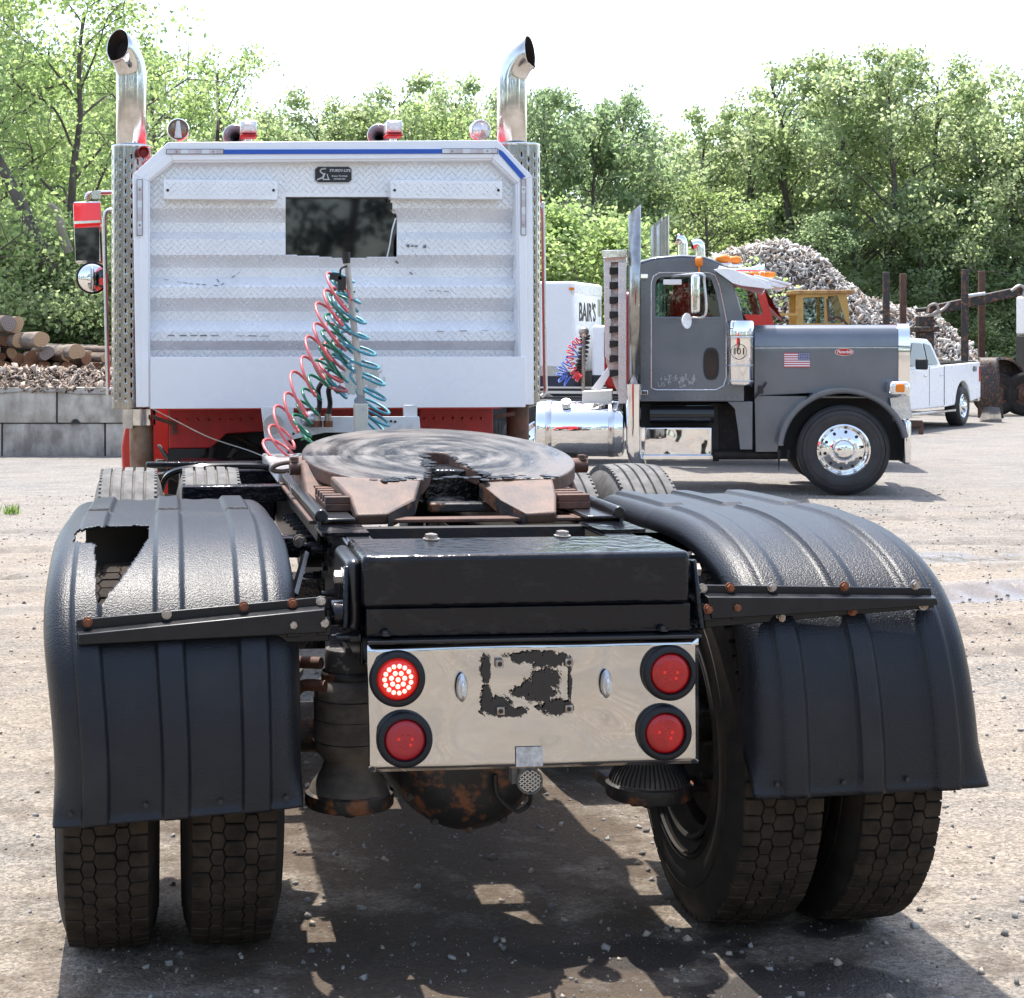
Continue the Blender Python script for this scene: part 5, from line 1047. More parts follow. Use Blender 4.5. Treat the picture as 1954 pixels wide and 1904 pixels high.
# hood latch, flap straps
b = MB(); b.bar(g(1440, 760, .15), g(1463, 730, .15), .02, .035, (0, 1, 0)); b.obox(g(1452, 744, .14), (.05, .04, .08)); b.build('hood_latch', M['black'], grey)
for u in (1486, 1504): b = MB(); b.slab([g(u-3, 858, .2), g(u+4, 858, .2), g(u, 902 if u < 1490 else 885, .2)], (0, .01, 0)); b.build('flap_strap', M['black'], grey)
# air cleaner
c0 = g(1412.5, 735, -.03); c1 = g(1412.5, 612, -.03); r_ = .142
b = MB(); b.lathe([(.0001, 0), (r_*.9, 0), (r_, .02), (r_, c1.z-c0.z-.16), (r_*1.04, c1.z-c0.z-.155), (r_*1.04, c1.z-c0.z-.02), (r_*.95, c1.z-c0.z), (.0001, c1.z-c0.z+.01)], (c0.x, .03, c0.z), (0, 0, 1), 40)
ac = b.build('air_cleaner', M['chrome'], grey, 40)
for v in (632, 643, 697, 727): b = MB(); z_ = g(1412, v, -.03).z; b.lathe([(r_+.002, -.01), (r_+.006, 0), (r_+.002, .01)], (c0.x, .03, z_), (0, 0, 1), 40); b.build('band', M['alu_bare'], ac, 50)
text_mesh('number', '101', .10, M['sticker_k'], face_m(g(1410, 671, -.117)), ac, .001, bold=.001)
b = MB(); c_ = g(1410, 671, -.1165); b.lathe([(.083, -.0015), (.086, 0), (.083, .0015), (.080, 0)], c_, (0, 1, 0), 32, closed=True); b.build('number_ring', M['sticker_k'], ac)
# visor, mirrors, lights
b = MB(); v0, v1 = g(1367, 516, .05), g(1462, 545, .05); b.slab([(v0.x, -.02, v0.z), (v0.x, 2.05, v0.z), (v1.x+.10, 2.05, v1.z-.05), (v1.x, -.02, v1.z)], (.03, 0, .05)); b.build('sun_visor', M['alu'], grey, 40, bevel=.01)
gslab('visor_cheek', [(1362, 514), (1384, 511), (1400, 514), (1478, 549), (1466, 551), (1415, 545), (1398, 540)], -.035, -.022, M['alu'], .003)
b = MB(); p0, p1 = g(1318, 597, -.35), g(1336, 524, -.35); b.box(p0.x, p1.x, -.37, -.24, p0.z, p1.z); mi_ = b.build('side_mirror', M['chrome'], grey, 40, bevel=.03, seg=3)
b = MB(); b.tube(catmull([g(1280, 527, .1), g(1310, 524, -.2), g(1340, 523, -.3), g(1344, 540, -.3), g(1346, 600, -.3), g(1320, 606, -.2), g(1295, 608, .1)], 6), .014, 8); b.build('mirror_arm', M['alu_bare'], mi_)
b = MB(); c_ = g(1310, 612, -.3); b.lathe([(.0001, -.03), (.06, -.025), (.085, 0), (.085, .01), (.0001, .01)], c_, (1, -.7, 0), 24); b.build('round_mirror', M['alu'], mi_, 50)
b = MB(); b.obox(g(1283, 538, .09), (.20, .02, .06)); b.build('window_lamp', M['white_ink'], grey, 40, bevel=.02, seg=3)
b = MB(); c_ = g(1334, 499, .0); b.lathe([(.0001, -.03), (.05, -.03), (.06, 0), (.05, .03), (.0001, .03)], c_, (1, -.3, 0), 20); b.cyl(c_, c_+Vector((0, 0, -.12)), .01, n=8); b.build('turn_lamp', M['amber'], grey, 50)
for u, v, y in ((1382, 494, .35), (1403, 496, .65), (1392, 497, 1.0), (1385, 498, 1.35)):
    b = MB(); c_ = g(u, v, y); b.lathe([(.0001, -.1), (.035, -.08), (.05, .02), (.03, .06), (.0001, .07)], c_, (1, 0, 0), 16); b.build('roof_marker', M['amber'], grey, 50); b = MB(); b.obox(c_+Vector((-.02, 0, -.06)), (.2, .1, .03)); b.build('marker_base', M['chrome'], grey, 40, bevel=.01)
# stack, tank, steps, frame
b = MB(); x_ = g(1211, 500, -.02).x; zt_ = g(1211, 400, -.02).z; zb_ = g(1211, 870, -.02).z; rs = .068
b.lathe([(rs, 0), (rs, zt_-zb_-.75)], (x_, .0, zb_+.75), (0, 0, 1), 32); vs_ = b.v
b.v = [(p[0], p[1], p[2]+((p[0]-x_)*.8 if p[2] > zt_-.2 else 0)) for p in b.v]; stk = b.build('exhaust_stack', M['guard'], grey, 60, solid=.004)
b = MB(); b.tube(catmull([(x_-.01, 0, zb_+.78), (x_-.01, 0, zb_+.2), (x_-.0, .02, zb_+.02), (x_+.04, .12, zb_-.06), (x_+.05, .4, zb_-.05)], 8), .083, 24); b.lathe([(.087, 0), (.087, .05)], (x_-.01, 0, zb_+.74), (0, 0, 1), 30); b.build('stack_elbow', M['chrome'], stk, 60)
b = MB(); b.lathe([(rs, 0), (rs, zt_-zb_-.75)], (x_, 2.02, zb_+.75), (0, 0, 1), 28); b.build('exhaust_stack', M['chrome'], grey, 60)
t0, t1 = g(1020, 832, .1), g(1192, 832, .1); rt = .31; L = t1.x-t0.x; b = MB()
b.lathe([(.0001, 0), (rt*.8, .004), (rt*.95, .02), (rt, .05), (rt, L-.05), (rt*.95, L-.02), (rt*.8, L-.004), (.0001, L)], (t0.x, .28, .70-.02), (1, 0, 0), 56); tk = b.build('fuel_tank', M['chrome'], grey, 40)
for x in (t0.x+.12, t1.x-.18): b = MB(); b.lathe([(rt+.003, 0), (rt+.006, .004), (rt+.006, .066), (rt+.003, .07)], (x, .28, .68), (1, 0, 0), 48); b.build('tank_strap', M['chrome_old'], tk)
b = MB(); b.cyl((t0.x+.35, .1, .68+rt*.85), (t0.x+.35, .06, .68+rt*1.02), .055, n=18); b.build('filler_cap', M['chrome_old'], tk)
b = MB(); p0, p1 = g(1005, 785, .35), g(1480, 772, .35); b.box(p0.x-2.0, p1.x+.6, .55, .62, .75, 1.0); b.box(p0.x-2.0, p1.x+.6, 1.42, 1.49, .75, 1.0); b.build('chassis', M['black'], grey)
gslab('battery_cover', [(1232, 816), (1358, 816), (1358, 868), (1228, 868)], .05, .5, mat('wavy_chrome', (.8,.81,.82), .05, 1., bump=.03, bs=3, bd=1), .01); gslab('step', [(1228, 869), (1360, 869), (1356, 877), (1226, 877)], -.02, .3, M['chrome'], .006)
b = MB(); p0 = g(1240, 790, .25); p1 = g(1362, 790, .25); b.cyl(p0, p1, .10, n=20); b.build('air_tank', M['blk_gloss'], grey, 40)
gslab('step_frame', [(1216, 770), (1370, 770), (1372, 880), (1360, 880), (1358, 815), (1216, 815)], .40, .44, M['black'])
gslab('undercab', [(1360, 770), (1412, 770), (1415, 872), (1360, 872)], .45, .9, M['under']); b = MB(); b.cyl(g(1362, 868, .3), g(1490, 868, .3), .05, n=12); b.build('pipe', M['under'], grey)
# cab guard and deck gear
cg = [(1152, 495), (1156, 480), (1196, 480), (1196, 770), (1180, 770), (1180, 500), (1166, 500), (1166, 690), (1154, 680)]
gslab('cab_guard', cg, .15, .30, M['alu_bare'], .006); gslab('guard_post', [(1180, 500), (1196, 500), (1196, 770), (1180, 770)], .05, .14, M['alu_bare'], .006)
gslab('guard_back', [(1156, 492), (1196, 492), (1196, 760), (1182, 760), (1156, 690)], .36, .40, M['alu_bare'])
gslab('guard_top', [(1148, 478), (1196, 476), (1196, 490), (1150, 492)], .0, 1.9, M['chrome_old'], .006)
for k in range(8): gslab('guard_slat', [(1163, 510+k*28), (1182, 510+k*28), (1182, 520+k*28), (1163, 524+k*28)], .14, .34, M['under'])
gslab('deck_box', [(1111, 747), (1168, 745), (1168, 768), (1111, 768)], .3, .9, mat('stained_white_box', (.62,.58,.5), .5, c2=(.45,.30,.15), vs=7, vlo=.6, vhi=.8), .006); gslab('brace', [(1128, 742), (1164, 695), (1172, 700), (1146, 745)], .4, .5, M['alu'], .004)
gslab('deck_plate', [(1020, 772), (1170, 769), (1170, 774), (1020, 777)], .3, 1.6, M['alu_bare'])
b = MB(); b.tube([g(1113, 745, .8), g(1114, 640, .8)], .02, 8); b.sphere(g(1114, 633, .8), .06, 10, 6); b.build('hose_pole', M['bolt_zinc'], grey)
def gcoil(pts, rad_, turns, r, m_, y, ph=0):
    ctr_ = catmull([g(u, v, y) for u, v in pts], 16); n = int(turns*14); out = []
    for k in range(n+1):
        t = k/n*(len(ctr_)-1); i = min(int(t), len(ctr_)-2); c_ = ctr_[i].lerp(ctr_[i+1], t-i); tg = (ctr_[i+1]-ctr_[i]).normalized(); sd_ = Vector((0, 1, 0)); nr = tg.cross(sd_); a_ = 2*math.pi*turns*k/n+ph
        out.append(c_+nr*math.cos(a_)*rad_+sd_*math.sin(a_)*rad_)
    b = MB(); b.tube(out, r, 6); return b.build('air_hose', m_, grey, 80)
gcoil([(1105, 648), (1090, 665), (1088, 690), (1098, 715), (1106, 722)], .045, 11, .008, mat('bright_red_hose', (.6,.02,.03), .4), .75); gcoil([(1104, 655), (1085, 690), (1073, 705), (1072, 720), (1084, 728)], .06, 7, .008, mat('bright_blue_hose', (.05,.12,.5), .4), .7); gcoil([(1116, 640), (1113, 670), (1106, 700), (1104, 718)], .05, 12, .014, M['hose_k'], .95)
alu_wheel(grey, g(1046, 880, 0).x-.05, .3, .50, .50, -1); alu_wheel(grey, g(1046, 880, 0).x-1.4, .3, .50, .50, -1)

# ------------------------------------------------------------ red tractor standing behind the grey one
rp = GT.m @ Vector((.9, 4.0, 0)); RTF = Frame(rp, -(YAW+.165)); redt = empty('semi_truck', rp, -(YAW+.165), 'red semi tractor with white visor half hidden behind the grey tractor', 'semi truck')
rr = lambda u, v, y=0.: RTF.pt(u, v, y)
rcab = [(1290, 790), (1290, 528), (1310, 522), (1400, 520), (1440, 524), (1454, 537), (1476, 615), (1476, 790)]
rwin = [(1330, 600), (1330, 540), (1440, 540), (1456, 600)]
shell('cab_side', RTF, rcab, [rwin], .0, .06, M['red'], redt); gslab('side_window', rwin, .03, .034, M['glass'], par=redt, fr=RTF)
o = shell('cab_side', RTF, rcab, [rwin], .0, .06, M['red'], redt); o.location = (0, 1.8, 0)
b = MB(); q0, q1 = rr(1294, 524), rr(1438, 526); b.box(q0.x, q1.x, .06, 1.8, q0.z-.08, q0.z); b.build('cab_roof', M['red'], redt, 40, bevel=.03)
b = MB(); W0, W1 = rr(1455, 540), rr(1480, 615); b.slab([(W0.x, .06, W0.z), (W0.x, 1.8, W0.z), (W1.x+.12, 1.8, W1.z), (W1.x+.12, .06, W1.z)], (-.01, 0, 0)); b.build('windshield', M['glass'], redt)
b = MB(); b.bar((W0.x+.02, .93, W0.z), (W1.x+.14, .93, W1.z), .05, .03, (1, 0, 0)); b.build('windshield_post', M['chrome'], redt)
b = MB(); b.slab([(W0.x-.12, -.08, W0.z+.08), (W0.x-.12, 1.95, W0.z+.08), (W0.x+.36, 1.95, W0.z-.04), (W0.x+.36, -.08, W0.z-.04)], (.01, 0, .03)); b.build('sun_visor', M['alu'], redt, 40, bevel=.006)
gslab('visor_cheek', [(1432, 533), (1450, 531), (1502, 546), (1490, 549), (1450, 541)], -.10, -.09, M['alu'], .003, par=redt, fr=RTF)
b = MB(); h0, h1 = rr(1480, 618), rr(1650, 640); b.box(h0.x, h0.x+1.6, .15, 1.7, .9, h0.z-.10); b.build('hood', M['red'], redt, 40, bevel=.08, seg=3)
for k, u in enumerate((1439, 1450, 1461, 1470)): b = MB(); c_ = rr(u, 524, .3+.4*k); b.obox(c_, (.13, .09, .08)); b.build('roof_marker', M['amber'], redt, 40, bevel=.025, seg=3)
for k, u in enumerate((1421, 1430)): b = MB(); c_ = rr(u, 515, .5+.5*k); b.lathe([(.09, 0), (.06, .05), (.03, .15), (.02, .5)], c_+Vector((.2, 0, 0)), (-1, 0, 0), 18); b.build('air_horn', M['chrome'], redt, 60)
for u, v0, y in ((1265, 420, .2), (1253, 424, 1.7)): b = MB(); p0 = rr(u, v0, y); b.cyl((p0.x, y, 1.0), (p0.x, y, p0.z), .085, n=24); b.v = [(x, y_, z+((x-p0.x)*1.0 if z > p0.z-.1 else 0)) for x, y_, z in b.v]; b.build('exhaust_stack', M['guard'], redt, 60)
b = MB(); b.box(h0.x-5, h0.x+1.5, .3, 1.5, .6, .95); b.build('chassis', M['black'], redt)
for x in (h0.x+.75, h0.x-3.2, h0.x-4.4): alu_wheel(redt, x, .0, .5, .5, -1)
# third tractor: only two curved stacks show above the grey roof
tp = GT.m @ Vector((-.4, 8.2, 0)); T3 = Frame(tp, -(YAW+.165)); third = empty('semi_truck', tp, -(YAW+.165), 'tractor behind the red one with only two curved chrome stacks showing', 'semi truck')
b = MB(); p0 = T3.pt(1300, 520, 0); b.box(p0.x-1.2, p0.x+.9, .1, 1.9, .9, 2.45); b.build('cab', M['red_dk'], third, 40, bevel=.12, seg=3)
b = MB(); b.box(p0.x-4, p0.x+2.4, .4, 1.5, .6, .9); b.build('chassis', M['black'], third)
for x in (p0.x+1.8, p0.x-2.6): alu_wheel(third, x, 0, .5, .5, -1)
for u0, v0, u1, v1, y, r_ in ((1302, 490, 1291, 455, 0., .085), (1335, 490, 1322, 468, 1.7, .09)):
    pa, pm, pe = T3.pt(u0, v0+40, y), T3.pt(u0, v0-12, y), T3.pt(u1, v1, y); b = MB(); b.tube(catmull([Vector((pa.x, y, 1.6)), pa, pm, (pm+pe)/2+Vector((.03, 0, .06)), pe], 8), r_, 20, caps=False); s_ = b.build('exhaust_stack', M['chrome'], third, 60, solid=.004)
    b = MB(); b.sphere(pe+Vector((.05, 0, -.0)), r_*.93, 14, 8); b.build('soot', M['soot'], s_)
# ------------------------------------------------------------ white pickup
pp = TG(1838, 812); ph = math.atan2(-.80, -.60)-YAW; PK = Frame(pp, ph)
pick = empty('pickup_truck', pp, ph, 'white pickup truck with chrome wheels parked past the grey hood', 'pickup truck')
Wt = M['white']; mpk = lambda *a, **k: None
def pslab(name, prof, y0, y1, m_, bevel=0, seg=2, par=pick): b = MB(); b.slab([(x, y0, z) for x, z in prof], (0, y1-y0, 0)); return b.build(name, m_, par, 40, bevel=bevel, seg=seg)
wa = [(.48*math.cos(t), .40+.48*math.sin(t)) for t in [R(170-160*k/12) for k in range(13)]]
bed = [(-1.12, .52), (-.50, .46)]+wa[::1]+[(.52, .42), (1.15, .40), (1.15, 1.20), (-1.08, 1.24), (-1.13, 1.0)]
for y0, y1 in ((-.12, 0), (-1.78, -1.66)): pslab('bed_side', bed, y0, y1, Wt, .02, 3)
b = MB(); b.box(-1.1, 1.15, -1.66, -.12, .60, .66); b.build('bed_floor', M['black'], pick); b = MB(); b.box(-1.13, -1.06, -1.66, -.12, .6, 1.22); b.build('tailgate', Wt, pick, 40, bevel=.02); b = MB(); b.box(-1.28, -1.12, -1.75, -.03, .45, .62); b.build('rear_bumper', M['chrome'], pick, 40, bevel=.03)
b = MB(); b.box(-1.1, 1.12, -1.7, -.08, 1.235, 1.26); b.build('bed_cover', M['blk_gloss'], pick)
low = [(1.16, .40), (3.45, .40), (3.45, 1.12), (1.16, 1.20)]; pslab('cab_lower', low, -1.78, 0, Wt, .03, 3)
pslab('hood', [(3.46, .45), (4.55, .5), (4.6, .8), (4.5, 1.05), (3.46, 1.14)], -1.76, -.02, Wt, .06, 3)
gh = [(1.2, 1.19), (1.45, 1.62), (1.62, 1.70), (2.6, 1.72), (2.78, 1.68), (3.35, 1.13)]
b = MB(); n = len(gh); ins = .16
vs_ = [(x, -.03-ins*(z-1.15)/.55*.9, z) for x, z in gh]+[(x, -1.75+ins*(z-1.15)/.55*.9, z) for x, z in gh]
b.add(vs_, [(i+1, i, n+i, n+i+1) for i in range(n-1)]+[tuple(range(n)), tuple(range(2*n-1, n-1, -1))]); b.build('cab_upper', Wt, pick, 30, bevel=.03, seg=3)
for pts in ([(1.42, 1.22), (1.60, 1.58), (1.95, 1.62), (2.0, 1.22)], [(2.08, 1.22), (2.05, 1.62), (2.58, 1.63), (3.1, 1.20)]):
    b = MB(); b.slab([(x, -.022-.142*(z-1.15)/.55, z) for x, z in pts], (0, .012, 0)); b.build('side_window', M['dark_glass'], pick, bevel=.01)
b = MB(); b.obox((2.85, .13, 1.24), (.10, .22, .2)); b.build('door_mirror', M['black'], pick, 40, bevel=.03)
for x in (1.35, 2.25): b = MB(); b.obox((x, .012, 1.02), (.16, .03, .035)); b.build('door_handle', M['chrome'], pick, 40, bevel=.01)
for x in (1.155, 2.03, 3.3): b = MB(); b.box(x-.006, x+.006, -.002, .004, .45, 1.18); b.build('door_gap', M['black'], pick)
b = MB(); b.box(-1.135, -1.0, -.08, .006, .84, 1.16); b.build('tail_light', M['lens'], pick, 40, bevel=.02)
b = MB(); b.box(.6, 3.2, -.1, .05, .30, .35); b.build('running_board', M['chrome_old'], pick, 40, bevel=.01)
text_mesh('badge', '4X4', .15, M['sticker_k'], Matrix.Translation((-.72, .004, 1.10)) @ Matrix.Rotation(math.pi, 4, 'Z') @ Matrix.Rotation(R(90), 4, 'X'), pick, .002, bold=.003)
for x in (0, 3.55): alu_wheel(pick, x, .0, .385, .385, 1, .26, .60, 6); alu_wheel(pick, x, -1.78, .385, .385, -1, .26, .6, 6)
# ------------------------------------------------------------ white box truck
ba = math.atan2(-.37, .93)-YAW; bp_ = TZ(1097, 745, 24.); bp_.z = 0; BT = Frame(bp_, ba); boxt = empty('box_truck', bp_, ba, 'white box truck with black lettering on its nose behind the trucks', 'box truck')
zt_ = CZ+(650-536)*24./2325; zb_ = CZ-(745-650)*24./2325
b = MB(); b.box(-5.5, 0, 0, 2.3, zb_+.35, zt_); b.build('cargo_box', M['white'], boxt, 40, bevel=.06, seg=3)
b = MB(); b.box(-5.4, -.02, -.004, .0, zb_, zb_+.35); b.box(-5.4, -.02, .002, 2.29, zb_, zb_+.348); b.build('box_skirt', mat('dark_blue_skirt', (.02,.025,.05), .5), boxt)
b = MB(); b.obox((-.5, -.006, zb_+.38), (.5, .02, .2)); b.build('plate', M['alu_bare'], boxt)
b = MB(); b.box(-.10, .012, -.012, 2.31, zt_-.28, zt_-.02); b.build('nose_cap', M['alu'], boxt, 40, bevel=.05, seg=3)
b = MB(); b.obox((-.06, -.02, zt_-.15), (.1, .03, .05)); b.build('marker_lamp', M['amber'], boxt)
text_mesh('box_lettering', "BAIR'S", .52, M['sticker_k'], Matrix.Translation((.004, 1.02, zt_-.62)) @ Matrix.Rotation(R(90), 4, 'Z') @ Matrix.Rotation(R(90), 4, 'X'), boxt, .003, bold=.008)
b = MB(); b.obox((.006, 2.0, zt_-.5), (.02, .22, .35)); b.build('nose_vent', M['alu_bare'], boxt)
b = MB(); b.slab([(.3, .15, .7), (1.9, .15, .7), (1.9, .15, 1.25), (1.7, .15, 1.30), (1.35, .15, 1.95), (.3, .15, 1.98)], (0, 1.95, 0)); cb = b.build('cab', M['white'], boxt, 40, bevel=.06, seg=3)
b = MB(); b.slab([(.55, .146, 1.35), (1.45, .146, 1.35), (1.2, .146, 1.85), (.55, .146, 1.85)], (0, .01, 0)); b.build('side_window', M['dark_glass'], cb)
b = MB(); b.box(.3, 1.91, .14, 2.11, .5, 1.0); b.build('cab_lower', mat('navy_lower_panel', (.01,.012,.02), .3), boxt, 40, bevel=.03)
text_mesh('door_lettering', 'LT', .3, M['white_ink'], Matrix.Translation((.62, .136, .9)) @ Matrix.Rotation(R(90), 4, 'X'), boxt, .002, shear=.3, bold=.006)
b = MB(); b.box(-5.4, 1.9, .5, 1.8, .45, .65); b.build('chassis', M['black'], boxt)
for x in (1.1, -3.9): alu_wheel(boxt, x, .12, .42, .42, -1)
# ------------------------------------------------------------ yellow loader
lp = TZ(1572, 800, 29.); lp.z = 0; LA = -.12-YAW; LF = Frame(lp, LA); ld = empty('wheel_loader', lp, LA, 'old yellow wheel loader with rusty cab in front of the chip mound', 'loader')
ylw = mat('faded_yellow_paint', (.46,.27,.07), .5, c2=(.30,.15,.05), vs=4, vlo=.55, vhi=.75); l_ = lambda u, v, y=0.: LF.pt(u, v, y)
lc = [(1519, 660), (1519, 566), (1523, 560), (1614, 556), (1619, 580), (1624, 660)]; lw = [(1533, 617), (1533, 568), (1573, 566), (1573, 617)]; lw2 = [(1580, 617), (1580, 565), (1598, 563), (1615, 617)]
shell('cab_frame', LF, lc, [lw, lw2], 0, .06, ylw, ld); o = shell('cab_frame', LF, lc, [lw, lw2], 0, .06, ylw, ld); o.location = (0, 1.2, 0)
for q_ in (lw, lw2): gslab('cab_window', q_, .03, .035, M['glass'], par=ld, fr=LF)
b = MB(); p0, p1 = l_(1514, 561), l_(1630, 553); b.box(p0.x, p1.x, -.08, 1.34, p0.z, p1.z); b.build('cab_roof', mat('rusty_yellow_roof', (.40,.24,.08), .6, c2=(.25,.10,.04), vs=6), ld, 40, bevel=.02)
b = MB(); p0, p1 = l_(1440, 700), l_(1720, 640); b.box(p0.x, p1.x, -.1, 1.35, .6, 1.45); b.build('body', ylw, ld, 40, bevel=.08); b = MB(); p0 = l_(1500, 600); b.obox(p0, (.5, .3, .06)); b.build('fender', ylw, ld)
b = MB(); b.tube(catmull([l_(1580, 612), l_(1600, 605), l_(1620, 622)], 5), .03, 8); b.bar(l_(1582, 612, -.02), l_(1579, 570, -.02), .03, .05); b.build('cab_grab', M['rust'], ld)
for x in (-1.2, 1.6): alu_wheel(ld, x, -.15, .65, .65, -1, .45, .45, 8, M['rubber_side'], rimm=ylw)
# ------------------------------------------------------------ log truck with stakes and loader boom, far right
lz = 27.; kp = TZ(1800, 790, lz); kp.z = 0; KA = -YAW-.1; KF = Frame(kp, KA); lt = empty('log_truck', kp, KA, 'dark log truck with upright rusty stakes and loader boom by the trees', 'log truck'); k_ = lambda u, v, y=0.: KF.pt(u, v, y)
for u, v, y in ((1691, 519, .1), (1723, 522, 1.9), (1841, 514, .1), (1873, 517, 1.9)):
    b = MB(); p = k_(u, v, y); b.box(p.x-.07, p.x+.07, y-.06, y+.06, .75, p.z); b.build('stake', M['rust'] if y > 1 else M['rusty_black'], lt, 40, bevel=.01)
b = MB(); p0, p1 = k_(1680, 740), k_(2080, 720); b.box(p0.x, p1.x, .5, .62, .62, .9); b.box(p0.x, p1.x, 1.4, 1.52, .62, .9); b.build('chassis', M['black'], lt)
for u in (1692, 1842): b = MB(); p = k_(u, 690, 0); b.box(p.x-.1, p.x+.1, .0, 2.0, .82, 1.02); b.build('bunk', M['rusty_black'], lt)
q = [k_(u, v, 1.0) for u, v in ((1776, 596), (1790, 572), (1850, 566), (1960, 545), (2060, 520))]; b = MB(); b.slab([k_(1768, 598, .9), k_(1776, 583, .9), k_(1954, 545, .9), k_(2060, 515, .9), k_(2060, 535, .9), k_(1954, 563, .9), k_(1800, 598, .9)], (0, .25, 0)); bo = b.build('boom', M['rusty_black'], lt, 40, bevel=.02)
b = MB(); b.tube([k_(1845, 565, .8), k_(1880, 560, .8)], .04, 8); b.build('boom_ram', M['alu_bare'], bo); b = MB(); b.tube(catmull([k_(1770, 598, .9), k_(1772, 585, .85), k_(1785, 580, .8), k_(1790, 592, .8), k_(1775, 602, .8), k_(1800, 590, .8), k_(1812, 577, .8)], 6), .035, 8); b.build('boom_hose', M['bolt_zinc'], bo)
b = MB(); b.tube(catmull([k_(1930, 555, .8), k_(1945, 545, .8), k_(1955, 552, .8), k_(1952, 566, .8)], 6), .035, 8); b.build('boom_hose', M['bolt_zinc'], bo)
b = MB(); p = k_(1765, 620, 1.0); b.box(p.x-.17, p.x+.17, .85, 1.2, .8, p.z+.2); b.obox((p.x, 1.0, p.z-.1), (.55, .5, .12)); b.build('loader_post', M['rusty_black'], lt, 40, bevel=.02)
b = MB(); b.tube([k_(1748, 592, 1.0), k_(1772, 590, 1.0)], .05, 8); b.build('grapple_pin', M['rusty_black'], lt)
for u in (1905, 1960): p = k_(u, 745, 0); alu_wheel(lt, p.x, .1, .48, .48, -1, .3, .5, 8, M['rubber_side'], rimm=M['rust'])
b = MB(); p = k_(1912, 720, .3); b.lathe([(.4, 0), (.46, .05), (.46, .4), (.4, .45), (.0001, .45)], (p.x, .2, .85), (0, 1, 0), 28); b.build('spare_drum', M['rusty_black'], lt)
b = MB(); p0, p1 = k_(1938, 640, 2.2), k_(2100, 560); b.box(p0.x, p1.x+1, -.2, 2.2, p0.z, p1.z); wcab = b.build('cab', M['white'], lt, 40, bevel=.06); 
b = MB(); b.box(p0.x-.01, p1.x+.9, -.18, 2.15, .8, p0.z-.002); b.build('cab_lower', M['black'], lt, 40, bevel=.03)
b = MB(); b.box(p0.x+.0, p1.x+.9, -.207, -.2, (p0.z+p1.z)/2-.01, (p0.z+p1.z)/2+.02); b.build('cab_trim', M['alu_bare'], wcab)
for u, v in ((1870, 695), (1885, 698)): b = MB(); b.obox(k_(u, v, .3), (.10, .03, .18)); b.build('mud_plate', M['white_ink'], lt)
# steel plough blade leaning in front of it
bl = TZ(1888, 790, 25.); bl.z = 0; BF = Frame(bl, -YAW-.5); blade = MB()
def bf(a_, c_): t = R(-50+130*c_); r_ = .62; return Vector((-.45+1.0*a_*(1-.25*c_), .35-r_*math.cos(t)*.8, .62+r_*math.sin(t)*1.15))
blade.grid(bf, 8, 16); bo = blade.build('plough_blade', M['rusty_black'], None, 60, solid=.03, label='curved rusty steel plough blade standing beside the white pickup', cat='plough blade'); bo.location = bl; bo.rotation_euler = (0, 0, -YAW-.5); bo.scale = (.5, .6, 1)
b = MB(); b.slab([(-.5, .0, .75), (.05, .0, .75), (.05, 0, 1.25)], (0, .04, 0)); b.build('side_plate', M['rust'], bo); b = MB(); b.slab([(-.4, -.05, .0), (.5, -.05, .0), (.4, -.1, .35), (-.2, -.1, .3)], (0, .04, 0)); b.build('cutting_edge', M['chrome_old'], bo)
# ------------------------------------------------------------ concrete block wall, bark bank, logs
conc = [mat('weathered_concrete_%d' % i, c, .88, c2=c2, vs=v_, vlo=.36, vhi=.62, bump=.012, bs=16, stretch=(1, 1, .5)) for i, (c, c2, v_) in enumerate((((.50,.46,.40), (.27,.24,.205), 3.5), ((.54,.50,.43), (.30,.27,.23), 5.), ((.46,.42,.365), (.22,.195,.17), 4.)))]
wp = TZ(0, 868, 17.63); wp.z = 0; WF = Frame(wp, -YAW); wall = empty('block_wall', wp, -YAW, 'grey concrete block retaining wall holding back bark and logs', 'block wall')
wx = lambda u: WF.pt(u, 800, 0).x
def block(u0, u1, z0, z1, mi):
    b = MB(); x0, x1 = wx(u0)+.012, wx(u1)-.012; nx_, nz_ = 14, 6
    def f(a_, c_): 
        x = x0+(x1-x0)*a_; z = z0+(z1-z0)*c_; e = min(a_, 1-a_)*12; e2 = min(c_, 1-c_)*6; q = (1-min(1, e))**2+(1-min(1, e2))**2
        return (x, .0+.03*min(q, 1.2)+.012*float(vnoise(x*3, z*5, 2, mi)), z)
    b.grid(f, nx_, nz_); 
    b.add([(x0, .02, z1), (x1, .02, z1), (x1, .6, z1), (x0, .6, z1), (x0, .02, z0), (x1, .02, z0), (x1, .6, z0), (x0, .6, z0)], [(0, 1, 2, 3), (0, 3, 7, 4), (2, 1, 5, 6), (3, 2, 6, 7)])
    return b.build('block', conc[mi % 3], wall, 50)
k = 0
for z0, z1, us in ((-.02, .463, [-390, -193, 3, 200, 397, 594]), (.478, .985, [-286, -90, 108, 305, 502])):
    for u0, u1 in zip(us, us[1:]): block(u0, u1, z0, z1, k); k += 1
p = WF.pt(144, 805, -.005); b = MB(); b.slab([(p.x-.08, -.004, .465), (p.x+.08, -.004, .465), (p.x+.02, -.004, .53), (p.x-.03, -.004, .53)], (0, .03, 0)); b.build('lift_notch', M['black'], wall)
chipm = [mat('bark_pale', (.40,.33,.27), .9), mat('bark_mid', (.22,.16,.12), .9), mat('bark_dark', (.09,.065,.05), .9), mat('chip_grey', (.46,.43,.40), .88), mat('chip_white', (.62,.58,.53), .85)]
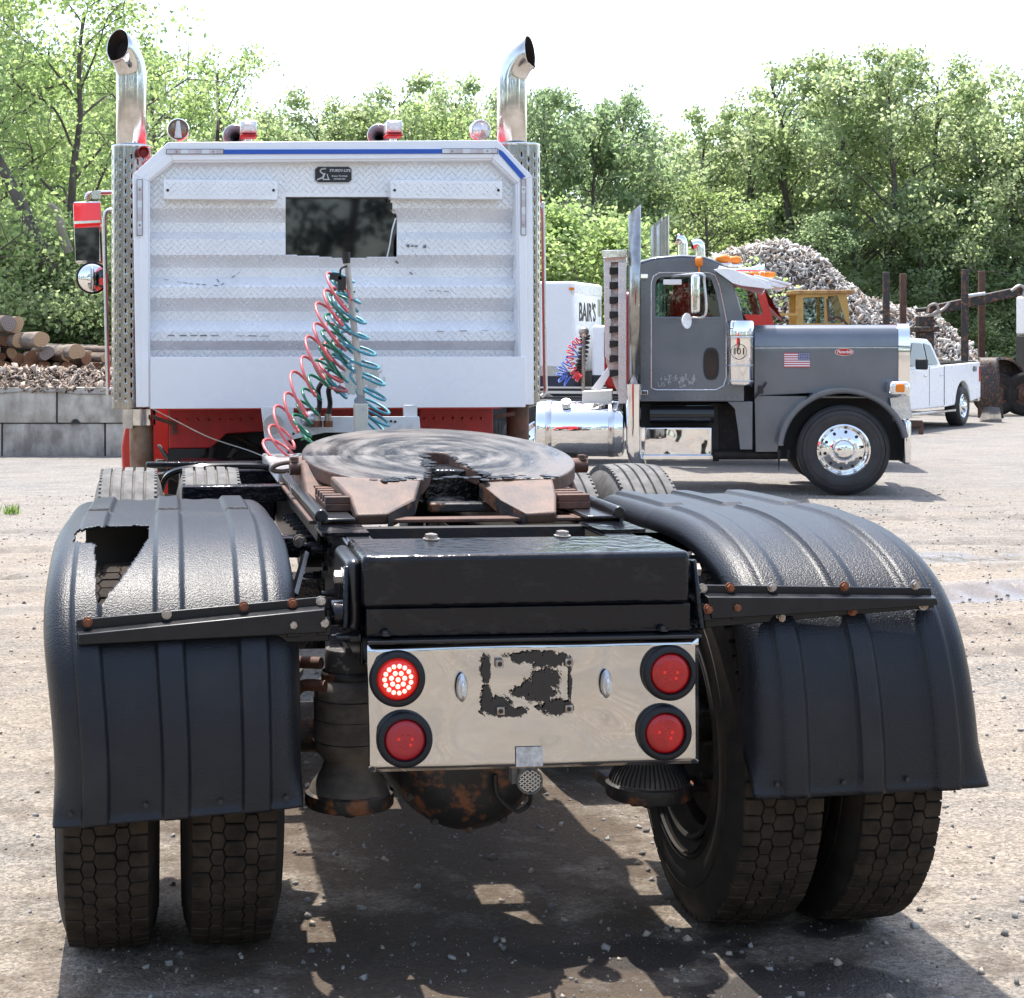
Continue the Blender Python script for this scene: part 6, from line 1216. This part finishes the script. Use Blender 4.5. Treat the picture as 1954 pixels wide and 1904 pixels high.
def heap(name, fn, xs, ys, N, Ls, mset, label, cat, seed, org, rz, flat=.5, base_m=None):
    r_ = np.random.default_rng(seed); X = r_.uniform(*xs, N); Y = r_.uniform(*ys, N); Z = fn(X, Y); ok = Z > .03; X, Y, Z = X[ok], Y[ok], Z[ok]; N = len(X)
    L = r_.uniform(*Ls, N)*(1+.8*(r_.random(N) < .08)); S = np.stack([L, L*r_.uniform(.18, .4, N), L*r_.uniform(.08, .2, N)], 1)*.5
    Rm = rotmats(N, r_); V, F_ = scatter(np.stack([X, Y, Z+r_.uniform(-.2, .4, N)*L*flat], 1), S, r_, .12, Rm)
    gx_ = np.linspace(*xs, 60); gy_ = np.linspace(*ys, 40); A, B = np.meshgrid(gx_, gy_, indexing='ij'); C = fn(A, B)-.04
    base = np.stack([A, B, C], -1).reshape(-1, 3); ii_, jj_ = np.meshgrid(np.arange(59), np.arange(39), indexing='ij'); a_ = (ii_*40+jj_).ravel(); bf_ = np.stack([a_, a_+40, a_+41, a_+1], 1)
    mi = np.concatenate([np.repeat(r_.choice(mset, N), 6), np.full(len(bf_), 2 if base_m is None else base_m)])
    me = np_mesh(name, np.concatenate([V, base]), np.concatenate([F_, bf_+len(V)]), chipm, mi); o = bpy.data.objects.new(name, me); col.objects.link(o); o.location = org; o.rotation_euler = (0, 0, rz)
    return tag(o, label, cat, kind='stuff')
def bank(x, y): return .98+.22*sstep(y, .05, .9)-.42*sstep(y, 1.5, 2.6)+.07*vnoise(x, y, 1.3, 1)+.05*vnoise(x, y, 4, 2)-.06*sstep(.12-y, 0, .3)
heap('bark_bank', bank, (-3., 4.4), (-.02, 4.8), 12000, (.04, .13), [0, 0, 1, 1, 2], 'bank of shredded brown bark lying on top of the block wall', 'bark', 11, wp, -YAW)
mp = TZ(1490, 700, 36.); mp.z = 0; MFm = Frame(mp, -YAW)
ppm = 2325/36.
def mound(x, y):
    h = np.interp(x, [-7, -6.2, -5.3, -3.8, -2.4, -1.4, -.6, 0, .8, 1.7, 2.3, 3.2, 4.2, 5.4, 6.0, 6.6], [0, 1.4, 3.05, 3.3, 4.05, 4.35, 4.6, 4.72, 4.35, 3.55, 2.95, 2.65, 2.45, 1.5, .6, 0])
    h = h*np.exp(-(np.maximum(0, np.abs(y)-.6)/2.1)**2)+.25*vnoise(x, y, .7, 3)+.16*vnoise(x, y, 2.2, 5)
    return h-.12
heap('wood_chip_mound', mound, (-8.5, 8.), (-4.6, 4.), 60000, (.05, .20), [3, 3, 4, 4, 0, 1], 'big mound of grey and brown wood slabs and chips behind the trucks', 'wood pile', 5, mp, -YAW, 1.)
bark = [mat('log_bark_%d' % i, c, .9, c2=c2, vs=9, bump=.02, bs=12, stretch=(1, 1, .4)) for i, (c, c2) in enumerate((((.20,.15,.115), (.10,.075,.06)), ((.16,.135,.115), (.26,.21,.165)), ((.11,.08,.065), (.20,.13,.09))))]
def endmat(name, c, c2):
    m = mat(name, c, .8); n = m.node_tree.nodes; l = m.node_tree.links; tc = n['Texture Coordinate']; wv = n.new('ShaderNodeTexWave'); wv.wave_type = 'RINGS'; wv.rings_direction = 'Z'; wv.inputs['Scale'].default_value = 9; wv.inputs['Distortion'].default_value = 4; wv.inputs['Detail'].default_value = 3; l.new(tc.outputs['Object'], wv.inputs[0])
    mx = n.new('ShaderNodeMix'); mx.data_type = 'RGBA'; mx.inputs[6].default_value = (*c, 1); mx.inputs[7].default_value = (*c2, 1); l.new(wv.outputs['Fac'], mx.inputs[0]); l.new(mx.outputs[2], n['Principled BSDF'].inputs['Base Color']); return m
ends = [endmat('log_end_tan', (.50,.34,.20), (.38,.23,.12)), endmat('log_end_grey', (.30,.25,.22), (.20,.15,.13)), endmat('log_end_rusty', (.34,.18,.10), (.24,.11,.06))]
zl = lambda x, y: (x/5.391, 555+y/5.391)
LG = 'cut logs piled on the bark bank behind the block wall'
logs = [(90,335,78,1,0,'log with weathered grey end on top of the log pile',2.2,.9), (168,352,78,0,1,'thick tan ended log lying highest beside the grey ended log',2.2,.75), (50,520,55,2,2,None,1.8,.8), (192,512,66,0,0,'log with flared split end below the two topmost logs',1.6,.6), (425,500,78,0,1,'log with smooth pale oval end and a stub branch',2.2,1.0), (122,642,52,0,2,None,1.8,.7), (12,690,46,2,2,None,1.8,.8), (190,700,62,2,2,None,1.6,.5), (690,665,62,0,0,'pale sawn log left of the heart shaped log end',1.9,.75), (790,640,78,0,1,'log with heart shaped cracked pale end',2.0,.8), (885,695,58,2,0,None,1.7,.6), (1000,592,34,0,1,'thin long log lying along the top of the pile',3.2,1.25), (925,640,27,0,0,None,1.6,.9), (870,785,36,0,1,None,1.2,.5), (1092,690,52,0,0,'log end beside the chrome grab rail',1.8,1.2), (590,782,38,1,2,None,1.3,.5), (480,640,70,1,2,'grey barked stump section in the middle of the pile',1.0,.3), (700,790,60,2,2,None,1.5,.2), (330,700,80,2,2,None,1.4,.3), (1180,610,40,2,0,None,2.4,1.4), (1010,800,50,2,2,None,1.5,.3), (450,780,60,2,2,None,1.5,.2), (60,800,70,2,2,None,1.5,.2), (280,800,70,2,2,None,1.5,.3), (1150,790,60,2,2,None,1.5,.4), (-60,600,70,0,0,None,1.8,.6), (-40,760,70,2,1,None,1.8,.6)]
for i, (x, y, rz_, em_, bm_, lab, L, ang) in enumerate(logs):
    u, v = zl(x, y); Zd = 19.5+.35*random.random()+(.30 if lab is None else 0)+(1.2 if 'thin long' in (lab or '') else 0); c_ = TZ(u, v, Zd); r_ = 1.08*rz_/5.391/2325*Zd; ang *= 1 if 'thin long' in (lab or '') else .5; d = Vector((-math.sin(ang), math.cos(ang), random.uniform(-.05, .03))).normalized()
    b = MB(); n = 16; seed = i*3.7; rings = [0, .04, .3, .6, 1.0]
    vs_ = []; ax = Vector((0, 0, 1))
    lob = (1+.0) 
    def rad(t, h): return r_*(1+.10*math.sin(2*t+seed)+.06*math.sin(3*t+seed*2)+(.16*math.cos(t-1.6) if 'heart' in (lab or '') else 0)+.05*math.sin(h*5+t))
    for h in rings: vs_ += [Vector((math.cos(t)*rad(t, h*L), math.sin(t)*rad(t, h*L), h*L)) for t in [2*math.pi*k/n for k in range(n)]]
    fs = [(a_*n+j, a_*n+(j+1) % n, (a_+1)*n+(j+1) % n, (a_+1)*n+j) for a_ in range(len(rings)-1) for j in range(n)]
    b.add(vs_, fs, 0); b.add([Vector((0, 0, -.01))]+vs_[:n], [(0, 1+(j+1) % n, 1+j) for j in range(n)], 1); b.add([Vector((0, 0, L))]+vs_[-n:], [(0, 1+j, 1+(j+1) % n) for j in range(n)], 1)
    if 'stub' in (lab or ''): b.cyl((0, -r_*.8, .12), (0, -r_*1.35, .08), .07, .06, n=8)
    o = b.build('log', [bark[bm_], ends[em_]], None, 50, label=lab or 'dark cut log wedged in the lower part of the log pile', cat='log', group=None if lab else LG)
    if lab: o['group'] = LG
    o.location = c_; o.rotation_euler = d.to_track_quat('Z', 'Y').to_euler()
# ------------------------------------------------------------ trees
def leaf_mat(name, c, tr):
    m = bpy.data.materials.new(name); m.use_nodes = True; n = m.node_tree.nodes; l = m.node_tree.links; n.remove(n['Principled BSDF']); out = n['Material Output']
    d = n.new('ShaderNodeBsdfDiffuse'); d.inputs[0].default_value = (*c, 1); t = n.new('ShaderNodeBsdfTranslucent'); t.inputs[0].default_value = (*tr, 1); gl = n.new('ShaderNodeBsdfGlossy'); gl.inputs['Roughness'].default_value = .5; gl.inputs[0].default_value = (.6,.6,.6,1)
    mx = n.new('ShaderNodeMixShader'); mx.inputs[0].default_value = .58; l.new(d.outputs[0], mx.inputs[1]); l.new(t.outputs[0], mx.inputs[2]); m2 = n.new('ShaderNodeMixShader'); m2.inputs[0].default_value = .05; l.new(mx.outputs[0], m2.inputs[1]); l.new(gl.outputs[0], m2.inputs[2]); l.new(m2.outputs[0], out.inputs[0]); return m
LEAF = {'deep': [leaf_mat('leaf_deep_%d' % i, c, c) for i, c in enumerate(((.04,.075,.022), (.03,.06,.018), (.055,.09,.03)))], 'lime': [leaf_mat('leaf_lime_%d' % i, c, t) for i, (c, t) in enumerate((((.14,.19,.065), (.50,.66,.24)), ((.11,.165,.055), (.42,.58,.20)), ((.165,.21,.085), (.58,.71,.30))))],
        'mid': [leaf_mat('leaf_mid_%d' % i, c, t) for i, (c, t) in enumerate((((.15,.19,.09), (.58,.70,.34)), ((.125,.17,.08), (.50,.63,.28)), ((.175,.21,.11), (.66,.75,.42))))],
        'dark': [leaf_mat('leaf_dark_%d' % i, c, t) for i, (c, t) in enumerate((((.11,.15,.075), (.42,.56,.28)), ((.09,.13,.065), (.34,.48,.23)), ((.13,.17,.09), (.50,.62,.33))))]}
trunkm = mat('tree_bark', (.13,.11,.095), .9, c2=(.07,.055,.048), vs=7, bump=.02, bs=20, stretch=(1, 1, .3))
def make_tree(seed, kind, H=10., spread=2.6, low=.12, dens=1., leaf=.06, lean=0., trunk_r=.16, name='deciduous_tree'):
    r_ = np.random.default_rng(seed); root = empty(name); tb = MB(); C = []
    tp_ = [Vector((0, 0, -.1))]; cur = Vector((0, 0, 0))
    for k in range(1, 9): cur = Vector((cur.x+r_.normal()*.12+lean*.1, cur.y+r_.normal()*.12, H*.92*k/8)); tp_.append(cur.copy())
    tr_ = catmull(tp_, 4); nt_ = len(tr_); tb.tube(tr_, [trunk_r*(1-.9*i/nt_)+.012 for i in range(nt_)], 8)
    nb = int(30*dens)
    for k in range(nb):
        t = low+(1-low)*((k+r_.random())/nb)**.9; i = min(int(t*(nt_-1)), nt_-1); p = tr_[i]; az = k*2.4+r_.normal()*.5
        prof = math.sin(math.pi*min(1, (t*.82+.14)))**.7; L = spread*prof*r_.uniform(.55, 1.15)+.3; up = .25+.75*t+r_.normal()*.15
        d = Vector((math.cos(az), math.sin(az), up)).normalized(); q = [p, p+d*L*.4+Vector((0, 0, .08*L)), p+d*L*.75+Vector((r_.normal(), r_.normal(), r_.normal()))*.1*L, p+d*L]
        cb_ = catmull(q, 4); tb.tube(cb_, [max(.008, trunk_r*.38*(1-t*.6)*(1-.85*j/len(cb_))) for j in range(len(cb_))], 5)
        for s in (.4, .6, .8, 1.):
            c0 = cb_[min(int(s*len(cb_)), len(cb_)-1)]; C.append((c0, .30+.22*L*.5))
            for m_ in range(2):
                d2 = (d*.5+Vector((r_.normal(), r_.normal(), r_.normal()*.6+.2))*.7).normalized(); e = c0+d2*L*r_.uniform(.2, .42); tb.tube([c0, (c0+e)/2+Vector((0, 0, .04)), e], [.014, .010, .005], 4); C.append((e, .26+.12*L))
    C.append((tr_[-1], .5)); tb.build('trunk', trunkm, root, 60)
    P = []; MI = []
    for c_, s in C:
        n_ = int(40*dens*(s/.45)**1.5*(.058/leaf)**1.1*(1 if r_.random() > .22 else .25)); q = r_.normal(size=(n_, 3)); q /= np.linalg.norm(q, axis=1)[:, None]; q *= (r_.random(n_)**.45)[:, None]*s*np.array([1, 1, .72]); P.append(q+np.array(c_)); MI.append(np.where(r_.random(n_) < .7, r_.integers(0, 3), r_.integers(0, 3, n_)))
    P = np.concatenate(P); MI = np.concatenate(MI); N_ = len(P); Rm = rotmats(N_, r_); Rm = Rm
    quad = np.array([(-.5, 0, 0), (0, -.38, .1), (.62, 0, 0), (0, .38, .1)]); s = leaf*r_.uniform(.7, 1.45, N_)
    V = np.einsum('nij,kj->nki', Rm, quad)*2*s[:, None, None]+P[:, None, :]
    me = np_mesh('crown', V.reshape(-1, 3), np.arange(N_*4).reshape(-1, 4), LEAF[kind], MI); o = bpy.data.objects.new('crown', me); col.objects.link(o); o.parent = root
    return root
protos = {'lime1': make_tree(1, 'lime', 10, 2.8, .1, .66, .05), 'lime2': make_tree(2, 'lime', 10, 3.2, .2, .6, .05, lean=.6), 'mid1': make_tree(3, 'mid', 10, 2.7, .08, .85, .06), 'mid2': make_tree(4, 'mid', 10, 2.2, .15, .85, .058), 'dark1': make_tree(5, 'dark', 10, 2.5, .06, .95, .058), 'dark2': make_tree(6, 'dark', 10, 2.9, .1, 1., .09),
          'shrub1': make_tree(8, 'lime', 3.0, 1.5, .02, 1.2, .034, trunk_r=.05, name='shrub'), 'shrub2': make_tree(9, 'mid', 3.0, 1.7, .02, 1.2, .036, trunk_r=.05, name='shrub')}
protos['deep1'] = make_tree(21, 'deep', 10, 2.9, .05, .8, .08); protos['deep2'] = make_tree(22, 'deep', 10, 3.2, .08, .8, .08)  # leaf colours darkened here so the chrome reflects these trees dark
used = set()
def plant(kind, u, Z, vtop, label, group, cat='tree', wide=1., z0=0., back=None):
    pr = protos[kind]; o = pr if kind not in used else dup(pr); used.add(kind); p = TZ(u, 650, Z)
    if back: o.location = (back[0], back[1], 0); o.scale = (back[2],)*3; o.rotation_euler = (0, 0, random.uniform(0, 6.28)); return tag(o, 'leafy tree standing across the yard behind the camera, seen in reflections', 'tree', GB)
    H0 = 3.1 if kind.startswith('shrub') else 10.3
    h = CZ+(650-vtop)*Z/2325-z0; s = h/H0; o.location = (p.x, p.y, z0); o.rotation_euler = (0, 0, random.uniform(0, 6.28)); o.scale = (s*wide, s*wide, s); tag(o, label, cat, group); return o
GL = 'trees behind the log pile'; GM = 'trees beyond the headache rack'; GR = 'trees behind the chip mound'
LB = {'lime': 'bright yellow green leafy tree growing behind the ', 'mid': 'full mid green tree growing behind the ', 'dark': 'dense dark green tree growing behind the '}
def where(u, tab): return [w_ for lim, w_ in tab if u < lim][0]
WL = ((0, 'outer end of the log pile'), (100, 'log pile'), (200, 'side mirror and logs'), (300, 'exhaust stack beside the mirror'), (999, 'round roof lamp near the aerial'))
WM = ((540, 'aerial on the cab roof'), (700, 'gap between the two roof strobe lamps'), (800, 'roof strobe lamp farther from the aerial'), (999, 'round clear roof lamp'))
WR = ((1150, 'white box truck'), (1280, 'chrome stack of the grey tractor'), (1480, 'cab of the grey tractor'), (1640, 'chip mound and yellow loader'), (1800, 'chip mound and rusty stakes'), (9999, 'log truck boom'))
for k, u, Z, vt, wd in (('lime2',110,24,-60,1.0),('lime1',-20,25,-140,1.1),('lime1',250,28,30,.9),('lime2',330,30,70,1.),('mid1',60,36,60,1.2),('lime1',420,31,60,.85),('lime1',170,34,110,1.1),('dark1',-60,30,-20,1.1),('mid1',290,37,120,1.2),('mid2',20,40,60,1.3),('lime2',-110,23,-120,1.),('dark2',160,42,200,1.3)):
    plant(k, u, Z, vt, LB[k[:-1]]+where(u, WL), GL, wide=wd)
for k, u, Z, vt, wd in (('mid2',520,46,190,.9),('mid1',600,45,165,1.0),('mid2',690,44,185,1.),('mid1',770,43,125,.95),('lime1',830,42,175,1.1),('mid1',880,44,130,.8),('dark1',560,50,215,1.1),('dark2',650,51,230,1.2),('mid2',760,52,200,1.2),('dark1',850,50,180,1.),('mid1',930,46,160,.9),('mid2',470,48,200,1.),('dark2',720,47,225,1.3)):
    plant(k, u, Z, vt, LB[k[:-1]]+where(u, WM), GM, wide=wd)
for k, u, Z, vt, wd in (('dark1',1040,42,130,.9),('dark2',1110,43,210,1.),('dark1',1185,44,150,.95),('mid2',1010,47,170,1.),('mid1',1260,50,245,1.),('lime1',1340,43,330,1.3),('mid1',1330,47,200,1.),('mid1',1430,46,190,1.),('mid2',1520,45,85,1.),('mid1',1610,44,88,1.05),('mid2',1690,43,62,.95),('mid1',1780,44,85,1.),('dark2',1640,48,190,1.2),('dark1',1760,42,330,1.2),('mid2',1860,45,140,1.),('dark2',1900,43,240,1.2),('mid1',1960,41,185,1.),('dark1',1850,42,330,1.2),('mid1',2040,43,90,1.1),('dark2',1550,50,210,1.2),('dark1',1460,50,260,1.2),('dark2',1380,51,270,1.2),('mid2',1240,45,300,1.),('dark1',1130,48,190,1.),('dark2',1700,50,200,1.2),('mid1',2120,46,120,1.2),('dark1',1580,42,380,1.2)):
    plant(k, u, Z, vt, LB[k[:-1]]+where(u, WR), GR, wide=wd)
plant('shrub1', 1090, 31, 445, 'bright green round bush behind the white box truck', None, 'bush', 1.15)
for i, u in enumerate(range(-60, 480, 34)): plant('shrub1' if i % 3 else 'shrub2', u, 23.5+i % 3*1.3, 470+40*(i % 4), ('yellow green' if i % 3 else 'dark green')+' undergrowth bush behind the log pile', 'bushes under the trees behind the logs', 'bush', 1.2)
for i, u in enumerate(range(980, 2060, 34)): plant('shrub2', u, 42.5+i % 3*1.2, 560+18*(i % 4), ('dark green')+' undergrowth bush at the wood edge behind the trucks', 'bushes along the wood edge', 'bush', 1.5)
for i, u in enumerate(range(440, 1000, 45)): plant('shrub2', u, 42+i % 2*1.5, 470+20*(i % 3), 'dark green undergrowth bush hidden behind the headache rack', 'bushes beyond the headache rack', 'bush', 1.5)
GB = 'trees across the yard behind the camera'
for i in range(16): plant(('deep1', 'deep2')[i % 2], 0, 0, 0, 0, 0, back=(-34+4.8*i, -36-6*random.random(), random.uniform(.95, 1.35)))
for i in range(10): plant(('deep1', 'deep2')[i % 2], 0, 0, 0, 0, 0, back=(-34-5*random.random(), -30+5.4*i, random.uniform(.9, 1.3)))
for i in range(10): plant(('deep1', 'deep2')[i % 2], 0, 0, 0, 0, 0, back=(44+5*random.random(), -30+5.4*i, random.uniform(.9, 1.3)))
# old leaning trunk and dead limb among the left trees
b = MB(); b.tube(catmull([TZ(75, 470, 22.8), TZ(60, 440, 22.8), TZ(40, 390, 22.9), TZ(15, 340, 23), TZ(-10, 290, 23)], 5), [.16-.004*i for i in range(21)], 10); b.tube(catmull([TZ(75, 470, 22.8), TZ(100, 520, 22.8), TZ(150, 560, 22.9), TZ(165, 640, 22.9), TZ(168, 700, 23)], 5), .17, 10)
b.build('leaning_trunk', trunkm, None, 60, label='dark leaning bare tree trunk among the bright trees behind the logs', cat='tree trunk')
b = MB(); b.tube(catmull([TZ(88, 385, 22.5), TZ(108, 402, 22.5), TZ(118, 440, 22.5), TZ(130, 480, 22.6)], 6), [.03+.004*i for i in range(19)], 8); b.build('dead_limb', mat('dead_wood', (.30,.25,.21), .9), None, 60, label='pale dead curved limb hanging in front of the trees behind the mirror', cat='branch')
# weeds
grm = leaf_mat('grass_blade', (.09,.15,.03), (.22,.34,.06))
def tuft(p, n_, h, s, label):
    r_ = np.random.default_rng(int(abs(p.x)*100)); b = MB()
    for k in range(n_):
        a_ = r_.uniform(0, 6.28); q = p+Vector((r_.normal()*s, r_.normal()*s, 0)); d = Vector((math.cos(a_), math.sin(a_), 0)); hh = h*r_.uniform(.5, 1.2); w_ = Vector((-d.y, d.x, 0))*.006
        b.add([q-w_, q+w_, q+d*hh*.25+Vector((0, 0, hh*.6))+w_*.6, q+d*hh*.25+Vector((0, 0, hh*.6))-w_*.6, q+d*hh*.55+Vector((0, 0, hh))], [(0, 1, 2, 3), (3, 2, 4)])
    b.build('grass_tuft', grm, None, 0, label=label, cat='grass', kind='stuff')
tuft(TG(20, 980), 60, .10, .06, 'small green grass tuft growing in the gravel left of the truck'); tuft(TG(1905, 768), 160, .25, .35, 'green weeds beside the log truck wheels'); tuft(TG(110, 866), 30, .06, .1, 'thin weeds at the foot of the block wall')
